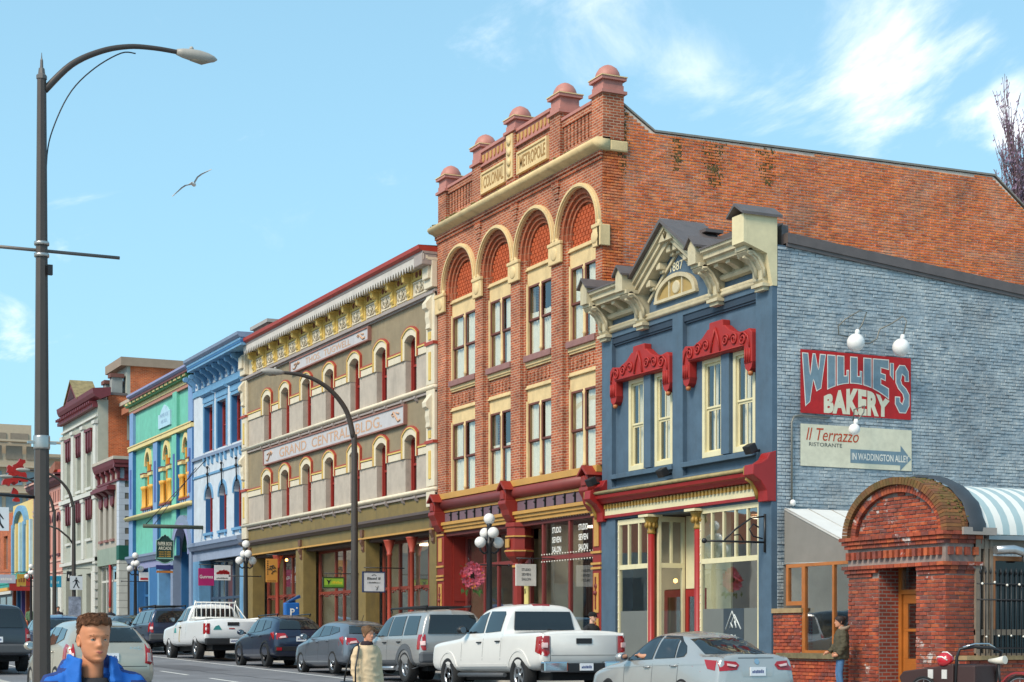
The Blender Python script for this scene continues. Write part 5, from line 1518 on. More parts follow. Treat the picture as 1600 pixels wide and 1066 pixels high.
mb=MB();mb.wall(AX0,AX1,7.7,11.5,FRONT+.1,22.4,hl);mb.wall(AX0,AX1,5.6,7.7,FRONT+.1,22.4,[(-84.0,-80.9,5.0,7.05)]);mb.obj('wall',turq,ar)
for i,x in enumerate((AX0+.45,-87.6,-83.8,AX1-.45)):
 w_=.45
 mb=MB();mb.box(x-w_,x+w_,FRONT-.08,FRONT+.1,5.4,7.7);mb.box(x-w_,x+w_,FRONT-.08,FRONT+.1,7.9,11.36)
 if i in(0,2,3):mb.box(x-w_+.05,x+w_-.05,FRONT-.05,FRONT+.1,11.66,13.45)
 mb.obj('pilaster',turq if i==2 else peri,ar)
 mb=MB();mb.box(x-.16,x+.16,FRONT-.1,FRONT-.08,8.3,10.4);mb.obj('pilaster_panel',mat('indigo_panel','4a5c9c',rough=.6),ar)
 MB().box(x+w_-.004,x+w_+.008,FRONT-.08,FRONT+.1,5.4,11.36).obj('pilaster_shade_side',cob,ar)  # thin darker sheet: the pilaster's shaded side put into its colour
for(a,b)in BAY:
 c=(a+b)/2;hw=.5
 mb=MB();mb.strip(arc(c,10.35,hw+.16,180,0,14,hw+.42),arc(c,10.35,hw,180,0,14,hw+.2),'y',FRONT-.02,FRONT+.12);mb.obj('arch_head',butter,ar)
 mb=MB();pts=arc(c,10.35,hw,180,0,12,hw+.2)
 for k in range(12):mb.ext([pts[k],pts[k+1],(pts[k+1][0],11.0),(pts[k][0],11.0)],'y',FRONT+.08,22.3)
 mb.box(a,c-hw,FRONT+.08,22.3,9.85,11.0);mb.box(c+hw,b,FRONT+.08,22.3,9.85,11.0);mb.obj('head_fill',turq,ar)
 for sx in(-1,1):
  xx=c+sx*(hw+(b-a)/2)/2*1.0
  mb=MB();mb.box(xx-.36,xx+.36,FRONT-.1,FRONT+.15,9.78,9.95);mb.obj('impost',butter,ar)
  mb=MB();mb.box(xx-.36,xx+.36,FRONT-.13,FRONT+.15,9.95,10.0);mb.obj('impost_edge',maroon_p,ar)
  mb=MB();mb.box(xx-.3,xx+.3,FRONT-.02,FRONT+.2,9.3,9.78);mb.obj('impost_block',turq,ar)
 for xx in(a+.1,c-hw-.08,c+hw+.08,b-.1):
  mb=MB();mb.lathe([(.12,8.12),(.12,8.25),(.085,8.3),(.085,9.1),(.13,9.15),(.15,9.3)],(xx,FRONT+.02,0),10);mb.obj('column',sun_y,ar)
 mb=MB();mb.box(a+.2,c-hw-.15,FRONT+.2,22.0,8.15,9.3);mb.box(c+hw+.15,b-.2,FRONT+.2,22.0,8.15,9.3);mb.obj('side_light',sun_y,ar,kind='stuff')
 mb=MB();mb.box(c-hw,c-hw+.1,FRONT+.12,22.25,8.15,10.6);mb.obj('reveal',sun_y,ar)
 MB().box(c+hw-.12,c+hw,FRONT+.12,22.2,8.15,10.4).obj('reveal',orange_p,ar)
 simple_window(ar,c-hw+.1,c+hw-.1,8.15,10.95,21.95,orange_p,.1,mat('amber_pane','a8682c',rough=.25))
 mb=MB();mb.box(a-.1,b+.1,FRONT-.1,FRONT+.1,8.05,8.13);mb.obj('sill',maroon_p,ar)
 for k in range(5):
  x=a+(b-a)*(k+.5)/5;MB().box(x-.12,x+.12,FRONT-.05,FRONT+.1,7.82,8.05).obj('baluster',peri if k%2 else mat('grey_baluster','8893a8',rough=.6),ar)
room('room',AX0+.2,AX1-.2,22.45,24,7.9,11.2,dark_room,ar)
mb=MB();mb.box(AX0,AX1,FRONT-.14,FRONT+.1,11.38,11.64);mb.box(AX0,AX1,FRONT-.18,FRONT+.1,11.58,11.64);mb.obj('string_course',butter,ar)
mb=MB().smooth();mb.ext([(FRONT+.1,7.66),(FRONT-.2,7.66),(FRONT-.32,7.72),(FRONT-.34,7.8),(FRONT-.25,7.86),(FRONT+.1,7.88)],'x',AX0-.1,AX1);mb.obj('balcony_course',butter,ar)
mb=MB();mb.box(AX0,AX1,FRONT-.04,22.4,13.4,13.56);mb.obj('cornice_base',salmon,ar)
mb=MB();mb.box(AX0,AX1,FRONT-.08,22.4,13.56,13.76);mb.obj('cornice_band',butter,ar)
mb=MB();mb.box(AX0,AX1,FRONT-.26,22.4,13.76,13.84);mb.obj('cornice_band',green_d,ar)
for k in range(46):
 x=AX0+(AX1-AX0)*(k+.5)/46;MB().box(x-.08,x+.08,FRONT-.36,FRONT-.1,13.84,13.95).obj('dentil',butter if k%3 else green_d,ar)
mb=MB();mb.box(AX0+1.6,AX1+.9,FRONT-.42,22.4,13.95,14.06);mb.obj('cornice_fascia',maroon_p,ar)
mb=MB();mb.ext([(22.4,14.06),(FRONT-.44,14.06),(FRONT-.56,14.14),(FRONT-.56,14.24),(22.4,14.26)],'x',AX0+1.5,AX1+.9);mb.obj('cornice_cap',lilac,ar)
mb=MB();mb.ext([(-87.35,12.0),(-84.95,12.0),(-84.95,12.75),(-85.3,12.7),(-85.6,12.95),(-86.15,13.12),(-86.7,12.9),(-87.0,12.68),(-87.35,12.72)],'y',FRONT+.02,FRONT+.1);pq=mb.obj('plaque',mat('ice_blue','a9cbdb',rough=.6),ar)
mb=MB()
for k,(tx,wd,hh)in enumerate((('PAPER BOX',1.7,.2),('ARCADE',1.2,.18))):put_text(mb,tx,(-86.15-wd/2,FRONT+.015,12.5-k*.3),(1,0,0),(0,0,1),wd,hh)
mb.obj('lettering',mat('soft_blue','89a9c8',rough=.6),pq)
mb=MB();mb.ext([(FRONT+.1,5.35),(FRONT-.15,5.37),(FRONT-.25,5.55),(FRONT-.3,5.6),(FRONT-.3,5.72),(FRONT+.1,5.8)],'x',AX0,-84.3);mb.obj('shop_cornice',sblue,ar)
mb=MB();mb.box(AX0,-84.3,FRONT-.05,22.4,5.0,5.35);mb.obj('fascia',lilac,ar)
cA=-82.35
mb=MB();mb.strip(arc(cA,5.35,1.95,180,0,20),arc(cA,5.35,1.5,180,0,20),'y',FRONT-.12,FRONT+.3);mb.box(cA-1.95,cA-1.5,FRONT-.12,FRONT+.3,.5,5.35);mb.box(cA+1.5,cA+1.95,FRONT-.12,FRONT+.3,.5,5.35);mb.obj('entrance_arch',sblue,ar)
mb=MB();mb.strip(arc(cA,5.35,1.55,180,0,20),arc(cA,5.35,1.4,180,0,20),'y',FRONT-.16,FRONT+.3);mb.obj('arch_edge',lilac,ar)
mb=MB();mb.box(cA-1.5,cA-1.45,FRONT+.3,24,.8,5.6);mb.box(cA+.6,cA+1.5,23.0,23.1,.8,6.6);mb.obj('passage_wall',cob,ar)
room('passage',cA-1.5,cA+1.5,22.6,27,.9,6.95,dark_room,ar)
for q in((AX0,-91.6),(-88.9,-86.9)):MB().box(q[0],q[1],FRONT-.03,22.4,0,5.0).obj('pier',cob,ar)
for q in((-87.2,-86.85),(-89.1,-88.85)):MB().box(q[0],q[1],FRONT-.06,22.3,0,5.0).obj('pier_face',lblue,ar)
fr=shopfront(ar,-91.6,-89.1,22.1,(1.1,1.6,3.6,5.0),(-90.4,),cob)
room('shop_room',-91.6,-89.1,22.2,25,1.1,4.9,paleint,ar)
mb=MB();mb.wall(-86.85,-84.3,1.1,4.95,22.3,22.4,[(-86.3,-85.5,1.1,3.4)]);mb.obj('shop_wall',cob,ar)
room('shop_room',-86.8,-84.3,22.42,25,1.1,4.9,dark_room,ar)
mb=MB();mb.box(AX0,AX1,26,34,0,13.5);mb.obj('rear_block',turq,ar)
# ------------------------------------------------------------------ white building with maroon eaves, and its lower wing
HX0,HX1=-112.0,-101.55
wh=thing('commercial_building','tall white building with maroon gabled eaves and a brick flank','building',(HX0,FRONT,G(HX0)))
hwhite=mat('chalk_white','c9c8c0',rough=.7,var=.08,dirt=.15)
hgreen=mat('grey_green_wall','a8aa9d',rough=.7,var=.08,dirt=.15)
maroon_t=mat('maroon_trim','6b2a31',rough=.55,var=.1)
fgreen=mat('greygreen_pane','59665f',rough=.15,var=.05)
WW3=[(-110.7,-109.3),(-107.5,-106.1),(-104.6,-103.2)]
mb=MB();mb.wall(HX0,HX1,0,15.3,FRONT,22.3,[(a,b,10.35,13.6)for a,b in WW3]+[(a,b,7.3,9.6)for a,b in WW3]+[(-111,-109.4,1.6,5.2),(-107.4,-106,1.6,5.2),(-104.8,-103.4,1.6,5.2)]);mb.obj('wall',hgreen,wh)
for x in(HX0+.4,-108.4,-105.35,HX1-.4):
 mb=MB();mb.box(x-.35,x+.35,FRONT-.14,FRONT,10.1,13.9);mb.box(x-.35,x+.35,FRONT-.14,FRONT,6.1,9.5);mb.box(x-.45,x+.45,FRONT-.2,FRONT,9.5,9.7);mb.box(x-.42,x+.42,FRONT-.22,FRONT,13.9,14.1);mb.obj('pilaster',hwhite,wh)
for(a,b)in WW3:
 for(z0,z1)in((10.35,13.6),(7.3,9.6)):
  simple_window(wh,a,b,z0,z1,21.95,hwhite,.12,fgreen)
  c=(a+b)/2;mb=MB();mb.box(c-.07,c+.07,FRONT+.1,22,z0,z1);mb.obj('mullion',hwhite,wh)
  mb=MB()
  for xx in(a+.05,c,b-.05):mb.ext([(xx-.16,z1+.05),(xx+.16,z1+.05),(xx+.12,z1-.9),(xx,z1-1.2),(xx-.12,z1-.9)],'y',FRONT-.1,FRONT+.05)
  mb.box(a-.15,b+.15,FRONT-.16,FRONT,z1+.05,z1+.2);mb.obj('window_hood',maroon_t,wh)
  mb=MB();mb.box(a-.1,b+.1,FRONT-.12,FRONT,z0-.18,z0-.02);mb.obj('sill',hwhite,wh)
room('room',HX0+.2,HX1-.2,22.4,24,1.5,14,dark_room,wh)
mb=MB();mb.box(HX0-.1,HX1,FRONT-.25,FRONT,9.75,10.0);mb.box(HX0-.1,HX1,FRONT-.2,FRONT,5.85,6.05);mb.box(HX0-.1,HX1,FRONT-.12,FRONT,14.3,14.42);mb.obj('string_course',hwhite,wh)
mb=MB();mb.box(HX0-.3,HX1,FRONT-.3,FRONT,14.85,15.05);mb.ext([(22.3,15.5),(FRONT,15.25),(FRONT-.32,15.4),(FRONT-.42,15.6),(FRONT-.46,15.85),(22.3,15.95)],'x',HX0+.3,HX1+.7);mb.obj('eave',maroon_t,wh)
for k in range(20):
 x=HX0+(HX1-HX0)*(k+.5)/20;MB().box(x-.1,x+.1,FRONT-.5,FRONT,15.05,15.2).obj('dentil',maroon_t,wh)
mb=MB();mb.ext([(-109.1,15.8),(-105.5,15.8),(-107.3,17.0)],'y',FRONT-.42,FRONT+.3);g_=mb.obj('pediment',maroon_t,wh)
mb=MB();mb.ext([(-108.4,15.95),(-106.2,15.95),(-107.3,16.65)],'y',FRONT-.45,FRONT-.42);mb.obj('pediment_panel',mat('maroon_dark','3d1a22',rough=.8),g_)
for sx in(-1,1):
 mb=MB();mb.ext([(-107.3,17.05),(-107.3+sx*2.0,15.75),(-107.3+sx*2.0,15.86),(-107.3,17.17)],'y',FRONT-.5,22.6);mb.obj('gable_roof',mat('mossy_roof','8a7c58',rough=.9,var=.35,scale=3),wh)
for(x,y,z,s)in((-103.8,22.9,16.5,.34),(-102.2,22.9,16.7,.3)):
 mb=MB();mb.box(x-s,x+s,y-s,y+s,15,z);c_=mb.obj('chimney',mat('grey_stucco','8f918e',rough=.9,var=.12),wh);MB().box(x-s-.1,x+s+.1,y-s-.1,y+s+.1,z,z+.22).obj('chimney_cap',mat('chimney_red','6e463e',rough=.8),c_)
fbr=brick_wall_mat('orange_flank_brick','cc6432','ae4c22','bd8a68',ms=.01,grime=.35)
mb=MB();mb.box(HX1-.3,HX1,22.3,34,0,15.6);mb.obj('flank_wall',fbr,wh);mb=MB();mb.box(HX1-.4,HX1+.05,FRONT+.4,23.4,15.6,15.75);mb.obj('coping',slate,wh)
mb=MB();mb.box(HX0,HX1-.3,26,36,0,15.3);mb.obj('rear_block',hgreen,wh)
mb=MB();mb.wall(-103.4,-102.0,2,5.3,FRONT-.02,FRONT+.0,[]);mb.obj('door_board',hwhite,wh)
for k in range(8):MB().box(HX1-.7,HX1,FRONT-.18,FRONT,2.2+k*.5,2.55+k*.5).obj('quoin',hwhite,wh)
# brick stair tower behind
tw=thing('brick_tower','square orange brick tower with a pale front and flat overhanging roof, behind the white building','building',(-104,23.2,0))
mb=MB();mb.box(-104.2,-101.52,23.6,40,0,17.35);mb.obj('wall',fbr,tw)
mb=MB();mb.box(-104.15,-101.54,23.4,23.6,13,17.35);mb.obj('front_wall',mat('grey_green_render','9da29a',rough=.8,var=.1),tw)
MB().box(-102.6,-102.2,23.37,23.4,15.9,17.0).obj('window',mat('tower_window','59666a',rough=.3),tw)
mb=MB();mb.box(-105.6,-101.3,23.0,40.5,17.35,17.85);mb.obj('roof',mat('tan_fascia','93806f',rough=.7,var=.1),tw)
mb=MB()
rr=random.Random(2)
for k in range(24):
 y=rr.uniform(23.6,28);z=rr.uniform(13,16.9);mb.box(-101.525,-101.505,y,y+rr.uniform(.15,.4),z,z+rr.uniform(.07,.2))
mb.obj('plaster_patch',mat('plaster_patch','d8c4b4',rough=.9),tw,kind='stuff')
# lower wing
wg=thing('corner_wing','two storey grey wing with maroon cornice, white quoins and a green shop band','building',(-101.5,FRONT,G(-101)))
wtaupe=mat('wing_taupe','a79f93',rough=.7,var=.08,dirt=.12)
wside=mat('wing_side','6f685e',rough=.75,var=.1,dirt=.1)
qwhite=mat('quoin_white','b9bfca',rough=.65,var=.06)
VX0,VX1=-101.5,-96.0
W3=[(-100.9,-100.2),(-99.45,-98.75),(-97.95,-97.25)]
mb=MB();mb.wall(VX0,VX1-.1,5.9,11.0,FRONT,22.2,[(a,b,6.95,9.3)for a,b in W3]);mb.obj('wall',wtaupe,wg)
mb=MB();mb.box(VX1-.1,VX1+.004,FRONT+.02,22.2,0,11.0);mb.box(VX1-.2,VX1-.001,22.2,34,0,11.0);mb.box(VX0,VX1-.2,26,34,0,11);mb.obj('side_wall',wside,wg)
for k in range(14):
 z=6.5+k*.325;l=.52 if k%2 else .3
 mb=MB();mb.box(VX1-.55,VX1+.03,FRONT-.03,FRONT+l,z,z+.318);mb.obj('quoin',qwhite,wg)
for k in range(11):
 z=1.4+k*.41;mb=MB();mb.box(VX1-.55,VX1+.03,FRONT-.03,FRONT+.45,z,z+.39);mb.obj('rusticated_block',hwhite,wg)
for(a,b)in W3:
 simple_window(wg,a,b,6.95,9.3,21.95,fgreen,.08,fgreen)
 mb=MB();c=(a+b)/2
 mb.ext([(a-.08,9.35),(b+.08,9.35),(b+.02,8.9),(c,8.75),(a-.02,8.9)],'y',FRONT-.1,FRONT+.1);mb.ext([(FRONT,9.35),(FRONT-.1,9.4),(FRONT-.4,9.62),(FRONT,9.66)],'x',a,b);mb.obj('window_bracket',maroon_t,wg)
 MB().box(a-.08,b+.08,FRONT-.12,FRONT,6.8,6.94).obj('sill',mauve_sill,wg)
mb=MB();mb.box(-101.3,-96.9,FRONT-.5,FRONT,9.66,9.84);mb.box(-101.25,-96.95,FRONT-.4,FRONT,9.84,9.94);mb.obj('hood_cornice',maroon_t,wg)
room('room',VX0,VX1-.3,22.3,25.9,1.4,10.5,dark_room,wg)
mb=MB();mb.box(VX0,VX1+.1,FRONT-.1,22.2,10.1,10.22)
mb.ext([(22.2,10.82),(FRONT-.28,10.82),(FRONT-.36,11.0),(FRONT-.42,11.25),(22.2,11.25)],'x',VX0+.3,VX1+.36);mb.ext([(VX1,10.82),(VX1+.3,10.82),(VX1+.4,11.05),(VX1+.4,11.25),(VX1,11.25)],'y',FRONT-.36,34);mb.obj('cornice',maroon_t,wg)
mb=MB();mb.box(VX0+.3,VX1+.42,FRONT-.44,34,11.25,11.42);mb.obj('cornice_top',mat('pale_flashing','b5a99a',rough=.7),wg)
for k in range(5):
 x=VX0+.5+k*1.25;mb=MB();mb.ext([(FRONT,10.2),(FRONT-.12,10.22),(FRONT-.14,10.5),(FRONT-.27,10.65),(FRONT-.27,10.82),(FRONT,10.82)],'x',x-.14,x+.14);mb.obj('bracket',maroon_t,wg)
for k in range(5):
 y=FRONT+.4+k*1.1;mb=MB();mb.ext([(VX1,10.2),(VX1+.12,10.22),(VX1+.14,10.5),(VX1+.27,10.65),(VX1+.27,10.82),(VX1,10.82)],'y',y-.14,y+.14);mb.obj('bracket',maroon_t,wg)
mb=MB();mb.box(VX0,VX1-.55,FRONT-.05,22.2,5.5,6.45);mb.obj('sign_band',mat('sage_band','8d998a',rough=.6),wg)
mb=MB();mb.box(VX1-.55,VX1+.06,FRONT-.05,30,5.7,6.5);mb.obj('sign_band',mat('bottle_green','14594a',rough=.6),wg)
fr=shopfront(wg,VX0,VX1-.55,21.95,(1.4,1.9,4.6,5.5),(-100.2,-98.9,-97.6),hwhite)
MB().lathe([(.09,1.4),(.09,5.5)],(-98.3,FRONT,0),8).obj('column',shopred,wg)
# bay addition standing on the wing's roof
bay=thing('rooftop_addition','beige bay with tan eaves standing on the wing roof beside the brick flank','building',(-100,24,11.2))
mb=MB();mb.wall(-100.6,-96.8,11.2,14.4,23.6,23.8,[(-100.3,-99.7,11.6,14)]);mb.box(-97.0,-96.8,23.8,34,11.2,14.4);mb.box(-100.6,-97,24.5,34,11.2,14.4);mb.obj('wall',mat('beige_bay','a89b86',rough=.7,var=.06),bay)
MB().box(-96.8,-96.75,24.2,32,12.6,14.0).obj('blind',mat('pale_blind','c5bfae',rough=.7),bay);MB().box(-96.8,-96.76,24.2,32,11.5,12.5).obj('pane',mat('dim_glass','5a4f45',rough=.2),bay)
MB().box(-100.25,-99.75,23.66,23.7,11.6,14).obj('pane',MATS['dim_glass'],bay)
mb=MB();mb.ext([(23.0,14.4),(34,14.4),(34,15.0),(23.0,14.75)],'x',-101.3,-96.2);mb.obj('roof',mat('tan_eave','a5694f',rough=.7,var=.1),bay);MB().box(-101.4,-96.1,22.9,34,14.9,15.1).obj('flashing',mat('pale_flashing','b5a99a'),bay)
# ------------------------------------------------------------------ pink building, yellow gate-like building, others beyond
pk=thing('commercial_building','pink brick building with dark red cornice, second from the street\'s far end','building',(-122.4,FRONT,G(-122)))
pink=mat('pink_paint','c98d7e',rough=.7,var=.08,dirt=.1)
pinkl=mat('pale_pink','d6aa9a',rough=.7,var=.06)
plumt=mat('plum_trim','5d2c33',rough=.6)
ws_=[(-121.6+k*1.6,-120.8+k*1.6)for k in range(6)]
mb=MB();mb.wall(-122.4,-112.0,0,11.3,FRONT,22.2,[(a,b,6.8,9.2)for a,b in ws_]);mb.obj('wall',pink,pk)
for(a,b)in ws_:
 simple_window(pk,a,b,6.8,9.2,21.9,plumt,.08)
 c=(a+b)/2;mb=MB();mb.strip(arc(c,8.9,.58,180,0,10),arc(c,8.9,.4,180,0,10),'y',FRONT-.08,FRONT);mb.obj('arch_head',plumt,pk)
 MB().box(a-.08,b+.08,FRONT-.1,FRONT,6.65,6.8).obj('sill',plumt,pk)
 for j in range(2):MB().box(a+j*.7,a+.3+j*.7,FRONT-.03,FRONT+.0,10.2,10.9).obj('frieze_slot',mat('slot_dark','8a5f55',rough=.8),pk)
room('room',-122.2,-112.2,22.3,24,6,10,dark_room,pk)
mb=MB()
for z in(9.7,10.0,6.3,5.6):mb.box(-122.4,-112,FRONT-.07,FRONT,z,z+.12)
mb.obj('string_course',pinkl,pk,kind='stuff')
mb=MB();mb.ext([(22.2,11.2),(FRONT-.15,11.2),(FRONT-.3,11.35),(FRONT-.45,11.45),(FRONT-.55,11.9),(22.2,12.0)],'x',-122.6,-112);mb.obj('cornice',plumt,pk);mb=MB();mb.box(-122.7,-112,FRONT-.58,22.2,11.7,11.8);mb.obj('cornice_edge',pinkl,pk)
mb=MB();mb.box(-122.4,-112,24,34,0,11.4);mb.obj('rear_block',pink,pk);mb=MB();mb.box(-115.4,-113.2,23,25,11.4,13.2);mb.obj('chimney',plumt,pk)
mb=MB();mb.box(-122.4,-112,FRONT-.1,21.7,1.5,5.4);mb.obj('shop_wall',hwhite,pk)
for x in(-121,-118.6,-116.2,-113.8):MB().box(x-.7,x+.7,FRONT-.13,FRONT-.1,2.0,4.6).obj('shop_pane',mat('dim_shop','6d726f',rough=.2),pk)
yw=thing('shop_building','yellow building with turquoise tiled canopy, blue posts and carved arch','building',(-130.6,FRONT,G(-130)))
yel=mat('soft_yellow','d9bd78',rough=.7,var=.06)
mb=MB();mb.box(-130.6,-122.4,FRONT,34,5,11.0);mb.obj('wall',yel,yw)
for k,x in enumerate((-130.1,-128.6,-127.0,-125.4,-124.0,-122.8)):MB().box(x-.22,x+.22,FRONT-.2,FRONT,5.5,9.6).obj('post',[lblue,butter,MATS['ice_blue']][k%3],yw)
mb=MB();mb.strip(arc(-126.6,9.3,2.6,180,0,14,1.5),arc(-126.6,9.3,2.1,180,0,14,1.1),'y',FRONT-.3,FRONT);mb.obj('arch',lblue,yw)
for x in(-129.4,-127.8,-126.2,-124.7):MB().box(x-.4,x+.4,FRONT-.03,FRONT+.0,6.2,9).obj('pane',MATS['dim_shop'],yw)
mb=MB();mb.ext([(FRONT,6.0),(FRONT-1.6,5.0),(FRONT-1.6,4.8),(FRONT,5.7)],'x',-130.8,-122.6);cv=mb.obj('canopy',mat('canopy_turquoise','2f8f86',rough=.5),yw)
for k in range(14):MB().tube([(-130.6+k*.61,FRONT-.02,6.04),(-130.6+k*.61,FRONT-1.62,5.04)],.07,6).obj('tile_ridge',MATS['canopy_turquoise'],cv)
mb=MB();mb.box(-130.8,-122.6,FRONT-1.7,FRONT-1.5,4.6,4.82);mb.obj('canopy_edge',sun_y,cv);MB().ext([(FRONT,6.1),(FRONT-1.6,5.1),(FRONT-1.6,4.6),(FRONT,4.6)],'x',-122.6,-122.4).obj('canopy_end',shopred,cv)
mb=MB();mb.box(-130.6,-122.4,FRONT+.3,34,0,5);mb.obj('shop_wall',cob,yw)
for k,x in enumerate((-130.2,-128.4,-126.6,-124.8,-123.0)):MB().box(x-.2,x+.2,FRONT-.1,FRONT+.3,1.5,5).obj('shop_post',[orange_p,cob,mat('violet_post','5b4a8f',rough=.6)][k%3],yw)
rb=thing('shop_building','plain red brick building with dark shopfront at the far end of the street','building',(-144,FRONT,G(-144)))
mb=MB();mb.wall(-146,-130.7,5,10.6,FRONT,34,[(-145+3.4*k,-143.2+3.4*k,6.5,9)for k in range(4)]);mb.obj('wall',fbr,rb)
mb=MB();mb.box(-146,-130.7,FRONT+.1,34,1,5);mb.obj('shop_wall',mat('charcoal','2e2e33',rough=.5),rb);mb=MB();mb.box(-146,-130.7,FRONT-.1,FRONT,4.6,5.3);mb.obj('fascia',hwhite,rb)
for k in range(4):pane_obj(-145+3.4*k,-143.2+3.4*k,6.5,9,FRONT+.2,rb,MATS['dim_shop'])
for k in range(5):MB().box(-145.5+3*k,-143.2+3*k,FRONT+.05,FRONT+.1,1.9,4.4).obj('shop_pane',MATS['dim_shop'],rb)
ro=thing('red_wall','coral red blank gable wall rising behind the yellow building','building',(-133,24,0))
mb=MB();mb.ext([(-142,0),(-126,0),(-126,13.6),(-131,13.9),(-142,11.5)],'y',25,27);mb.obj('wall',mat('coral_wall','b8433f',rough=.8,var=.08),ro);mb=MB();mb.ext([(-142,11.5),(-131,13.9),(-131,14.5),(-142,12.6)],'y',24.8,27.2);mb.obj('roof_edge',mat('rust_edge','8a5a48',rough=.8,var=.2),ro)
# far apartment tower
ap=thing('apartment_building','beige concrete apartment block with stepped balconies far beyond the street','building',(-226,32,0))
bg_=mat('beige_concrete','b9a78f',rough=.85,var=.06);bgd=mat('beige_shade','8c7f70',rough=.9)
mb=MB();mb.box(-232,-222,20,40.5,0,24.3);mb.box(-231,-223,20,39.3,24.3,28.1);mb.box(-231,-224,40.5,44.5,0,24.2);mb.obj('wall',bg_,ap)
for fl in range(8):
 z=3.2*fl+1.2
 for k in range(9):
  y=21+k*2.5
  if y<40:MB().box(-221.98,-221.9,y,y+2.0,z,z+1.7).obj('window',mat('far_glass','7d8d94',rough=.2)if z<23 else bgd,ap)
 MB().box(-222,-221.0,20,45,z+2.15,z+2.4).obj('balcony_slab',bg_,ap)
for k in range(7):MB().box(-222.98,-222.9,20.5+k*2.7,22.7+k*2.7,25.9,27.0).obj('window',bgd,ap)
MB().box(-223.9,-223,40.8,45.2,24.2,24.6).obj('roof_slab',bg_,ap)
# row of buildings on the near side of the street, mirrored in the shop windows
op=thing('near_side_building','low pale building on the near side of the street, mirrored in shop windows','building',(-100,-2,1))
for k,(x0,x1,h)in enumerate(((-150,-118,7.5),(-118,-96,5.2),(-96,-74,6.4),(-74,-62,4.6))):
 MB().box(x0,x1,-9,2.6,-.5,h+G(x0)).obj('wall',mat('opposite_wall_%s'%'abcd'[k],['a8988a','c9c4ba','9c6a55','d3cdbf'][k],rough=.9,var=.15,scale=.5),op)
for k in range(14):
 x=-148+k*6.1
 MB().box(x,x+3.6,2.6,2.66,1.8,4.2).obj('window',mat('opp_glass','5c676d',rough=.1),op)
 # ------------------------------------------------------------------ brick entrance porch with a round mossy top
PX0,PX1,PYF=-29.1,-25.9,21.5
por=thing('brick_porch','red brick entrance porch with round mossy barrel top and orange wooden door','porch',(PX0,PYF,G(-27)))
pbr=brick_piece_mat('porch_brick',['a0452c','8c3d2a','ac5031','7d3a2c','b35a35','954129','71403a','a54a30'],patch='d0c5be',patch_at=(.6,.65),grime=.75,spread=.35)
pmo=mat('grey_mortar','8d7f78',rough=1,var=.25,scale=3)
mossbr=brick_piece_mat('mossy_brick',['75552f','845530','664429','7d4a30','5f4c28'],patch='5a5022',patch_at=(.5,.72),grime=.5)
wood_o=mat('varnished_wood','a9642a',rough=.4,var=.18,scale=3,coat=.3)
wood_d=mat('weathered_wood','7d7164',rough=.8,var=.2,scale=4)
wood_f=mat('frame_wood','9a6136',rough=.5,var=.15,scale=4)
gP=G(-27.5)
DX0,DX1,DZ=-28.02,-26.85,2.9
c0=(PX0+PX1)/2
mb=MB();mb.wall(PX0+.1,PX1-.1,-.4,3.35,PYF+.02,PYF+.45,[(DX0,DX1,-.4,DZ)])
mb.box(PX1-.5,PX1-.1,PYF+.45,22.32,-.4,3.35);mb.box(PX0+.1,PX0+.5,PYF+.45,22.32,-.4,3.35)
RB=1.05
tp=arc(c0,3.35,1.5,180,0,24,RB)
mb.ext(tp,'y',PYF+.12,PYF+.42)
mb.obj('wall',pmo,por)
mb=MB();mb.ext(arc(c0,3.35,1.52,180,0,24,RB+.02),'y',PYF+.42,22.3);mb.obj('vault',pmo,por)
insd=lambda a,z,w:not(DX0-.02<a<DX1+.02 and z<DZ)and z<2.6
for(e0,e1,ns)in((PX0+.09,DX0+.005,60),(DX1-.005,PX1-.085,50)):
 brickwork(por,pbr,e0,e1,-.1,2.64,(lambda a,z:(a,PYF+.02,z),0),lambda a,z,w:True,lambda a,z:-z,nsingle=ns,key='porch')
jb=brick_wall_mat('jamb_brick','9c402b','7d3428','8d7f78',grime=.35)
for(e0,e1)in((DX0-.02,DX0+.004),(DX1-.004,DX1+.02)):MB().box(e0,e1,PYF+.03,PYF+.5,-.3,DZ).obj('jamb',jb,por)
brickwork(por,pbr,PYF+.005,22.3,-.1,2.64,(lambda a,z:(PX1-.1,a,z),pi/2),lambda a,z,w:True,lambda a,z:-z,nsingle=0,key='porch')
brickwork(por,pbr,PX0+.2,PX1-.2,3.42,4.4,(lambda a,z:(a,PYF+.12,z),0),lambda a,z,w:((a-c0)/1.3)**2+((z-3.35)/.88)**2<1,lambda a,z:z,nsingle=0,key='porchtop')
# corbelled band over the door
for(z,o,hh)in((2.62,.02,.07),(2.70,.06,.07),(2.78,.1,.07),(3.2,.06,.07),(3.28,.1,.07),(3.36,.14,.07)):
 n=15;L=PX1-PX0-.2
 for k in range(n):
  a0=PX0+.1-o+(L+2*o)*k/n;a1=PX0+.1-o+(L+2*o)*(k+1)/n-.012
  if z<2.9 and DX0-.1<(a0+a1)/2<DX1+.1 and z<2.75:continue
  MB().box(a0,a1,PYF-o,PYF+.1,z,z+hh).obj('brick',pbr,por)
 for k in range(4):
  a0=PYF+.1+.19*k;MB().box(PX1-.2,PX1-.1+o,a0,a0+.18,z,z+hh).obj('brick',pbr,por)
for k in range(17):
 a0=PX0+.1+3.0*k/17;MB().box(a0,a0+.1,PYF-.07,PYF+.1,2.98,3.13).obj('brick',pbr,por)
for k in range(4):
 a0=PYF+.06+.2*k;MB().box(PX1-.2,PX1-.02,a0,a0+.1,2.98,3.13).obj('brick',pbr,por)
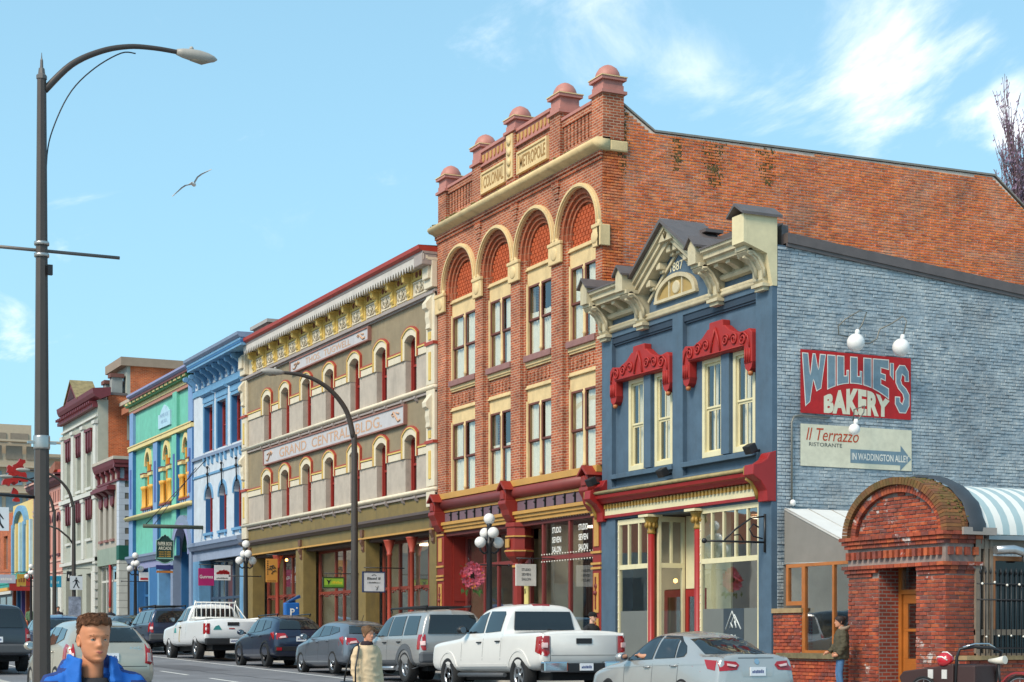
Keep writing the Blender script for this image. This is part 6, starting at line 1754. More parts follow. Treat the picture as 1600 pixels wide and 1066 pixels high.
mb=MB();mb.box(PX0+.08,PX1-.08,PYF+.01,PYF+.1,2.85,3.21);mb.box(PX1-.2,PX1-.093,PYF+.1,22.3,2.6,3.4);mb.obj('band_bed',pmo,por)
# two arch rings of bricks on edge
def ring(r0x,r0z,r1x,r1z,y0,y1,n,m):
 for k in range(n):
  a0=pi-pi*(k+.06)/n;a1=pi-pi*(k+.94)/n
  mb=MB();mb.ext([(c0+r0x*cos(a0),3.43+r0z*sin(a0)),(c0+r1x*cos(a0),3.43+r1z*sin(a0)),(c0+r1x*cos(a1),3.43+r1z*sin(a1)),(c0+r0x*cos(a1),3.43+r0z*sin(a1))],'y',y0,y1)
  mb.obj('brick',m,por)
ring(1.3,.84,1.46,.98,PYF+.02,PYF+.3,46,pbr);ring(1.47,.99,1.64,1.13,PYF-.06,PYF+.3,50,mossbr)
mb=MB();mb.strip(arc(c0,3.43,1.62,180,0,24,1.11),arc(c0,3.43,1.31,180,0,24,.85),'y',PYF+.05,PYF+.28);mb.obj('ring_bed',pmo,por)
# mossy brick vault top, laid in rows
vb=MB()
for r in range(8):
 y0=PYF+.31+r*.08
 if y0>21.95:break
 for k in range(40):
  a0=pi-pi*(k+.05+(.5 if r%2 else 0))/40;a1=a0-pi*.9/40
  if a1<0:continue
  vb.ext([(c0+1.5*cos(a0),3.4+1.0*sin(a0)),(c0+1.63*cos(a0),3.43+1.12*sin(a0)),(c0+1.63*cos(a1),3.43+1.12*sin(a1)),(c0+1.5*cos(a1),3.4+1.0*sin(a1))],'y',y0,y0+.072)
vb.obj('vault_bricks',mossbr,por,kind='stuff')
rr=random.Random(8)
mb=MB()
for k in range(150):
 a=rr.uniform(.15,pi-.1);y=rr.uniform(PYF,22.0);mb.sph((c0+1.63*cos(a),y,3.43+1.12*sin(a)),rr.uniform(.015,.05),6,4,.6)
mb.obj('moss',moss_m,por,kind='stuff')
mb=MB().smooth();vs=[]
for k in range(25):
 a=pi*k/24
 for y,r in((21.95,1.66),(22.02,1.7),(22.25,1.7),(22.36,1.66)):
  vs.append((c0+(r+.03*sin(k*2.1))*cos(a),y,3.42+(r-.5)*sin(a)))
mb.add(vs,[(4*k+j,4*k+j+1,4*k+j+5,4*k+j+4)for k in range(24)for j in range(3)]);mb.obj('roof_membrane',mat('black_membrane','3a3d42',rough=.45,var=.12),por)
mb=MB();mb.box(PX1-.15,PX1+.1,PYF+.3,22.6,3.36,3.5);mb.obj('ledge',mat('ledge_stone','98908a',rough=.8,var=.15),por)
# door in its deep opening
mb=MB();y=PYF+.5
mb.box(DX0-.02,DX0+.1,y,y+.12,-.3,DZ);mb.box(DX1-.1,DX1+.02,y,y+.12,-.3,DZ);mb.box(DX0+.1,DX1-.1,y,y+.12,2.27,2.36);mb.box(DX0+.1,DX1-.1,y,y+.12,DZ-.08,DZ);mb.obj('door_frame',wood_o,por)
a0,a1=DX0+.12,DX1-.12
gx_=[(a0+.14,(a0+a1)/2-.03),((a0+a1)/2+.03,a1-.14)]
gz2=[(gP+.95,gP+1.42),(gP+1.5,gP+1.98)]
mb=MB();mb.wall(a0,a1,gP+.03,2.27,y+.03,y+.08,[(p,q,r,t)for p,q in gx_ for r,t in((.98,1.52),(1.58,2.08))])
mb.box(a0+.14,a1-.14,y+.015,y+.03,gP+.2,gP+.85)
d=mb.obj('door',wood_o,por,bevel=.006)
for p,q in gx_:
 for r,t in((.98,1.52),(1.58,2.08)):pane_obj(p,q,r,t,y+.05,d,shopglass)
pane_obj(DX0+.1,DX1-.1,2.36,DZ-.08,y+.05,d,shopglass)
for z in(1.02,1.12):MB().sph((a1-.06,y,gP+z),.035,8,6).obj('handle',black_m,d)
MB().box(DX0-.3,DX1+.3,y+.5,y+.55,-.3,3.2).obj('vestibule_back',dark_room,por)
mb=MB();mb.box(DX0,DX1,PYF+.02,y,DZ,DZ+.03);mb.obj('soffit',dark_room,por)
# ------------------------------------------------------------------ awnings
aw=thing('awning','white lean-to awning with grey end flap between blue wall and brick porch','awning',(-32.0,22.0,3))
canvas_w=mat('white_canvas','d9d8d4',rough=.7,var=.05,scale=2)
canvas_g=mat('grey_canvas','7f7b75',rough=.8,var=.08,scale=2)
mb=MB();mb.add([(-31.98,22.0,4.27),(-31.98,25.2,4.27),(-29.3,25.2,3.25),(-29.3,22.0,3.25)],[(0,3,2,1)]);mb.add([(-31.98,22.0,4.24),(-31.98,25.2,4.24),(-29.3,25.2,3.22),(-29.3,22.0,3.22)],[(0,1,2,3)]);mb.obj('canopy',canvas_w,aw)
mb=MB();mb.ext([(-31.98,4.24),(-29.3,3.22),(-29.3,2.98),(-31.98,3.04)],'y',21.98,22.0);mb.obj('end_flap',canvas_g,aw)
mb=MB();mb.box(-32.02,-29.3,21.96,21.98,2.98,3.5);mb.ext([(-32.02,3.06),(-32.02,3.5),(-31.98,3.52),(-31.98,3.06)],'y',21.95,21.99)
mb=MB();mb.tube([(-31.98,21.99,4.24),(-29.3,21.99,3.22)],.025,6);mb.tube([(-31.98,21.99,3.04),(-29.3,21.99,2.98)],.02,6)
for k in range(6):
 y=22+k*.62;mb.tube([(-31.98,y,4.275),(-29.3,y,3.255)],.012,5)
mb.obj('awning_frame',mat('awning_bar','b5b3ae',rough=.5),aw)
sa=thing('striped_awning','white and blue striped barrel canopy running back from the brick porch','awning',(PX1,22.6,3.4))
stripe=[mat('stripe_white','dddcd6',rough=.6,var=.04),mat('stripe_blue','a0b4b7',rough=.6,var=.05)]
n=26;y=22.33
for k in range(n):
 y1=y+.17
 mb=MB().smooth();vs=[]
 for j in range(19):
  a=pi*j/18;vs+=[(c0+1.6*cos(a),y,3.38+1.06*sin(a)),(c0+1.6*cos(a),y1,3.38+1.06*sin(a))]
 mb.add(vs,[(2*j,2*j+1,2*j+3,2*j+2)for j in range(18)])
 mb.obj('stripe',stripe[k%2],sa);y=y1
mb=MB();mb.box(PX1-.1,PX1+.05,22.45,27,3.28,3.36);mb.obj('gutter',mat('galvanised','8f9396',rough=.35,metal=.6),sa)
# ------------------------------------------------------------------ glazed passage to the right of the porch
ps=thing('glazed_passage','weathered timber window wall on a low brick base right of the porch','building',(PX1,22.3,G(-25)))
mb=MB()
for(p,q)in((22.2,22.32),(22.42,22.5),(22.55,22.62),(24.2,24.3),(26.4,26.5)):mb.box(-26.05,-25.93,p,q,1.0,3.3)
mb.box(-26.05,-25.95,22.2,27,1.45,1.56);mb.box(-26.07,-25.88,22.2,27,1.0,1.1);mb.box(-26.05,-25.95,22.2,27,3.1,3.3);mb.obj('window_frame',wood_d,ps)
mb=MB();mb.box(-26.0,-25.94,22.62,24.2,2.88,2.97);mb.box(-26.0,-25.94,22.62,22.68,1.56,2.88);mb.box(-26.0,-25.94,23.7,23.76,1.1,2.88);mb.box(-26.0,-25.94,24.3,26.4,2.88,2.97);mb.obj('inner_frame',wood_f,ps)
for(p,q)in((22.68,24.2),(24.3,26.4)):
 for(r,t)in((1.1,1.45),(1.56,2.88)):MB().box(-26.01,-26.0,p,q,r,t).obj('pane',mat('black_glass','15171a',rough=.06),ps)
mb=MB();mb.box(-26.4,-25.7,21.75,27,-.3,.98);mb.obj('low_wall',jb,ps);brickwork(ps,pbr,21.74,27,-.1,.98,(lambda a,z:(-25.7,a,z),pi/2),lambda a,z,w:True,lambda a,z:a,nsingle=150,key='porch')
mb=MB();mb.box(-26.45,-25.62,21.72,27,.98,1.06);mb.obj('coping',mat('tan_stone','9c8460',rough=.8,var=.2,scale=5),ps)
mb=MB();mb.tube([(-25.85,22.6,3.08),(-25.8,23.0,3.1),(-25.78,23.25,3.05),(-25.78,23.3,2.95),(-25.78,23.3,2.86)],.085,10);mb.obj('duct',mat('duct_metal','b9bcbf',rough=.3,metal=.8),ps)
fe=thing('iron_fence','black iron railing with spear tops and a string of lights by the passage window','fence',(-25.6,21.8,1))
for k in range(24):
 y=21.98+k*.125
 mb=MB();mb.tube([(-25.55,y,1.06),(-25.55,y,2.62)],.011,5);mb.lathe([(.012,2.6),(.024,2.64),(.002,2.74)],(-25.55,y,0),5);mb.obj('picket',black_m,fe)
for z in(1.2,2.12,2.42):MB().tube([(-25.55,21.9,z),(-25.55,25.05,z)],.014,6).obj('fence_rail',black_m,fe)
mb=MB()
for k in range(9):
 y=22+k*.3;mb.sph((-25.52,y,2.42+.03*sin(k*2)),.025,6,5);mb.sph((-25.52,y+.1,1.42+.02*sin(k)),.02,6,5)
mb.obj('light_string',mat('bulb_pale','e5e0d5',rough=.3),fe,kind='stuff')
# ------------------------------------------------------------------ window bay left of the porch
lbay=thing('window_bay','wooden framed window with low brick walls beneath the white awning','building',(-32,21.7,G(-31)))
mb=MB();mb.box(-32.03,-30.95,21.72,22.0,-.3,1.94);mb.obj('low_wall',jb,lbay);brickwork(lbay,pbr,-32.02,-30.95,-.1,1.94,(lambda a,z:(a,21.72,z),0),lambda a,z,w:True,lambda a,z:z,nsingle=120,key='porch')
mb=MB();mb.box(-32.03,-30.9,21.66,22.0,1.94,2.04);mb.obj('coping',MATS['tan_stone'],lbay)
mb=MB();mb.box(-31.25,-29.1,21.4,21.7,-.3,.96);mb.obj('low_wall',jb,lbay);brickwork(lbay,pbr,-31.25,-29.1,-.1,.96,(lambda a,z:(a,21.4,z),0),lambda a,z,w:True,lambda a,z:z,nsingle=120,key='porch')
mb=MB();mb.box(-31.32,-29.1,21.3,21.75,.96,1.07);mb.obj('coping',mat('mossy_stone','6f654a',rough=.9,var=.3,scale=6),lbay)
mb=MB()
for(p,q,r,t)in((-31.55,-31.46,2.1,3.0),(-30.96,-30.84,1.07,3.0),(-29.86,-29.8,1.07,3.0),(-31.46,-30.96,2.92,3.0),(-31.46,-30.96,2.1,2.19),(-30.84,-29.86,2.93,3.0),(-29.8,-29.1,2.93,3.0),(-30.84,-29.86,1.07,1.13),(-29.8,-29.1,1.07,1.13)):mb.box(p,q,21.72,21.82,r,t)
wf=mb.obj('window',wood_o,lbay)
for(p,q,r,t)in((-31.46,-30.96,2.19,2.92),(-30.84,-29.86,1.13,2.93),(-29.8,-29.1,1.13,2.93)):pane_obj(p,q,r,t,21.76,wf,shopglass)
room('room',-31.9,-29.15,21.9,24.5,.2,3.0,mat('grey_brick_int','8b8680',rough=.9,var=.2,scale=3),lbay)
MB().box(-30.5,-29.5,22.6,22.7,.3,2.25).obj('inner_door',mat('orange_door','a8481e',rough=.5,var=.1),lbay)
MB().box(-29.95,-29.8,22.57,22.6,1.72,1.9).obj('door_notice',white_m,lbay)
# ------------------------------------------------------------------ wall lamps and pipework on the blue flank
lampw=mat('white_globe','e4e2df',rough=.35,var=.03)
pipe_m=mat('pipe_grey','77766f',rough=.45,metal=.3)
GLX=BX1+.45
def globe(y,z,r,pts,label):
 t=thing('globe_lamp',label,'wall lamp',(BX1,y,z))
 MB().sph((GLX,y,z),r,18,12).obj('globe',lampw,t)
 mb=MB();mb.lathe([(.05,0),(.06,.06),(.04,.12)],(GLX-.02,y+.06,z+r*.9),10);mb.obj('fitter',lampw,t)
 mb=MB();mb.tube(pts,.016,6);mb.obj('arm',pipe_m,t)
W_=BX1+.06
globe(23.63,8.01,.2,[(W_,23.73,8.2),(W_+.05,23.42,8.22),(W_+.1,23.36,8.4),(W_+.2,23.5,8.56),(W_+.3,23.8,8.75),(GLX-.02,23.95,8.72),(GLX,23.82,8.45),(GLX-.02,23.69,8.25)],'left white globe lamp on a bent arm over the red painted sign')
globe(24.89,7.99,.2,[(W_,23.98,8.08),(W_+.03,24.3,8.1),(W_+.08,24.45,8.2),(W_+.12,24.5,8.42),(W_+.2,24.75,8.54),(W_+.32,25.0,8.72),(GLX,25.05,8.6),(GLX-.02,24.95,8.2)],'right white globe lamp on a bent arm over the red painted sign')
globe(23.59,6.06,.13,[(W_,23.85,6.3),(W_+.1,23.8,6.55),(W_+.28,23.95,6.62),(GLX,23.85,6.45),(GLX-.02,23.65,6.22)],'small white globe lamp in front of the cream restaurant sign')
cp_=thing('conduit','thin grey conduit bending down the blue flank wall to the awning','pipe',(BX1,22.2,4.4))
mb=MB();mb.tube([(W_,23.2,6.35),(W_,22.4,6.36),(W_,22.24,6.32),(W_,22.18,6.2),(W_,22.18,4.42)],.022,6);mb.obj('pipe',pipe_m,cp_);MB().sph((W_+.03,22.19,4.4),.07,10,7).obj('junction_box',lampw,cp_)
# sign bracket on the blue front
br=thing('sign_bracket','empty black wrought iron sign bracket on the blue shop corner','bracket',(-32.3,21.6,3.8))
bx_=-32.28
mb=MB();mb.tube([(bx_,21.66,3.3),(bx_,21.66,4.15)],.03,6);mb.tube([(bx_,21.66,3.52),(bx_,20.1,3.52)],.025,6);mb.sph((bx_,20.08,3.52),.06,8,6)
mb.tube([(bx_,21.66,4.1),(bx_,21.3,4.05),(bx_,20.9,3.8),(bx_,20.6,3.55)],.02,6);mb.tube([(bx_,21.6,3.6),(bx_,21.35,3.65),(bx_,21.25,3.8),(bx_,21.35,3.92),(bx_,21.5,3.85)],.018,6);mb.tube([(bx_,21.1,3.55),(bx_,21.0,3.68),(bx_,20.85,3.66)],.016,6)
mb.obj('scrollwork',black_m,br)
def flood(x,y,z,label):
 t=thing('floodlight',label,'floodlight',(x,y,z))
 mb=MB();mb.box(-.14,.14,-.1,.1,-.1,.1);M=Matrix.Translation((x,y-.25,z))@Matrix.Rotation(.5,4,'X');mb.xf(M);mb.obj('lamp_body',black_m,t,bevel=.02)
 MB().tube([(x,y,z-.02),(x,y-.16,z-.06)],.03,6).obj('mount',black_m,t)
flood(-32.55,FRONT,5.62,'black floodlight at the right end of the red shop cornice');flood(-36.4,FRONT,5.42,'black floodlight above the middle of the red shop cornice');flood(-39.7,FRONT-.2,5.45,'black floodlight beside the left scroll of the red cornice')
# building to the right behind the passage
# ------------------------------------------------------------------ vehicles
tyre_m=mat('tyre_rubber','1d1d1e',rough=.85,var=.1)
rim_m=mat('alloy_rim','a9abae',rough=.3,metal=.85,var=.05)
rim_dark=mat('dark_rim','3a3b3e',rough=.35,metal=.7,var=.05)
well_m=mat('wheel_well','111112',rough=.95,var=0)
carglass=None
def car_glass():
 if 'car_glass' in MATS:return MATS['car_glass']
 m=bpy.data.materials.new('car_glass');m.use_nodes=True
 b=m.node_tree.nodes['Principled BSDF']
 b.inputs['Base Color'].default_value=(.012,.015,.017,1);b.inputs['Roughness'].default_value=.03
 b.inputs['Specular IOR Level'].default_value=.6;b.inputs['IOR'].default_value=1.5
 b.inputs['Coat Weight'].default_value=.25;b.inputs['Coat Roughness'].default_value=.02
 MATS['car_glass']=m
 return m
carglass=car_glass()
tail_red=mat('tail_red','9c1016',rough=.15,var=.06,scale=20,coat=.6)
tail_clear=mat('tail_clear','d8b8b4',rough=.12,var=.06,scale=20,coat=.6)
plate_m=mat('number_plate','dfe1e4',rough=.4,var=.08,scale=20)
plate_ink=mat('plate_ink','2c3f7a',rough=.5)
trim_blk=mat('black_trim','202123',rough=.5,var=.08)
trim_gry=mat('grey_plastic','4a4c4f',rough=.6,var=.1)
chrome=mat('chrome','c9cbcd',rough=.08,metal=1,var=0)
lamp_clear=mat('lamp_clear','c9cdd0',rough=.08,var=.05,coat=.8)
def bspl(P,t):
 """quadratic B-spline with clamped ends through a list of vectors, t in 0..1"""
 n=len(P)
 Q=[2*P[0]-P[1]]+list(P)+[2*P[-1]-P[-2]]
 s=t*n
 i=min(int(s),n-1);f=s-i
 a,b,c=Q[i],Q[i+1],Q[i+2]
 return a*(.5*(1-f)**2)+b*(.5+f-f*f)+c*(.5*f*f)
class Car:
 def __init__(s,name,label,cat,x,y,paint,rz=0.0,group='vehicles along the street'):
  g=G(x)
  s.t=thing(name,label,cat,(x,y,g),pi+rz,group,world=False)
  s.t.rotation_euler=(0,atan(.018),pi+rz)
  s.paint=paint
  s.bvh=None
 def shell(s,stations,wheels,wr,nu=64,cuts=(),well_r=None):
  """stations: (x, zbot, wbot, zmid, wmid, zbelt, wbelt, ztop, wtop); front has larger x"""
  rows=[]
  for(x,zb,wb,zm,wm,ze,we,zt,wt)in stations:
   cr=min(.06,.5*(zt-ze)+.02)
   ring=[(0,zb),(wb*.7,zb),(wb,zb+.03),(wm,zb+(zm-zb)*.5),(wm,zm),(we+(wm-we)*.3,ze-.05),(we,ze),(wt+(we-wt)*.42,ze+(zt-ze)*.6),(wt,zt-cr),(wt*.8,zt),(wt*.4,zt+cr*.35),(0,zt+cr*.5)]
   rows.append([Vector((x,a,b))for(a,b)in ring])
  NV=22;vs=[]
  for i in range(nu+1):
   u=i/nu
   ring=[bspl([r[k]for r in rows],u)for k in range(len(rows[0]))]
   half=[bspl(ring,j/NV)for j in range(NV+1)]
   half[0].y=0;half[-1].y=0
   vs.append(half)
  mb=MB().smooth();full=[]
  M=2*NV
  for h in vs:
   loop=h+[Vector((p.x,-p.y,p.z))for p in h[-2:0:-1]]
   full.append(loop)
  V=[tuple(p)for l in full for p in l]
  F=[]
  for i in range(nu):
   for j in range(M):
    F.append((i*M+j,(i+1)*M+j,(i+1)*M+(j+1)%M,i*M+(j+1)%M))
  F.append(tuple(range(M)));F.append(tuple(nu*M+j for j in range(M))[::-1])
  mb.add(V,F)
  o=mb.obj('body',[s.paint,well_m],s.t)
  bm=bmesh.new();bm.from_mesh(o.data);bmesh.ops.recalc_face_normals(bm,faces=bm.faces[:]);bm.to_mesh(o.data);bm.free()
  s.bvh=BVHTree.FromPolygons([tuple(v.co)for v in o.data.vertices],[tuple(p.vertices)for p in o.data.polygons])
  hw=max(st[4]for st in stations)
  cutters=[]
  wl=well_r or wr*1.14
  for wx in wheels:
   for sy in(-1,1):
    c=MB();c.lathe([(wl,0),(wl,.42)],(wx,sy*(hw+.1)-(.42 if sy>0 else 0),wr),28,'y',smooth=True)
    co=c.obj('cutter',[well_m]);cutters.append(co)
  for(x0,x1,w_,z0,z1)in cuts:
   co=MB().box(x0,x1,-w_,w_,z0,z1).obj('cutter',[well_m]);cutters.append(co)
  for co in cutters:
   bm=bmesh.new();bm.from_mesh(co.data);bmesh.ops.recalc_face_normals(bm,faces=bm.faces[:]);bm.to_mesh(co.data);bm.free()
   md=o.modifiers.new('c','BOOLEAN');md.operation='DIFFERENCE';md.object=co;md.solver='EXACT';md.material_mode='TRANSFER'
  me=mesh_of(o)
  o.modifiers.clear();old=o.data;o.data=me;me.name='body'
  bpy.data.meshes.remove(old)
  for co in cutters:
   m_=co.data;bpy.data.objects.remove(co);bpy.data.meshes.remove(m_)
  s.body=o;s.hw=hw
  return o
 def panel(s,name,poly,side,m,off=.006,n=4,parent=None):
  """a panel laid onto the shell: side 'L'/'R' polygon in (x,z), 'B'/'F' polygon in (y,z), 'T' in (x,y)"""
  if m is carglass:off=max(off,.03 if side=='B' else .014)
  if name=='reverse_light':off+=.022
  bm=bmesh.new()
  f=bm.faces.new([bm.verts.new((p[0],p[1],0))for p in poly])
  bmesh.ops.triangulate(bm,faces=[f])
  for _ in range(n):
   long=[e for e in bm.edges if e.calc_length()>.12]
   if not long:break
   bmesh.ops.subdivide_edges(bm,edges=long,cuts=1)
   bmesh.ops.triangulate(bm,faces=bm.faces[:])
  for v in bm.verts:
   a,b=v.co.x,v.co.y
   if side in 'LR':
    sy=1 if side=='L' else-1;o_,d_=Vector((a,sy*3,b)),Vector((0,-sy,0));df=Vector((a,sy*s.hw,b))
   elif side in 'BF':
    sx=-1 if side=='B' else 1;o_,d_=Vector((sx*6,a,b)),Vector((-sx,0,0));df=Vector((sx*2,a,b))
   else:
    o_,d_=Vector((a,b,5)),Vector((0,0,-1));df=Vector((a,b,1))
   h=s.bvh.ray_cast(o_,d_)
   tr=0
   while h[0]is None and tr<40:
    tr+=1
    if side in 'BF':o_.y*=.985
    elif side in 'LR':o_.x*=.995
    h=s.bvh.ray_cast(o_,d_)
   v.co=(h[0]-d_*off)if h[0]is not None else df
  inn=[v for v in bm.verts if not v.is_boundary]
  for _ in range(3 if m is carglass else 0):bmesh.ops.smooth_vert(bm,verts=inn,factor=.5,use_axis_x=True,use_axis_y=True,use_axis_z=True)
  ext_=bmesh.ops.extrude_face_region(bm,geom=bm.faces[:])
  mv=[e for e in ext_['geom']if isinstance(e,bmesh.types.BMVert)]
  bmesh.ops.translate(bm,verts=mv,vec=d_*(off+.012))
  bmesh.ops.recalc_face_normals(bm,faces=bm.faces[:])
  for f in bm.faces:f.smooth=True
  for e in bm.edges:
   if len(e.link_faces)==2 and e.calc_face_angle()>.9:e.smooth=False
  me=bpy.data.meshes.new(name);bm.to_mesh(me);bm.free();me.materials.append(m)
  o=bpy.data.objects.new(name,me);COL.objects.link(o);o.parent=parent or s.t
  return o
 def both(s,name,poly,m,off=.006,**k):
  return[s.panel(name,poly,'L',m,off,**k),s.panel(name,poly,'R',m,off,**k)]
 def strip(s,name,pts,w,side,m,off=.004,parent=None):
  """narrow seam following a polyline"""
  poly=[];up=[];dn=[]
  for i,p in enumerate(pts):
   a=pts[max(i-1,0)];b=pts[min(i+1,len(pts)-1)]
   d=Vector((b[0]-a[0],b[1]-a[1])).normalized();n_=Vector((-d.y,d.x))*w/2
   up.append((p[0]+n_.x,p[1]+n_.y));dn.append((p[0]-n_.x,p[1]-n_.y))
  return s.panel(name,up+dn[::-1],side,m,off,n=5,parent=parent)
 def wheels(s,xs,r,track,w=.22,spokes=6,rim=None,rimr=.66):
  rim=rim or rim_m
  first=None
  for x in xs:
   for sy in(1,-1):
    if first is None:
     mb=MB();mb.lathe([(r*rimr,-w/2+.02),(r*.93,-w/2),(r,-w/2+.035),(r,w/2-.035),(r*.93,w/2),(r*rimr,w/2-.02),(r*rimr*.97,w/2-.06)],(0,0,0),28,'y');wt=mb.obj('wheel',tyre_m,s.t)
     mb=MB();mb.lathe([(r*rimr*1.0,w/2-.03),(r*rimr*.9,w/2-.02),(r*rimr*.88,w/2-.09)],(0,0,0),28,'y',cap=False)
     mb.lathe([(r*.06,w/2-.02),(r*.15,w/2-.03),(r*.16,w/2-.07)][::-1],(0,0,0),12,'y')
     for k in range(spokes):
      a=2*pi*k/spokes;R0,R1=r*.1,r*rimr*.93
      for da,wd in((0,1.0),):
       c_,s_=cos(a),sin(a);hw0,hw1=r*.07,r*.1
       q=[(R0,-hw0),(R1,-hw1),(R1,hw1),(R0,hw0)]
       P=[(u*c_-v*s_,u*s_+v*c_)for u,v in q]
       mb.add([(p[0],w/2-.04,p[1])for p in P]+[(p[0],w/2-.075,p[1])for p in P],[(0,1,2,3),(3,2,1,0),(0,4,5,1),(1,5,6,2),(2,6,7,3),(3,7,4,0)])
     ri=mb.obj('rim',rim,wt)
     MB().lathe([(r*rimr*.95,w/2-.12),(r*rimr*.95,w/2-.085)],(0,0,0),20,'y').obj('brake_disc',mat('brake_grey','17171a',rough=.7),wt)
     first=wt;o=wt
    else:o=copy_tree(first,s.t)
    o.location=(x,sy*track,r)
    if sy<0:o.rotation_euler=(0,0,pi)
 def mirror(s,x,z,w,m=None):
  for sy in(1,-1):
   mb=MB().smooth();mb.lathe([(.02,-.09),(.075,-.07),(.09,0),(.08,.05),(.03,.08)],(0,0,0),12,'x',smooth=True)
   M=Matrix.Translation((x,sy*(w+.12),z))@Matrix.Diagonal((1,1.35,1,1));mb.xf(M);k=len(mb.v)
   mb.tube([(x+.02,sy*(w-.06),z-.03),(x+.02,sy*(w+.08),z)],.03,6)
   o=mb.obj('wing_mirror',m or s.paint,s.t)
   MB().lathe([(.07,-.012),(.07,0)],(x-.085,sy*(w+.12),z),10,'x').obj('mirror_glass',chrome,o)
 def handle(s,x,z,m=None):
  for sy in(1,-1):
   h=s.bvh.ray_cast(Vector((x,sy*3,z)),Vector((0,-sy,0)))
   y=h[0].y if h[0]is not None else sy*s.hw
   mb=MB();mb.tube([(x-.1,y-sy*.01,z),(x-.08,y+sy*.03,z),(x+.08,y+sy*.03,z),(x+.1,y-sy*.01,z)],.018,6);mb.obj('door_handle',m or s.paint,s.t)
 def plate(s,z,txt,xb=None):
  h=s.bvh.ray_cast(Vector((-6,0,z)),Vector((1,0,0)));x=(xb if xb is not None else h[0].x)-.02
  p=MB().box(x,x+.02,-.155,.155,z-.075,z+.075).obj('number_plate',plate_m,s.t)
  mb=MB();scribble(mb,(x-.002,.12,z-.03),(0,-1,0),(0,0,1),.24,.06,len(txt));mb.obj('plate_text',plate_ink,p)
 def seams(s,xs,z0,z1):
  for x in xs:
   for sd in 'LR':s.strip('door_seam',[(x,z0),(x+.01,(z0+z1)/2),(x,z1)],.012,sd,trim_blk,.001)
 def rails(s,x0,x1,y,z,m=trim_blk,h=.05,r=.02):
  for sy in(1,-1):MB().tube([(x0,sy*y,z),(x0+.08,sy*y,z+h),(x1-.08,sy*y,z+h),(x1,sy*y,z)],r,6).obj('roof_rail',m,s.t)
def paint(name,col,metal=.35,rough=.28):
 return mat(name,col,rough=rough,var=.03,metal=metal,coat=.7,spec=.5)
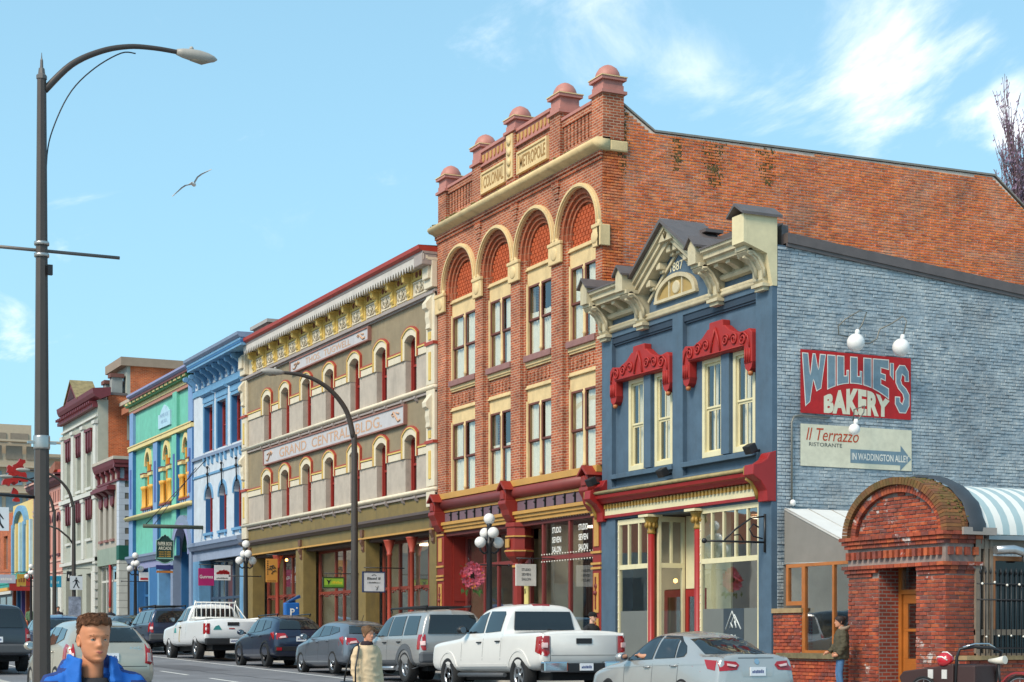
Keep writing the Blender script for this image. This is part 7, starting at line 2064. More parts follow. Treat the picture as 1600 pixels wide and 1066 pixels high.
 # --- white crew cab pickup
def pickup_tundra():
 c=Car('pickup_truck','white crew cab pickup with chrome rear bumper, parked ahead of the silver sedan','pickup truck',-34.45,16.72,paint('pearl_white','dedbd5',metal=0))
 L=2.9
 st=[(L,.62,.8,.8,.86,1.0,.84,1.02,.7),(L-.06,.5,.9,.8,.97,1.08,.93,1.14,.78),(L-.35,.48,.93,.8,1.0,1.14,.95,1.2,.82),(1.35,.46,.94,.8,1.01,1.2,.97,1.27,.85),(1.2,.46,.94,.8,1.01,1.22,.97,1.3,.86),(.62,.46,.94,.8,1.01,1.24,.96,1.76,.76),(.35,.46,.94,.8,1.01,1.25,.96,1.9,.72),(-.3,.46,.94,.8,1.01,1.27,.96,1.94,.72),(-.85,.46,.94,.8,1.01,1.28,.96,1.92,.72),(-1.0,.46,.94,.8,1.01,1.28,.96,1.88,.73),(-1.06,.46,.94,.8,1.01,1.28,.97,1.5,.88),(-1.1,.46,.94,.8,1.01,1.26,.98,1.34,.93),(-1.4,.46,.94,.8,1.01,1.26,.985,1.32,.95),(-2.5,.5,.94,.85,1.01,1.26,.985,1.32,.95),(-2.78,.55,.93,.85,1.0,1.26,.98,1.32,.95),(-2.86,.56,.93,.85,1.0,1.26,.98,1.31,.95),(-2.9,.6,.9,.85,.97,1.24,.95,1.28,.92)]
 c.shell(st,(1.85,-1.86),.41,nu=96,cuts=[(-2.8,-1.14,.8,.95,1.6)],well_r=.5)
 c.both('window',[(.98,1.34),(.62,1.69),(.05,1.8),(.0,1.34)],carglass);c.both('window',[(-.1,1.34),(-.06,1.81),(-.78,1.79),(-.86,1.72),(-.88,1.36)],carglass)
 c.panel('rear_window',[(-.72,1.38),(.72,1.38),(.66,1.78),(-.66,1.78)],'B',carglass)
 c.panel('windscreen',[(-.72,1.32),(.72,1.32),(.62,1.78),(-.62,1.78)],'F',carglass)
 b=MB();b.box(-.96,-.88,-.2,.2,1.9,1.945);b.obj('brake_light',tail_red,c.t)
 for sd,y0 in(('L',1),('R',-1)):
  c.panel('tail_light',[(y0*.99,.83),(y0*.86,.8),(y0*.8,.86),(y0*.8,1.22),(y0*.99,1.22)],'B',tail_red,.012);c.panel('tail_light',[(-2.9,.83),(-2.68,.9),(-2.72,1.2),(-2.9,1.22)],sd,tail_red,.012)
  c.panel('reverse_light',[(y0*.97,.98),(y0*.86,.98),(y0*.86,1.08),(y0*.97,1.08)],'B',tail_clear,.035)
 c.strip('tailgate_line',[(-.76,.82),(.76,.82)],.02,'B',mat('seam_grey','8f8d89',rough=.6),.003)
 for y in(-.78,.78):c.strip('tailgate_seam',[(y,.68),(y,1.28)],.012,'B',trim_blk,.002)
 c.panel('tailgate_handle',[(-.18,1.06),(.18,1.06),(.18,1.17),(-.18,1.17)],'B',trim_blk,.015)
 mb=MB();mb.box(-3.04,-2.86,-.99,-.42,.47,.7);mb.obj('bumper',chrome,c.t,bevel=.04);mb=MB();mb.box(-3.04,-2.86,.42,.99,.47,.7);mb.obj('bumper',chrome,c.t,bevel=.04);mb=MB();mb.box(-3.02,-2.86,-.42,.42,.46,.66);mb.obj('bumper_step',trim_blk,c.t,bevel=.02)
 c.plate(.58,'',-3.02)
 mb=MB();put_text(mb,'4x4',(-2.915,.72,.9),(0,-1,0),(0,0,1),.22,.06);mb.obj('badge',trim_gry,c.t)
 mb=MB();mb.tube([(1.2,1.0,.42),(-1.2,1.0,.42)],.05,8);mb.obj('running_board',trim_gry,c.t);mb=MB();mb.tube([(1.2,-1.0,.42),(-1.2,-1.0,.42)],.05,8);mb.obj('running_board',trim_gry,c.t)
 c.seams((1.08,-.06,-.98),.56,1.3);c.handle(.14,1.13,trim_blk);c.handle(-.82,1.14,trim_blk);c.mirror(.82,1.42,.98,trim_blk)
 c.wheels((1.85,-1.86),.41,.88,.27,5,rimr=.6)
 for sd in 'LR':
  for wx in(1.85,-1.86):c.strip('wheel_arch',[(wx+.53*cos(radians(a)),.41+.53*sin(radians(a)))for a in range(20,161,10)],.05,sd,c.paint,.015)
 for sd in 'LR':c.panel('side_crease',[(1.2,.6),(-1.3,.6),(-1.3,.66),(1.2,.66)],sd,c.paint,.012)
 MB().box(-2.86,2.2,-.7,.7,.3,.5).obj('chassis',well_m,c.t)
 return c
pickup_tundra()
# --- silver sedan nearest
def sedan(name,label,x,y,pt,L=4.63,H=1.45,W=.89,detail=True):
 c=Car(name,label,'car',x,y,pt)
 h=L/2;k=H/1.45
 st=[(h,.35,.5,.5,.62,.6,.6,.62,.5),(h-.05,.25,.7,.5,.76,.66,.72,.7,.58),(h-.3,.2,.78,.5,.85,.76,.8,.82,.64),(h-.9,.19,.82,.52,.88,.86,.83,.93,.68),(h-1.3,.19,.82,.52,W,.9,.85,.99,.7),(h-1.42,.19,.82,.52,W,.91,.85,1.03,.7),(h-2.0,.19,.82,.52,W,.94,.84,1.38*k,.6),(h-2.25,.19,.82,.52,W,.95,.84,1.44*k,.58),(h-2.8,.19,.82,.52,W,.97,.84,1.45*k,.57),(h-3.25,.19,.82,.52,W,.98,.83,1.4*k,.57),(h-3.5,.2,.82,.52,W,.98,.83,1.32*k,.58),(h-4.02,.22,.82,.55,W-.01,.98,.8,1.06,.66),(h-4.15,.24,.82,.55,W-.02,.98,.79,1.045,.68),(h-4.45,.27,.8,.55,W-.06,.97,.74,1.05,.66),(h-4.58,.3,.76,.55,.79,.95,.7,1.02,.62),(h-4.6,.32,.74,.55,.77,.9,.68,.94,.6),(-h,.36,.68,.55,.7,.8,.62,.82,.54)]
 c.shell(st,(h-.92,-h+1.06),.32,nu=90)
 b=h-1.55
 c.both('window',[(b-.02,.96),(b-.52,1.3),(b-.75,1.36*k),(b-.92,1.365*k),(b-.95,.98)],carglass);c.both('window',[(b-1.03,.99),(b-1.0,1.365*k),(b-1.55,1.345*k),(b-1.72,1.0)],carglass);c.both('quarter_window',[(b-1.77,1.0),(b-1.62,1.33*k),(b-1.9,1.2),(b-2.02,1.08),(b-2.0,1.02)],carglass)
 c.panel('rear_window',[(-.62,1.06),(.62,1.06),(.54,1.33*k),(.3,1.35*k),(-.3,1.35*k),(-.54,1.33*k)],'B',carglass)
 c.panel('windscreen',[(-.64,1.0),(.64,1.0),(.54,1.33*k),(-.54,1.33*k)],'F',carglass)
 for sd,s_ in(('L',1),('R',-1)):
  c.panel('tail_light',[(s_*.84,.75),(s_*.84,.95),(s_*.42,.92),(s_*.36,.86),(s_*.42,.78)],'B',tail_red,.01);c.panel('tail_light',[(-h+.3,.8),(-h+.12,.77),(-h+.12,.94),(-h+.42,.96)],sd,tail_red,.01)
  c.panel('reverse_light',[(s_*.6,.85),(s_*.46,.83),(s_*.42,.86),(s_*.6,.89)],'B',tail_clear,.014)
 c.strip('boot_seam',[(-.36,.98),(.36,.98)],.012,'B',trim_blk,.002)
 c.panel('plate_recess',[(-.3,.66),(.3,.66),(.34,.84),(-.34,.84)],'B',c.paint,.004);c.plate(.75,'')
 c.panel('boot_badge',[(.05*cos(a*pi/6),.92+.05*sin(a*pi/6))for a in range(12)],'B',chrome,.01)
 c.panel('bumper_strip',[(-.7,.4),(.7,.4),(.72,.48),(-.72,.48)],'B',trim_gry,.008)
 c.strip('shoulder_crease',[(h-.5,.8),(0,.87),(-h+.4,.88)],.02,'L',c.paint,.006)
 c.seams((b+.02,b-1.0,b-1.88),.3,.97);c.handle(b-.82,.84);c.handle(b-1.74,.86);c.mirror(b-.14,1.02,W)
 c.wheels((h-.92,-h+1.06),.32,.79,.2,10,rimr=.68)
 MB().box(-h+.2,h-.3,-.6,.6,.18,.3).obj('underbody',well_m,c.t)
 return c
sv=sedan('sedan','silver sedan with driver\'s arm at the open window, nearest car to the porch',-27.2,16.55,paint('silver_paint','b1b0ad',metal=.45,rough=.25))
sk=mat('skin_arm','c08a6c',rough=.6)
# door visors and an arm on the window sill
sv.strip('rain_visor',[(.72,1.0),(.25,1.32),(-.0,1.385),(-.15,1.39)],.03,'L',trim_blk,.015);sv.strip('rain_visor',[(-.25,1.39),(-.75,1.37),(-.95,1.27)],.03,'L',trim_blk,.015)
arm=thing('person','driver of the silver sedan with a bare forearm on the open window','person',(0,0,0),world=False)
arm.location=(-27.2,16.55,G(-28.85));arm.rotation_euler=(0,atan(.018),pi)
mb=MB();mb.tube([(-.02,.55,.98),(.1,.76,1.0),(.2,.82,1.0),(.34,.8,1.02),(.38,.79,1.03)],[.055,.05,.043,.034,.03],8)
for k in range(4):mb.tube([(.37,.8-.018*k+.025,1.03),(.43,.81-.018*k+.02,1.03),(.46,.81-.018*k+.02,1.005)],[.012,.011,.008],5)
mb.tube([(.34,.8,1.04),(.38,.77,1.06),(.41,.77,1.06)],[.013,.012,.009],5)
mb.obj('forearm',sk,arm);MB().tube([(-.1,.45,.97),(-.02,.55,.98),(.06,.7,.995)],[.07,.068,.06],8).obj('shirt',mat('sleeve_pale','c9c7b2',rough=.9),arm)
# --- boxy SUVs
def suv(name,label,x,y,pt,L=4.55,H=1.75,W=.92,clad=None,rack=True,wr=.38,spare=False,dark=False):
 c=Car(name,label,'car',x,y,pt)
 h=L/2;b=1.06
 st=[(h,.6,.6,.7,.7,.85,.68,.88,.6),(h-.06,.45,.76,.7,.84,.92,.8,.98,.68),(h-.4,.38,.82,.7,W-.02,1.0,.86,1.06,.72),(h-1.1,.36,.84,.7,W,1.05,.88,1.12,.76),(h-1.3,.36,.84,.7,W,1.06,.88,1.16,.76),(h-1.75,.36,.84,.7,W,b+.02,.88,1.6,.68),(h-2.0,.36,.84,.7,W,b+.03,.88,H-.03,.64),(h-2.6,.36,.84,.7,W,b+.04,.88,H,.64),(-h+.7,.36,.84,.7,W,b+.04,.87,H,.64),(-h+.22,.4,.84,.7,W,b+.04,.87,H-.02,.65),(-h+.12,.42,.84,.7,W-.01,b+.03,.86,H-.1,.67),(-h+.04,.44,.83,.7,W-.02,b+.01,.84,b+.25,.78),(-h+.02,.45,.82,.7,W-.03,b,.83,b+.1,.8),(-h,.5,.78,.7,W-.07,b-.06,.8,b-.02,.76)]
 c.shell(st,(h-.85,-h+.95),wr,nu=90,well_r=wr*1.2)
 zb=b+.1;zt=H-.12
 c.both('window',[(h-1.5,zb),(h-1.92,zt-.04),(h-2.15,zt),(h-2.3,zt),(h-2.32,zb)],carglass);c.both('window',[(h-2.42,zb),(h-2.4,zt),(h-3.2,zt),(h-3.3,zb)],carglass);c.both('quarter_window',[(h-3.42,zb),(h-3.34,zt),(-h+.42,zt-.02),(-h+.3,zb)],carglass)
 c.panel('rear_window',[(-.68,b+.12),(.68,b+.12),(.58,H-.12),(-.58,H-.12)],'B',carglass);c.panel('windscreen',[(-.7,1.16),(.7,1.16),(.6,H-.14),(-.6,H-.14)],'F',carglass)
 for sd,s_ in(('L',1),('R',-1)):
  c.panel('tail_light',[(s_*.9,.78),(s_*.9,b+.1),(s_*.74,b+.1),(s_*.74,.78)],'B',tail_red,.012);c.panel('tail_light',[(-h+.16,.8),(-h+.05,.8),(-h+.06,b+.1),(-h+.18,b+.1)],sd,tail_red,.012)
  c.panel('reverse_light',[(s_*.87,.9),(s_*.77,.9),(s_*.77,1.0),(s_*.87,1.0)],'B',tail_clear,.02)
 cl=clad or trim_gry
 mb=MB();mb.box(-h-.08,-h+.12,-.9,.9,.48,.74);mb.obj('bumper',cl,c.t,bevel=.05);c.plate(.86 if not spare else .62,'',-h-(0 if not spare else .09))
 if clad:
  for sd in 'LR':
   for wx in(h-.85,-h+.95):c.strip('wheel_arch',[(wx+wr*1.33*cos(radians(a)),wr+wr*1.33*sin(radians(a)))for a in range(-10,191,15)],.14,sd,clad,.025)
   c.panel('side_cladding',[(h-1.45,.42),(-h+1.55,.42),(-h+1.55,.56),(h-1.45,.56)],sd,clad,.02)
   mb=MB();sy=1 if sd=='L' else-1;mb.tube([(h-1.35,sy*.95,.36),(-h+1.5,sy*.95,.36)],.05,8);mb.obj('step_bar',rim_m,c.t)
 c.seams((h-1.4,h-2.38,h-3.32),.5,1.14);c.handle(h-2.22,1.0,trim_blk);c.handle(h-3.16,1.0,trim_blk);c.mirror(h-1.62,1.22,W,trim_blk if dark else None)
 if rack:
  c.rails(h-1.95,-h+.35,.58,H-.01,h=.1,r=.025)
  for xx in(h-2.2,h-2.9,-h+.7):MB().tube([(xx,-.58,H+.09),(xx,.58,H+.09)],.022,6).obj('roof_bar',trim_blk,c.t)
 c.wheels((h-.85,-h+.95),wr,.8,.25,6,rimr=.6)
 mb=MB();mb.box(-h+.2,h-.3,-.6,.6,.28,.45);mb.obj('underbody',well_m,c.t)
 return c
suv('suv','silver SUV with black roof rack and grey plastic wheel arches, ahead of the white pickup',-40.55,16.75,paint('silver_grey','a6a5a2',metal=.4,rough=.3),clad=mat('clad_grey','55585c',rough=.6,var=.08),H=1.76,L=4.53)
suv('suv','navy blue SUV with tinted windows parked ahead of the white utility pickup',-67.4,16.75,paint('navy_paint','2b3850',metal=.3),H=1.73,L=4.6,dark=True)
# --- hatchbacks and crossovers
def hatch(name,label,x,y,pt,L=4.35,H=1.48,W=.9,wr=.32,rails=False,clad=None,rim=None,y_rot=0,tail='wide',antenna=True):
 c=Car(name,label,'car',x,y,pt,rz=y_rot)
 h=L/2;up=wr-.32;b=.92+up
 st=[(h,.42+up,.5,.55+up,.62,.65+up,.6,.68+up,.5),(h-.06,.28+up,.72,.55+up,.78,.72+up,.74,.76+up,.6),(h-.35,.2+up,.8,.55+up,.87,.82+up,.82,.88+up,.66),(h-.95,.19+up,.82,.55+up,W,.9+up,.85,.98+up,.7),(h-1.15,.19+up,.82,.55+up,W,.92+up,.85,1.02+up,.7),(h-1.75,.19+up,.82,.55+up,W,b+.04,.85,H-.12,.62),(h-2.05,.19+up,.82,.55+up,W,b+.05,.85,H-.02,.6),(h-2.6,.19+up,.82,.55+up,W,b+.07,.85,H,.59),(-h+.95,.2+up,.82,.55+up,W,b+.1,.84,H-.04,.58),(-h+.5,.22+up,.82,.55+up,W-.01,b+.1,.83,H-.12,.58),(-h+.36,.24+up,.82,.55+up,W-.02,b+.1,.82,H-.2,.6),(-h+.12,.26+up,.81,.55+up,W-.04,b+.08,.8,b+.2,.68),(-h+.05,.28+up,.8,.55+up,W-.06,b+.04,.78,b+.12,.7),(-h,.34+up,.74,.55+up,.78,b-.06,.74,b,.66)]
 c.shell(st,(h-.88,-h+.82),wr,nu=90)
 zb,zt=b+.12,H-.13
 c.both('window',[(h-1.38,zb-.02),(h-1.92,zt-.06),(h-2.15,zt),(h-2.3,zt+.01),(h-2.36,zb)],carglass);c.both('window',[(h-2.44,zb),(h-2.38,zt+.01),(h-3.0,zt-.01),(h-3.2,zb+.03)],carglass);c.both('quarter_window',[(h-3.28,zb+.04),(h-3.08,zt-.02),(-h+.85,zt-.06),(-h+.62,zb+.12)],carglass)
 c.panel('rear_window',[(-.64,b+.18),(.64,b+.18),(.52,H-.16),(-.52,H-.16)],'B',carglass);c.panel('windscreen',[(-.64,1.06+up),(.64,1.06+up),(.54,H-.13),(-.54,H-.13)],'F',carglass)
 c.panel('spoiler',[(-.5,H-.13),(.5,H-.13),(.48,H-.06),(-.48,H-.06)],'B',c.paint,.03)
 for sd,s_ in(('L',1),('R',-1)):
  if tail=='wide':
   c.panel('tail_light',[(s_*.86,b-.16),(s_*.84,b+.06),(s_*.5,b+.05),(s_*.42,b-.08)],'B',tail_red,.012);c.panel('tail_light',[(-h+.4,b+.06),(-h+.11,b-.14),(-h+.11,b+.02),(-h+.2,b+.1)],sd,tail_red,.012);c.panel('reverse_light',[(s_*.7,b-.1),(s_*.66,b-.04),(s_*.5,b-.02),(s_*.48,b-.08)],'B',tail_clear,.02)
  else:
   c.panel('tail_light',[(s_*.86,b-.3),(s_*.86,b+.12),(s_*.68,b+.14),(s_*.66,b-.24)],'B',tail_red,.014);c.panel('tail_light',[(-h+.24,b-.24),(-h+.09,b-.28),(-h+.09,b+.1),(-h+.26,b+.14)],sd,tail_red,.014);c.panel('reverse_light',[(s_*.84,b-.22),(s_*.7,b-.2),(s_*.7,b-.04),(s_*.84,b-.04)],'B',tail_clear,.022)
 if clad:
  mb=MB();mb.box(-h-.03,-h+.1,-.82,.82,.4+up,.6+up);mb.obj('bumper',clad,c.t,bevel=.04)
  for s_ in(1,-1):MB().box(-h-.05,-h,s_*.62,s_*.78,.45+up,.54+up).obj('rear_reflector',tail_red,c.t)
  for sd in 'LR':
   for wx in(h-.88,-h+.82):c.strip('wheel_arch',[(wx+wr*1.22*cos(radians(a)),wr+wr*1.22*sin(radians(a)))for a in range(-5,186,15)],.07,sd,clad,.02)
 c.plate(b-.12,'');c.strip('hatch_seam',[(-.7,b-.3),(.7,b-.3)],.012,'B',trim_blk,.002)
 c.seams((h-1.34,h-2.4,h-3.26),.34+up,b+.08);c.handle(h-2.26,b-.02);c.handle(h-3.1,b);c.mirror(h-1.55,b+.14,W)
 if rails:c.rails(h-1.9,-h+.7,.52,H-.05,h=.07,r=.02)
 if antenna:MB().tube([(-h+.9,0,H-.05),(-h+.72,0,H+.14)],.008,5).obj('antenna',trim_blk,c.t)
 c.wheels((h-.88,-h+.82),wr,.8,.21,7,rim=rim,rimr=.68)
 mb=MB();mb.box(-h+.2,h-.3,-.6,.6,.16+up,.3+up);mb.obj('underbody',well_m,c.t)
 return c
hatch('hatchback','grey hatchback with a short roof antenna, behind the navy crossover',-46.2,16.85,paint('steel_grey','6e757f',metal=.5),L=4.4,H=1.47)
hatch('crossover','dark navy crossover with black rims, behind the white utility pickup',-52.2,16.8,paint('dark_navy','1d2840',metal=.3),L=4.45,H=1.58,wr=.35,rails=True,clad=trim_blk,rim=rim_dark)
hatch('hatchback','pale blue grey small car farthest along the kerb',-78.6,16.8,paint('pale_blue_car','7f9ab5',metal=.4),L=4.3,H=1.42)
ht=hatch('estate_car','silver hatchback with AWD lettering, in front of the man in blue','x' and-35.3,7.32,paint('warm_silver','b3ab9b',metal=.4),L=4.35,H=1.55,tail='tall',wr=.33)
xb_=ht.bvh.ray_cast(Vector((-6,-.48,.98)),Vector((1,0,0)))[0].x-.008
mb=MB();put_text(mb,'AWD',(xb_,-.36,.95),(0,-1,0),(0,0,1),.24,.06);mb.obj('badge',chrome,ht.t)
suv('van','dark grey van with tall rear window at the left edge of the street',-49.8,7.45,paint('charcoal_van','33383f',metal=.3),L=4.9,H=1.8,rack=False,dark=True)
hatch('hatchback','dark blue hatchback with black tailgate, beyond the silver hatchback',-54.5,10.3,paint('deep_blue_car','2c4268',metal=.3),L=4.3,H=1.55,wr=.34)
# --- white utility pickup with headache rack
def utility():
 c=Car('pickup_truck','white utility pickup with white rack behind the cab and company stickers','pickup truck',-59.9,16.75,paint('fleet_white','dfe0e0',metal=0))
 L=2.9
 st=[(L,.62,.8,.8,.86,1.0,.84,1.02,.7),(L-.06,.5,.9,.8,.97,1.08,.93,1.14,.78),(L-.35,.48,.93,.8,1.0,1.14,.95,1.2,.82),(1.45,.46,.94,.8,1.01,1.2,.97,1.27,.85),(1.3,.46,.94,.8,1.01,1.22,.97,1.3,.86),(.75,.46,.94,.8,1.01,1.24,.96,1.76,.76),(.45,.46,.94,.8,1.01,1.25,.96,1.9,.72),(0,.46,.94,.8,1.01,1.27,.96,1.93,.72),(-.35,.46,.94,.8,1.01,1.28,.96,1.91,.72),(-.48,.46,.94,.8,1.01,1.28,.96,1.88,.73),(-.53,.46,.94,.8,1.01,1.28,.97,1.5,.88),(-.57,.46,.94,.8,1.01,1.28,.98,1.36,.93),(-.9,.46,.94,.8,1.01,1.28,.985,1.35,.95),(-2.5,.5,.94,.85,1.01,1.28,.985,1.35,.95),(-2.78,.55,.93,.85,1.0,1.28,.98,1.35,.95),(-2.86,.56,.93,.85,1.0,1.28,.98,1.34,.95),(-2.9,.6,.9,.85,.97,1.26,.95,1.3,.92)]
 c.shell(st,(1.85,-1.7),.4,nu=96,cuts=[(-2.8,-.66,.8,.95,1.6)],well_r=.49)
 c.both('window',[(1.08,1.34),(.74,1.69),(.2,1.8),(.15,1.34)],carglass);c.both('window',[(.05,1.34),(.08,1.8),(-.32,1.79),(-.38,1.36)],carglass)
 c.panel('rear_window',[(-.72,1.4),(.72,1.4),(.66,1.78),(-.66,1.78)],'B',carglass);c.panel('windscreen',[(-.72,1.32),(.72,1.32),(.62,1.78),(-.62,1.78)],'F',carglass)
 for sd,y0 in(('L',1),('R',-1)):
  c.panel('tail_light',[(y0*.99,.84),(y0*.82,.84),(y0*.82,1.2),(y0*.99,1.2)],'B',tail_red,.012);c.panel('tail_light',[(-2.9,.84),(-2.76,.84),(-2.76,1.2),(-2.9,1.2)],sd,tail_red,.012)
 mb=MB();mb.box(-3.04,-2.86,-.99,.99,.47,.7);mb.obj('bumper',trim_blk,c.t,bevel=.04);c.plate(.6,'',-3.04)
 c.panel('tailgate_handle',[(-.2,1.12),(.2,1.12),(.2,1.24),(-.2,1.24)],'B',trim_blk,.015)
 c.panel('sticker',[(.4,.98),(.7,.98),(.62,1.1),(.5,1.14)],'B',mat('sticker_teal','3f8f8c',rough=.4),.008);c.panel('sticker',[(-.05,1.0),(.15,1.0),(.15,1.04),(-.05,1.04)],'B',mat('sticker_red','9c3a3a',rough=.4),.008)
 c.both('sticker',[(1.1,.95),(.8,.95),(.9,1.12),(1.05,1.12)],MATS['sticker_teal'],.008);c.both('stripe',[(.42,.62),(.36,.62),(.3,1.2),(.36,1.2)],mat('stripe_yellow','a08a3a',rough=.5),.008)
 rk=MB();xr=-.75
 rk.tube([(xr,-.9,1.38),(xr,-.72,1.98),(xr,.72,1.98),(xr,.9,1.38)],.03,6);rk.tube([(xr,-.88,1.45),(xr,.88,1.45)],.03,6)
 for k in range(9):y_=-.68+1.36*k/8;rk.tube([(xr,y_,1.45),(xr,y_,1.98)],.018,5)
 for s_ in(1,-1):rk.tube([(xr,s_*.93,1.37),(-2.8,s_*.93,1.37)],.03,6);rk.tube([(xr,s_*.72,2.05),(xr+.02,s_*.74,1.9),(-1.3,s_*.93,1.4)],.022,6)
 rk.obj('headache_rack',white_m,c.t)
 c.seams((1.16,.1,-.44),.56,1.3);c.handle(.28,1.13,trim_blk);c.mirror(.92,1.42,.98,trim_blk);c.wheels((1.85,-1.7),.4,.88,.26,5,rimr=.62)
 MB().box(-2.86,2.2,-.7,.7,.3,.5).obj('chassis',well_m,c.t)
utility()
# a sedan further on, mostly hidden
sedan('sedan','black sedan half hidden ahead of the navy SUV',-73.2,16.75,paint('black_car','23262b',metal=.2))
# ------------------------------------------------------------------ people
skin=mat('skin','c68a6c',rough=.5,var=.08,scale=14)
def skinned(name,chains,m,parent,root=0,sub=2):
 """continuous body from joint chains: list of lists of (x,y,z,radius); equal points are shared"""
 bm=bmesh.new();key={};rad={}
 for ch in chains:
  prev=None
  for(x,y,z,r)in ch:
   k=(round(x,4),round(y,4),round(z,4))
   if k not in key:key[k]=bm.verts.new((x,y,z));rad[key[k]]=r
   v=key[k]
   if prev is not None and prev is not v and bm.edges.get((prev,v))is None:bm.edges.new((prev,v))
   prev=v
 bm.verts.index_update();R=[rad[v]for v in bm.verts]
 me=bpy.data.meshes.new(name);bm.to_mesh(me);bm.free()
 o=bpy.data.objects.new(name,me);COL.objects.link(o)
 o.modifiers.new('s','SKIN')
 for i,r in enumerate(R):
  d=me.skin_vertices[0].data[i]
  rr_=r if isinstance(r,tuple)else(r,r);d.radius=rr_;d.use_root=(i==root)
 sb=o.modifiers.new('b','SUBSURF');sb.levels=sub;sb.render_levels=sub
 me2=mesh_of(o);o.modifiers.clear();o.data=me2;bpy.data.meshes.remove(me)
 me2.materials.clear();me2.materials.append(m)
 me2.polygons.foreach_set('use_smooth',[True]*len(me2.polygons))
 o.parent=parent;o.name=name
 return o
def rings(mb,rows,n=24):
 """closed tube of elliptical rings: (cx, cy, z, rx, ry) bottom to top"""
 b=len(mb.v)
 for(cx,cy,z,rx,ry)in rows:
  for j in range(n):
   a=2*pi*j/n;mb.v.append((cx+rx*cos(a),cy+ry*sin(a),z))
 for i in range(len(rows)-1):
  for j in range(n):
   mb.f.append((b+i*n+j,b+i*n+(j+1)%n,b+(i+1)*n+(j+1)%n,b+(i+1)*n+j));mb.m.append(mb.cm);mb.sm.append(True)
 mb.f.append(tuple(b+j for j in range(n))[::-1]);mb.m.append(mb.cm);mb.sm.append(True)
 mb.f.append(tuple(b+(len(rows)-1)*n+j for j in range(n)));mb.m.append(mb.cm);mb.sm.append(True)
def head(parent,c,s=1.0,yaw=0.0,hair=None,style='short',smat=None,pitch=0.0,brow='5a3a26',strands=False):
 """face towards local -Y; c = chin-level centre of the skull base"""
 smat=smat or skin
 n,m_=40,34;H=.235*s;V=[]
 def prof(t):
  P=[(0,.026,.072,.0),(.06,.043,.088,.012),(.14,.055,.092,.03),(.24,.062,.09,.05),(.34,.067,.089,.068),(.46,.0715,.09,.083),(.56,.074,.092,.09),(.68,.077,.094,.1),(.8,.075,.086,.1),(.9,.06,.065,.082),(.965,.036,.037,.05),(1,.003,.004,.004)]
  for a,b in zip(P,P[1:]):
   if t<=b[0]:
    f=(t-a[0])/(b[0]-a[0]);f=f*f*(3-2*f)*.5+f*.5
    return[a[k]+(b[k]-a[k])*f for k in(1,2,3)]
  return P[-1][1:]
 def g(x,c_,w):return math.exp(-((x-c_)/w)**2)
 for i in range(m_+1):
  t=i/m_;w_,fr,bk=prof(t)
  for j in range(n):
   a=2*pi*j/n;sx,cy=sin(a),cos(a)
   e=2.3
   rr=(abs(sx)**e+abs(cy)**e)**(-1/e)
   x=w_*sx*rr;d=(fr if cy>0 else bk)*cy*rr
   if cy>0:
    ax=x/.07
    d+=.024*g(t,.37,.045)*g(x,0,.011)+.016*g(t,.45,.07)*g(x,0,.009)+.01*g(t,.34,.03)*g(abs(x),.012,.008)
    d-=.011*g(t,.5,.045)*g(abs(x),.031,.015);d+=.007*g(t,.585,.03)*g(abs(x),.028,.028)
    d+=.006*g(t,.2,.028)*g(x,0,.024)+.005*g(t,.24,.02)*g(x,0,.022)-.006*g(t,.125,.025)*g(x,0,.03)+.008*g(t,.06,.04)*g(x,0,.02)
    d-=.004*g(t,.221,.008)*g(x,0,.024);d+=.004*g(t,.42,.06)*g(abs(x),.045,.014)
   V.append((x*s,-d*s,t*H))
 mb=MB().smooth()
 mb.add(V,[(i*n+j,i*n+(j+1)%n,(i+1)*n+(j+1)%n,(i+1)*n+j)for i in range(m_)for j in range(n)]+[tuple(range(n))[::-1]])
 for sg in(1,-1):
  mb.lathe([(.004,-.012),(.02,-.012),(.03,-.004),(.031,.004),(.024,.008),(.016,.002),(.004,.0)],(0,0,0),14,'x')
  k=len(mb.v)-7*14
  M=Matrix.Translation((sg*.074*s,.012*s,.47*H))@Matrix.Rotation(sg*-.35,4,'Z')@Matrix.Diagonal((sg*s,.62*s,1.05*s,1));mb.xf(M,k)
 rings(mb,[(0,.03*s,-.13*s,.06*s,.062*s),(0,.028*s,-.06*s,.056*s,.058*s),(0,.024*s,0,.055*s,.058*s),(0,.02*s,.06*s,.05*s,.055*s)],20)
 M=Matrix.Translation(c)@Matrix.Rotation(yaw,4,'Z')@Matrix.Rotation(pitch,4,'X')
 mb.xf(M);h=mb.obj('head',smat,parent)
 for sg in(1,-1):
  e=MB().smooth();e.sph((sg*.031*s,-.0725*s,.5*H),.0125*s,12,8);e.xf(M);eo=e.obj('eye',mat('eye_white','b8a99c',rough=.3),h)
  e=MB();e.lathe([(.0052*s,-.0015),(.0052*s,.001)],(sg*.031*s,-.0842*s,.5*H),12,'y');e.xf(M);e.obj('iris',mat('iris','3d3026',rough=.15),eo)
  e=MB().smooth();e.tube([(sg*.016*s,-.09*s,.572*H),(sg*.03*s,-.0905*s,.592*H),(sg*.049*s,-.078*s,.575*H)],[.0025*s,.0032*s,.0015*s],6);e.xf(M);e.obj('eyebrow',mat('brow_'+brow,brow,rough=.9),h)
  e=MB().smooth();e.tube([(sg*.017*s,-.083*s,.508*H),(sg*.031*s,-.0875*s,.527*H),(sg*.045*s,-.079*s,.508*H)],.0028*s,6);e.xf(M);e.obj('eyelid',smat,h)
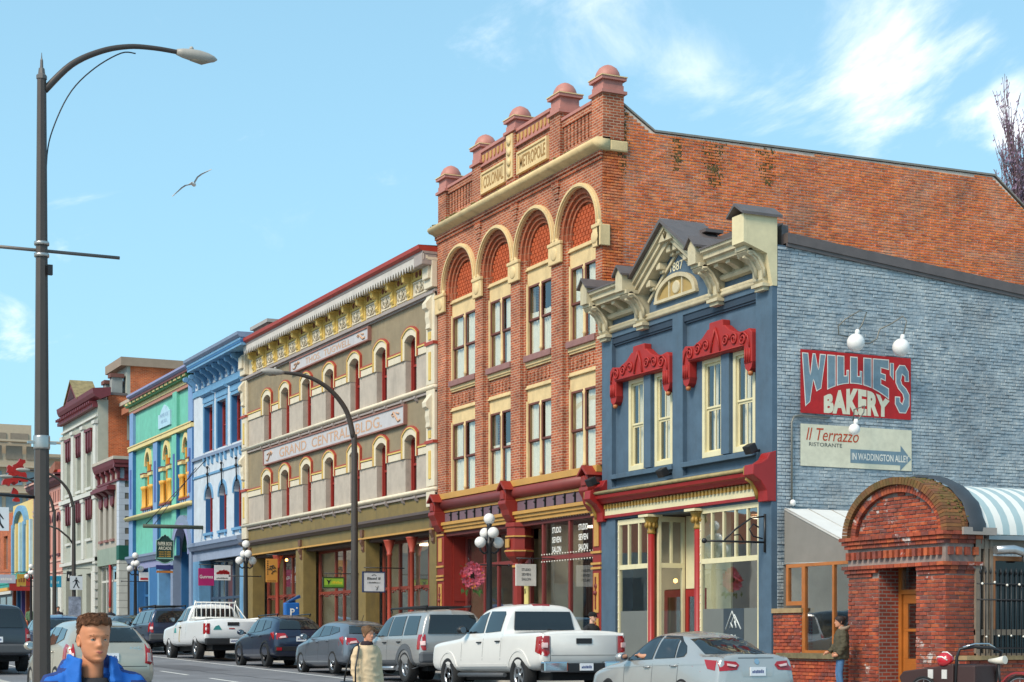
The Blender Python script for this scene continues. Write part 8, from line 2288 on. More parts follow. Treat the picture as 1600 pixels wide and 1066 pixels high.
 e=MB().smooth();e.tube([(-.025*s,-.083*s,.222*H),(-.01*s,-.094*s,.228*H),(0,-.0955*s,.225*H),(.01*s,-.094*s,.228*H),(.025*s,-.083*s,.222*H)],[.002*s,.0042*s,.0042*s,.0042*s,.002*s],6);e.tube([(-.02*s,-.086*s,.208*H),(0,-.096*s,.2*H),(.02*s,-.086*s,.208*H)],[.002*s,.005*s,.002*s],6);e.xf(M);e.obj('lips',mat('lips','a85f52',rough=.45),h)
 if hair:
  hb=MB().smooth();nn_=44;rows=22;Vh=[]
  for i in range(rows+1):
   for j in range(nn_):
    a=2*pi*j/nn_;sx,cy=sin(a),cos(a)
    lo={'short':.3+.42*max(0,cy)**.8+(.12 if abs(sx)>.8 else 0),'bun':.28+.45*max(0,cy)**.8,'beanie':.52+.08*max(0,cy)}[style]
    if style=='short':
     f1=min(1,max(0,(cy+.1)/.5));f2=min(1,max(0,(-cy-.15)/.4));lo=.62*(1-f1)*(1-f2)+.8*f1+.27*f2+(.02*sin(a*9)if f1>.5 else 0)
    t=lo+(1-lo)*i/rows;w_,fr,bk=prof(min(.999,t))
    rr=(abs(sx)**2.3+abs(cy)**2.3)**(-1/2.3)
    th={'short':.003+.015*min(1,max(0,(t-.72)/.2)),'bun':.012,'beanie':.012}[style]
    if style=='short':th+=.006*noise.noise((a*2.2,t*9,1.3))+(.014*g(t,.88,.1)*max(0,cy))+.004*sin(a*17+t*22)*(i/rows)
    if i==0:th=.001
    if style=='beanie':th+=.002*sin(a*24)
    x=(w_+th)*sx*rr;d=((fr if cy>0 else bk)+th)*cy*rr
    Vh.append((x*s,-d*s,(t+(th*3.2 if i>rows-6 else th))*H))
  hb.add(Vh,[(i*nn_+j,i*nn_+(j+1)%nn_,(i+1)*nn_+(j+1)%nn_,(i+1)*nn_+j)for i in range(rows)for j in range(nn_)]+[tuple(rows*nn_+j for j in range(nn_))])
  if style!='beanie':
   sr=random.Random(int(s*1000)+len(style))
   for q in range(1500 if strands else 60):
    i=sr.randint(1,rows-3);j=sr.randint(0,nn_-1);p0=Vector(Vh[i*nn_+j]);up_=Vector(Vh[(i+2)*nn_+j])-p0;rt=Vector(Vh[i*nn_+(j+2)%nn_])-p0
    if style=='short' and p0.z<.09:continue
    if up_.length<1e-5 or rt.length<1e-5:continue
    up_.normalize();rt.normalize();no=rt.cross(up_).normalized()
    if no.dot(p0-Vector((0,0,.13*s)))<0:no=-no
    top_=p0.z>.19*s;front=p0.y<-.02 and p0.z>.17
    dd=(up_*(.6 if front else(.3 if top_ else-.9))+rt*(.8 if top_ else .12)).normalized()
    L_=sr.uniform(.022,.036)*s if top_ else sr.uniform(.006,.014)*s;wv=no*sr.uniform(.0,.0025)*s
    hb.tube([p0,p0+dd*L_*.5+wv,p0+dd*L_+wv*.6],[.0019*s,.0017*s,.0004*s],4,cap=False)
  if style=='bun':hb.sph((0,.1*s,.8*H),.045*s,12,8)
  hb.xf(M);hb.obj('beanie' if style=='beanie' else 'hair',hair,h)
 return h,M
def hand(parent,base,d,palm,s=1.0,curl=.7,m=None,name='hand'):
 """palm plus five bent fingers; base = wrist, d = pointing direction, palm = palm-side direction"""
 base,d,p=Vector(base),Vector(d).normalized(),Vector(palm).normalized();p=(p-d*p.dot(d)).normalized();sd=d.cross(p)
 def W(a,b,c_):return tuple(base+d*a*s+sd*b*s+p*c_*s)
 mb=MB().smooth();mb.tube([W(-.02,0,0),W(.02,0,0),W(.05,.002,0),W(.085,.0,.003)],[.026*s,.034*s,.04*s,.034*s],10)
 for k,(o_,l)in enumerate(((-.03,.068),(-.01,.078),(.01,.073),(.029,.056))):
  pts=[W(.07,o_,0)];ang=.15;a,c_=.075,0.0
  for j,f in enumerate((.45,.3,.25)):
   ang+=curl*(.35+.25*j);a+=l*f*cos(ang);c_+=l*f*sin(ang);pts.append(W(a,o_*1.05,c_))
  mb.tube(pts,[.0095*s,.009*s,.008*s,.0065*s],7)
 mb.tube([W(.015,-.03,.005),W(.04,-.052,.015),W(.065,-.056,.026),(W(.085,-.05,.036))],[.013*s,.011*s,.0095*s,.007*s],7)
 return mb.obj(name,m or skin,parent)
def fuse(o,voxel=.012,fold=.008,fs=7.0,zones=None,smooth=3):
 """one continuous garment from overlapping volumes, with creases"""
 md=o.modifiers.new('r','REMESH');md.mode='VOXEL';md.voxel_size=voxel
 sm=o.modifiers.new('s','SMOOTH');sm.factor=.5;sm.iterations=smooth
 me=mesh_of(o);o.modifiers.clear();old=o.data;ms=list(old.materials);o.data=me
 nv=[Vector(x.vector)for x in me.vertex_normals];out_=[]
 for v,nrm in zip(me.vertices,nv):
  c=v.co.copy()
  n1=noise.noise((c.x*fs,c.y*fs,c.z*fs*1.7+3));n2=noise.noise((c.x*fs*2.3+5,c.y*fs*2.3,c.z*fs*2.6))
  out_+=list(c+nrm*(fold*(1-2.4*abs(n1))+fold*.5*n2))
 me.vertices.foreach_set('co',out_)
 me.materials.clear()
 for m in ms:me.materials.append(m)
 if zones:
  for p_ in me.polygons:p_.material_index=zones(p_.center)
 me.polygons.foreach_set('use_smooth',[True]*len(me.polygons))
 return o
 # --- man in the blue jacket
jk1=mat('jacket_blue','1560b4',rough=.8,var=.1,scale=5,bump=.004,bscale=12);jk2=mat('jacket_navy','1f3570',rough=.8,var=.1,scale=5,bump=.004,bscale=12);jk3=mat('jacket_bright','2b84cf',rough=.5,var=.08)
dshirt=mat('dark_shirt','25262b',rough=.9,var=.1)
mx_,my_=-8.95,1.89
man=thing('person','man in a bright blue hooded jacket over a dark top, standing nearest the camera','person',(mx_,my_,-.165),0,world=False)
man.rotation_euler=(0,0,radians(86));man.scale=(.97,.97,.985)
zch=1.475
head(man,(0,-.02,zch),1.03,radians(10),mat('hair_auburn','5f3a20',rough=.8,var=.3,scale=40),'short',smat=mat('skin_warm','c9855f',rough=.5,var=.09,scale=22),strands=True)
jeans=mat('jeans_dark','2a3346',rough=.9,var=.15,scale=12)
pel=(0,0,.95,.15)
skinned('body',[[pel,(0,.0,1.1,(.15,.11)),(0,.01,1.28,(.17,.12)),(0,.02,1.4,(.1,.08))],[pel,(.1,0,.86,.095),(.11,-.01,.5,.065),(.11,.02,.1,.045),(.12,-.1,.05,.04)],[pel,(-.1,0,.86,.095),(-.11,-.01,.5,.065),(-.11,.02,.1,.045),(-.12,-.1,.05,.04)]],jeans,man)
def collar(rows,a0,a1,n=26):
 V=[]
 for(z,rx,ry,yo)in rows:
  for j in range(n+1):
   a=radians(a0+(a1-a0)*j/n);V.append((rx*sin(a),yo-ry*cos(a),z+.012*sin(a*3)))
 b=len(rows)
 F=[(i*(n+1)+j,i*(n+1)+j+1,((i+1)%b)*(n+1)+j+1,((i+1)%b)*(n+1)+j)for i in range(b)for j in range(n)]
 return V,F+[tuple(i*(n+1)for i in range(b)),tuple(i*(n+1)+n for i in range(b))[::-1]]
mb=MB();rings(mb,[(0,.01,.82,.2,.15),(0,.01,1.0,.2,.15),(0,.01,1.2,.215,.15),(0,.015,1.29,.225,.135),(0,.03,1.35,.2,.1),(0,.05,1.39,.16,.07),(0,.06,1.41,.12,.05)],36)
for sg in(1,-1):mb.smooth();mb.tube([(sg*.13,.02,1.385),(sg*.2,.02,1.355),(sg*.255,.03,1.27),(sg*.28,.03,1.1),(sg*.28,.0,.95),(sg*.27,-.07,.8)],[.06,.076,.08,.07,.06,.052],14)
V,F=collar([(1.36,.16,.14,.005),(1.41,.15,.14,.01),(1.47,.135,.135,.02),(1.505,.13,.13,.03),(1.5,.112,.112,.03),(1.43,.115,.11,.018),(1.36,.125,.11,.005)],36,324);mb.add(V,F)
V,F=collar([(1.37,.17,.12,.06),(1.43,.175,.15,.075),(1.475,.15,.155,.08),(1.48,.12,.13,.07),(1.4,.11,.1,.05)],85,275);mb.add(V,F)
jko=mb.obj('jacket',[jk1,jk2,jk3],man)
def jzone(c):
 if c.z>1.445:return 0 if c.y<.06 else 1
 if abs(c.x)>.19 and c.z<1.38:return 1
 if abs(c.x)>.12 and c.z>1.33 and c.y>-.02:return 1
 if abs(c.x)<.055 and c.y<-.1:return 2
 return 0
fuse(jko,.008,.005,9.0,jzone,3)
mb=MB().smooth();mb.tube([(.01,-.148,1.3),(.012,-.152,1.15),(.012,-.152,.9)],.007,5);mb.obj('zip',mat('zip_dark','1a2440',rough=.5),man)
mb=MB();rings(mb,[(0,0,1.25,.06,.13),(0,.0,1.31,.085,.13),(0,.005,1.365,.09,.112),(0,.014,1.395,.072,.082)],24);mb.obj('shirt',dshirt,man)
hand(man,(.29,-.07,.78),(0,-.35,-1),(-1,0,0));hand(man,(-.29,-.07,.78),(0,-.35,-1),(1,0,0))
# --- woman in the cream coat with a black bag
cw=thing('person','woman in a cream coat with a large black shoulder bag, crossing the street','person',(-23.75,9.0,G(-23.75)),0,world=False)
cw.rotation_euler=(0,0,radians(106));cw.scale=(.86,.92,1)
cream_c=mat('cream_coat','cdb491',rough=.95,var=.1,scale=6,bump=.006,bscale=25);dk_scarf=mat('dark_scarf','2d2226',rough=.95,var=.15)
head(cw,(0,-.02,1.37),1.0,radians(8),mat('hair_blonde','6e5036',rough=.75,var=.25,scale=40),'bun',brow='7a5a3a',strands=True)
pw=(0,0,.9,.13)
skinned('body',[[pw,(0,0,1.05,(.13,.1)),(0,.01,1.22,(.14,.1)),(0,.02,1.3,(.07,.06))],[pw,(.08,0,.8,.08),(.09,-.1,.48,.058),(.08,-.14,.1,.04),(.09,-.24,.05,.035)],[pw,(-.08,0,.8,.08),(-.08,.08,.48,.058),(-.07,.26,.14,.04),(-.08,.2,.06,.035)]],mat('black_trousers','222226',rough=.9),cw)
mb=MB();rings(mb,[(0,.02,.58,.25,.22),(0,.02,.75,.245,.2),(0,.02,1.0,.225,.17),(0,.02,1.16,.22,.15),(0,.025,1.27,.19,.125),(0,.03,1.33,.12,.1),(0,.03,1.36,.09,.085)],32);mb.smooth()
for sg in(1,-1):mb.tube([(sg*.14,.02,1.28),(sg*.21,.02,1.2),(sg*.245,.03,1.02),(sg*.245,.0,.88),(sg*.235,-.05,.74)],[.07,.08,.075,.066,.055],12)
fuse(mb.obj('coat',cream_c,cw),.013,.012,6.0)
mb=MB();rings(mb,[(0,.03,1.29,.12,.11),(0,.02,1.34,.115,.11),(0,.01,1.385,.085,.09)],24);mb.obj('scarf',dk_scarf,cw)
for sg in(1,-1):hand(cw,(sg*.235,-.055,.73),(0,-.25,-1),(-sg,0,0),.9)
bagt=thing('handbag','large black leather shoulder bag hanging on the woman in the cream coat','bag',(-23.75,9.0,G(-23.75)),0,world=False)
bagt.rotation_euler=cw.rotation_euler
blk_l=mat('black_leather','19191b',rough=.4,var=.1)
mb=MB().smooth();rings(mb,[(-.33,.06,.44,.06,.2),(-.34,.06,.5,.085,.24),(-.335,.06,.65,.09,.22),(-.32,.06,.78,.05,.18),(-.315,.06,.8,.02,.17)],24);mb.obj('bag_body',blk_l,bagt)
mb=MB();mb.tube([(-.32,-.14,.78),(-.29,-.1,1.0),(-.2,-.06,1.28),(-.15,.02,1.34),(-.2,.1,1.26),(-.29,.12,1.0),(-.32,.14,.78)],.013,6);mb.obj('strap',blk_l,bagt)
# --- woman leaning at the porch
lw=thing('person','woman in an olive padded jacket and blue jeans beside the brick porch','person',(-28.55,20.98,G(-28.5)+.13),0,world=False)
lw.rotation_euler=(0,0,radians(-30))
olive_j=mat('olive_jacket','4b4534',rough=.85,var=.15,scale=9,bump=.008,bscale=14);denim=mat('denim','4a6f96',rough=.9,var=.15,scale=14)
head(lw,(0,-.02,1.42),.97,0,mat('hair_dark','2a1d1a',rough=.7,var=.2,scale=40),'bun',brow='2a1d1a')
pl_=(0,0,.93,.125)
skinned('body',[[pl_,(0,0,1.08,(.12,.09)),(0,.01,1.26,(.14,.1)),(0,.02,1.34,(.07,.06))],[pl_,(.075,0,.84,.085),(.08,-.03,.48,.06),(.075,.03,.1,.045),(.08,-.08,.05,.04)],[pl_,(-.075,0,.84,.085),(-.08,-.05,.48,.06),(-.075,0,.1,.045),(-.08,-.12,.05,.04)]],denim,lw)
mb=MB();rings(mb,[(0,.0,.78,.18,.14),(0,.01,.82,.2,.155),(0,.01,.95,.19,.15),(0,.01,1.0,.2,.155),(0,.01,1.1,.195,.15),(0,.015,1.15,.205,.155),(0,.015,1.27,.195,.14),(0,.02,1.34,.15,.11),(0,.02,1.39,.085,.085)],30);mb.smooth();mb.tube([(.13,.02,1.32),(.2,.02,1.25),(.23,.04,1.05),(.2,-.06,.88)],[.065,.072,.068,.055],12);mb.tube([(-.13,.02,1.32),(-.2,.0,1.25),(-.24,-.06,1.06),(-.25,-.2,.93)],[.065,.072,.066,.052],12);fuse(mb.obj('jacket',olive_j,lw),.013,.012,8.0)
mb=MB().smooth();V,F=collar([(1.34,.13,.12,.02),(1.42,.15,.14,.05),(1.45,.12,.13,.05),(1.39,.1,.1,.04)],60,300);mb.add(V,F);mb.obj('hood',mat('hood_lining','8c7a68',rough=.95,var=.15),lw)
hand(lw,(-.25,-.22,.92),(0,-1,-.3),(0,0,-1),.9);hand(lw,(.19,-.09,.86),(-.2,-1,0),(-1,0,0),.9)
# --- passer-by with beanie and sunglasses
bp_=thing('person','person in a black beanie, sunglasses and black coat behind the white pickup','person',(-37.5,20.1,G(-37.5)+.13),0,world=False)
bp_.rotation_euler=(0,0,radians(112))
blkc=mat('black_coat','1f2024',rough=.9,var=.12,scale=8)
h_,M_=head(bp_,(0,-.02,1.44),1.0,0,mat('black_knit','17171a',rough=1),'beanie',smat=mat('skin_pale','c99d88',rough=.55))
mb=MB();mb.box(-.055,-.008,-.1,-.085,.108,.14);mb.box(.008,.055,-.1,-.085,.108,.14);mb.box(-.075,.075,-.095,-.09,.128,.136);mb.xf(M_);mb.obj('sunglasses',mat('dark_lens','0e0e10',rough=.1),h_)
def plain_person(t,coat,trousers,zc=1.4,stride=.12,w=.22):
 pe=(0,0,.92,.13);k=zc/1.42
 skinned('body',[[pe,(0,0,1.08,(.13,.1)),(0,.01,1.27*k,(.15,.1)),(0,.02,1.36*k,(.07,.06))],[pe,(.085,0,.82,.085),(.09,-stride,.48,.06),(.085,-stride,.1,.043),(.09,-stride-.1,.05,.036)],[pe,(-.085,0,.82,.085),(-.09,stride,.48,.06),(-.085,stride*2,.12,.043),(-.09,stride*2-.08,.06,.036)]],trousers,t)
 mb=MB();rings(mb,[(0,.01,.76,w*.95,.16),(0,.01,1.0,w*.92,.15),(0,.015,1.2*k,w,.15),(0,.02,1.31*k,w*.85,.125),(0,.022,1.37*k,w*.5,.09),(0,.022,1.41*k,w*.38,.075)],26);mb.smooth()
 for sg in(1,-1):mb.tube([(sg*w*.62,.02,1.33*k),(sg*w*.95,.02,1.26*k),(sg*(w+.03),.03+sg*.03,1.05),(sg*w,-.06+sg*.05,.82)],[.07,.075,.068,.05],10)
 fuse(mb.obj('coat',coat,t),.018,.01,6.0)
 for sg in(1,-1):hand(t,(sg*w,-.07+sg*.05,.8),(0,-.3,-1),(-sg,0,0),.9)
plain_person(bp_,blkc,MATS['black_trousers'])
navy_c=mat('navy_coat','20242e',rough=.9);camo=mat('camo_jacket','565a38',rough=.9,var=.5,scale=12);grn=mat('green_top','4f6b4c',rough=.9);furc=mat('pale_hood','b5a697',rough=.95,var=.2)
for(x,y,rz,coat,tr,hr,lb_)in((-91.5,20.2,70,navy_c,MATS['black_trousers'],'hair_auburn','person in a dark navy coat by the turquoise sign, far down the pavement'),(-102,19.5,75,mat('dark_plum_coat','2c2430',rough=.9),jeans,'hair_dark','person in a dark coat walking past the yellow building'),(-107.5,18.9,80,grn,jeans,'hair_dark','person in a green top at the left edge of the far pavement'),(-82.2,19.6,60,furc,jeans,'hair_blonde','person in a pale fur trimmed hood outside the white building'),(-78.2,19.4,60,camo,jeans,'hair_dark','person in a camouflage jacket outside the green sign band')):
 t=thing('person',lb_,'person',(x,y,G(x)+.13),0,'people on the far pavement',world=False);t.rotation_euler=(0,0,radians(rz))
 head(t,(0,-.02,1.43),1.0,0,MATS[hr],'bun' if hr!='hair_auburn' else 'short');plain_person(t,coat,tr)
 # ------------------------------------------------------------------ gull
gl=thing('gull','white gull gliding with wings spread against the blue sky','bird',(-66.7,18.0,19.2),0,world=False)
gull_w=mat('gull_white','dcd7d2',rough=.8,var=.05);gull_g=mat('gull_grey','bdb9b8',rough=.8,var=.1)
mb=MB().smooth();mb.tube([(-.3,0,.02),(-.24,0,.02),(-.12,0,.0),(.05,0,0),(.16,0,.03),(.22,0,.05),(.27,0,.04)],[.015,.045,.075,.085,.06,.05,.02],12);mb.ext([(-.26,-.03),(-.26,.03),(-.44,.09),(-.44,-.09)],'z',.015,.03);b_=mb.obj('body',gull_w,gl)
MB().lathe([(.014,0),(.004,.06)],(.27,0,.035),8,'x').obj('beak',mat('beak_yellow','c99a3c',rough=.4),b_)
for sg in(1,-1):
 pts=[(0,.06,.05,.2),(-.0,.3,.16,.2),(.05,.5,.18,.18),(-.1,.8,.1,.1),(-.22,1.0,.04,.02)]
 V=[]
 for(x,y,z,c_)in pts:V+=[(x+c_*.5,sg*y,z+.004),(x,sg*y,z+.022),(x-c_*.55,sg*y,z)]
 F=[(3*i+k,3*i+k+1,3*i+k+4,3*i+k+3)for i in range(4)for k in range(2)]
 mb=MB().smooth();mb.add(V,F);mb.add([(a,b,c_-.014)for a,b,c_ in V],[f[::-1]for f in F]);mb.obj('wing',gull_g,gl)
gl.rotation_euler=(radians(-32),radians(-8),radians(150));gl.scale=(.95,.95,.95)
# ------------------------------------------------------------------ street lamps
pole_m=mat('bronze_pole','4a423d',rough=.45,var=.1,metal=.2);pole_g=mat('pole_grey','6a6460',rough=.45,var=.1,metal=.3)
lum_m=mat('luminaire_grey','a39d94',rough=.5,var=.1);lens_m=mat('lamp_lens','8f8576',rough=.2)
steel=mat('band_steel','b3b1ad',rough=.3,metal=.8)
globe_m=mat('white_glass_globe','e3ded8',rough=.2,var=.03)
def luminaire(mb,lens,p,d):
 p,d=Vector(p),Vector(d)
 mb.smooth();mb.tube([p-d*.05,p+d*.06,p+d*.2,p+d*.36,p+d*.52,p+d*.63,p+d*.68],[.05,.08,.1,.105,.085,.05,.012],14);mb.sph(tuple(p+d*.22+Vector((0,0,.11))),.04,8,6)
 k=len(lens.v);lens.tube([p+d*.2-Vector((0,0,.05)),p+d*.4-Vector((0,0,.06)),p+d*.6-Vector((0,0,.03))],[.06,.08,.025],10)
nx,ny=-29.9,5.44
nl=thing('street_lamp','tall bronze lamp post at left foreground with a long arm and a thin crossbar','street lamp',(nx,ny,G(nx)+.13),0)
mb=MB()
g_=G(nx)+.13;n8=8
for(za,ra,zb_,rb_)in((g_,.158,10.9,.078),):
 b=len(mb.v)
 for z,r in((za,ra),(zb_,rb_)):
  for k in range(8):a=pi/8+k*pi/4;mb.v.append((nx+r*cos(a),ny+r*sin(a),z))
 for k in range(8):mb.f.append((b+k,b+(k+1)%8,b+8+(k+1)%8,b+8+k));mb.m.append(0);mb.sm.append(False)
mb.lathe([(.2,g_),(.2,g_+.25),(.165,g_+.3)],(nx,ny,0),8,smooth=False)
mb.obj('post',pole_m,nl)
mb=MB();mb.lathe([(.09,10.88),(.09,10.94),(.06,10.97),(.05,11.06),(.028,11.08),(.024,11.2),(.01,11.24),(.004,11.33)],(nx,ny,0),8,smooth=False);mb.obj('finial',pole_g,nl)
mb=MB();mb.tube(smooth_path([(nx,ny+.05,10.7),(nx,ny+.5,11.2),(nx,ny+1.0,11.5),(nx,ny+1.47,11.65),(nx,ny+1.92,11.69),(nx,ny+2.37,11.68)]),smooth_radii([.06,.055,.05,.046,.042,.04]),10);mb.obj('arm',pole_m,nl)
mb=MB();mb.tube(smooth_path([(nx,ny+.08,8.7),(nx,ny+.09,9.6),(nx,ny+.22,10.15),(nx,ny+.5,10.75),(nx,ny+.9,11.2),(nx,ny+1.35,11.52),(nx,ny+1.6,11.55)]),.012,5);mb.obj('cable',black_m,nl)
mb=MB();ln_=MB();luminaire(mb,ln_,(nx,ny+2.37,11.68),(0,1,-.05));lh=mb.obj('lamp_head',lum_m,nl);ln_.obj('lens',lens_m,lh)
mb=MB();mb.tube([(nx-.13,ny-1.2,8.0),(nx-.13,ny+1.35,8.0)],.03,8);mb.obj('crossbar',pole_g,nl)
mb=MB()
for z in(7.86,8.06):mb.lathe([(.125,z),(.13,z+.03),(.125,z+.06)],(nx,ny,0),12)
mb.obj('clamp',steel,nl,kind='stuff');mb=MB();mb.box(nx+.06,nx+.14,ny+.08,ny+.16,7.55,7.72);mb.obj('sensor',black_m,nl)
mb=MB();mb.lathe([(.138,4.6),(.142,4.63),(.142,4.8),(.138,4.83)],(nx,ny,0),12);mb.box(nx-.02,nx+.04,ny-.24,ny+.24,4.69,4.73);mb.obj('band',steel,nl)
mb=MB();mb.tube([(nx,ny-.1,3.78),(nx,ny-1.3,3.84)],.028,8);mb.obj('sign_arm',black_m,nl)
def walker_sign(t,x,yc,zc,s):
 """white square crossing sign with a walking figure, square to the traffic"""
 p=MB().box(x-.012,x,yc-s/2,yc+s/2,zc-s*.55,zc+s*.55).obj('sign_plate',mat('sign_white_plate','d5d6d8',rough=.4,var=.05),t)
 f=MB();X=x+.004
 def pl(pts):f.add([(X,yc+a*s,zc+b*s)for a,b in pts],[tuple(range(len(pts)))])
 pl([(.0+.07*cos(k*pi/5),.37+.07*sin(k*pi/5))for k in range(10)]);pl([(-.1,.28),(.08,.28),(.1,.0),(-.06,-.02)])
 pl([(-.1,.28),(-.04,.26),(-.16,.1),(-.28,.04),(-.29,.09),(-.19,.14)]);pl([(.08,.28),(.2,.1),(.27,.0),(.22,-.02),(.14,.08),(.06,.2)])
 pl([(-.06,-.0),(.04,.0),(-.08,-.22),(-.18,-.42),(-.26,-.42),(-.16,-.2)]);pl([(.0,.0),(.1,.0),(.14,-.2),(.28,-.4),(.2,-.44),(.05,-.22)])
 f.obj('walking_figure',black_m,p);return p
walker_sign(nl,nx,ny-.72,3.4,.36)
# curved-top lamps on the far kerb
def bend_lamp(px_,label):
 t=thing('street_lamp',label,'street lamp',(px_,18.45,G(px_)+.13),0,'curved street lamps along the far kerb',world=False)
 mb=MB();mb.tube(smooth_path([(0,0,0),(0,0,6.4),(0,-.04,6.95),(0,-.2,7.6),(0,-.45,8.02),(0,-.82,8.38),(0,-1.3,8.64),(0,-1.8,8.76),(0,-2.3,8.78)]),smooth_radii([.13,.09,.085,.08,.076,.07,.064,.058,.05]),12);mb.lathe([(.2,0),(.19,.3),(.15,.9),(.13,.95)],(0,0,0),10);mb.obj('post',pole_m,t)
 mb=MB();l=MB();luminaire(mb,l,(0,-2.3,8.78),(0,-1,.02));h=mb.obj('lamp_head',lum_m,t);l.obj('lens',lens_m,h)
 return t
l1=bend_lamp(-49.8,'curved black lamp post in front of the taupe three storey building')
l2=copy_thing(l1,(-92.3,18.45,G(-92.3)+.13),label='curved black lamp post with a crossing sign before the white building');ORG[l2.name]=Vector((0,0,0))
l3=copy_thing(l1,(-97.6,18.45,G(-97.6)+.13),label='thinner looking curved lamp post just beyond the one with the crossing sign');ORG[l3.name]=Vector((0,0,0))
mb=MB();mb.tube([(0,0,4.9),(0,-.25,5.3),(0,-.8,5.75),(0,-1.4,5.95)],.05,8);mb.obj('lower_arm',pole_m,l2)
walker_sign(l2,.17,.1,2.92,.66)
MB().box(.15,.165,-.3,.35,.6,2.2).obj('poster_panel',mat('poster_mix','8d93a3',rough=.6,var=.6,scale=3),l2)
# globe lamps
def globe_lamp(x,label):
 t=thing('globe_street_lamp',label,'street lamp',(x,18.4,G(x)+.13),0,'five globe lamps on the far kerb',world=False)
 mb=MB();mb.lathe([(.2,0),(.2,.12),(.16,.2),(.13,.7),(.1,.8),(.085,.9),(.065,3.3),(.09,3.34),(.09,3.42),(.06,3.46),(.06,3.84),(.08,3.9)],(0,0,0),12)
 for k,(dx,dy,z)in enumerate(((0,.25,3.42),(0,-.25,3.42),(.2,.02,3.66),(-.2,-.02,3.66))):
  mb.tube([(0,0,z-.22),(dx*.6,dy*.6,z-.28),(dx,dy,z-.2),(dx,dy,z-.1)],.028,6);mb.lathe([(.03,z-.14),(.08,z-.1),(.08,z-.07)],(dx,dy,0),8)
 mb.obj('post',black_m,t)
 for(dx,dy,z)in((0,0,4.02),(0,.25,3.42),(0,-.25,3.42),(.2,.02,3.66),(-.2,-.02,3.66)):MB().sph((dx,dy,z),.145,16,11).obj('globe',globe_m,t)
 mb=MB();mb.tube([(0,-.62,2.85),(0,.55,2.85)],.018,6)
 for y in(-.62,.55):mb.sph((0,y,2.85),.035,6,5)
 mb.obj('basket_arm',black_m,t)
 return t
g1=globe_lamp(-39.85,'five globe black lamp post with the flower wreath, before the red brick building')
for x,lb_ in((-61.0,'five globe lamp post beside the pink and white hanging signs'),(-78.2,'five globe lamp post at the left corner of the turquoise building'),(-104.5,'small far five globe lamp post left of the pink building')):
 c_=copy_thing(g1,(x,18.4,G(x)+.13),label=lb_);ORG[c_.name]=Vector((0,0,0))
wr_=thing('flower_wreath','round pink and red flower wreath hanging from the globe lamp','wreath',(-39.85,17.9,3.0),0)
rr=random.Random(11)
fl=[mat('petal_pink','c4586a',rough=.7,var=.15),mat('petal_red','b02a2c',rough=.7,var=.15),mat('petal_orange','c9752e',rough=.7),mat('leaf_green','4f6b33',rough=.8,var=.2)]
wc=Vector((-39.8,17.9,2.98))
for k in range(64):
 a=2*pi*k/64*2;r=(.16 if k>31 else .25)+rr.uniform(-.04,.04)
 c_=wc+Vector((rr.uniform(0,.05),r*cos(a),r*sin(a)));mb=MB()
 for j in range(5):
  b=2*pi*j/5+rr.random();d1=Vector((.3,cos(b),sin(b)))*.095
  sd_=Vector((0,-sin(b),cos(b)))*.034
  mb.add([c_,c_+d1*.6+sd_,c_+d1,c_+d1*.6-sd_],[(0,1,2,3)])
 mb.obj('flower',fl[0 if k%4 else(1 if k%3 else 2)],wr_)
mb=MB()
for k in range(90):
 a=rr.uniform(0,2*pi);r=rr.uniform(.15,.33);c_=wc+Vector((-.03,r*cos(a),r*sin(a)));d1=Vector((rr.uniform(-.3,.3),rr.uniform(-1,1),rr.uniform(-1,.4)))*.11;mb.add([c_,c_+d1*.5+Vector((0,.025,0)),c_+d1,c_+d1*.5-Vector((0,.025,0))],[(0,1,2,3)])
for k in range(26):
 c_=wc+Vector((rr.uniform(-.04,.04),rr.uniform(-.3,.3),-.3-rr.uniform(0,.1)));d1=Vector((0,rr.uniform(-.1,.1),rr.uniform(-.2,0)));mb.add([c_,c_+d1*.5+Vector((0,.03,0)),c_+d1,c_+d1*.5-Vector((0,.03,0))],[(0,1,2,3)])
mb.obj('foliage',fl[3],wr_,kind='stuff');MB().lathe([(.24,-.04),(.26,.0)],tuple(wc),12,'x').obj('wreath_back',mat('brown_twig','4b3524',rough=.9),wr_)
mb=MB();mb.tube([wc+Vector((0,0,.24)),(-39.85,17.8,3.42)],.008,4);mb.obj('hook',black_m,wr_)
# ------------------------------------------------------------------ hanging and projecting signs
def blade(name,label,x,y0,y1,z0,z1,face,frame=None,wall=FRONT,fw=.035,bracket=True,th=.05):
 t=thing(name,label,'sign',(x,(y0+y1)/2,z0))
 p=MB().box(x-th/2,x+th/2,y0,y1,z0,z1).obj('sign_board',face,t,bevel=.006)
 if frame:
  mb=MB();
  for(a,b,c_,d_)in((y0-fw,y1+fw,z1,z1+fw),(y0-fw,y1+fw,z0-fw,z0),(y0-fw,y0,z0,z1),(y1,y1+fw,z0,z1)):mb.box(x-th*.7,x+th*.7,a,b,c_,d_)
  mb.obj('sign_frame',frame,t)
 if bracket:
  mb=MB();mb.tube([(x,wall+.1,z1+.16),(x,y0+.02,z1+.16)],.018,6)
  for y in(y0+.1,y1-.1):mb.tube([(x,y,z1),(x,y,z1+.16)],.008,4)
  mb.obj('bracket',black_m,t)
 t['board']=p.name
 return t,p,x+th/2+.004
def stxt(p,x,y0,z,w,h,s,m,bold=0.0,shear=0.0,name='lettering'):
 mb=MB()
 if s:put_text(mb,s,(x,y0,z),(0,1,0),(0,shear,1),w,h,bold)
 else:scribble(mb,(x,y0,z),(0,1,0),(0,shear,1),w,h)
 return mb.obj(name,m,p)
ink=mat('ink_grey','55534f',rough=.7);gold=mat('sign_gold','c29a45',rough=.4,var=.1)
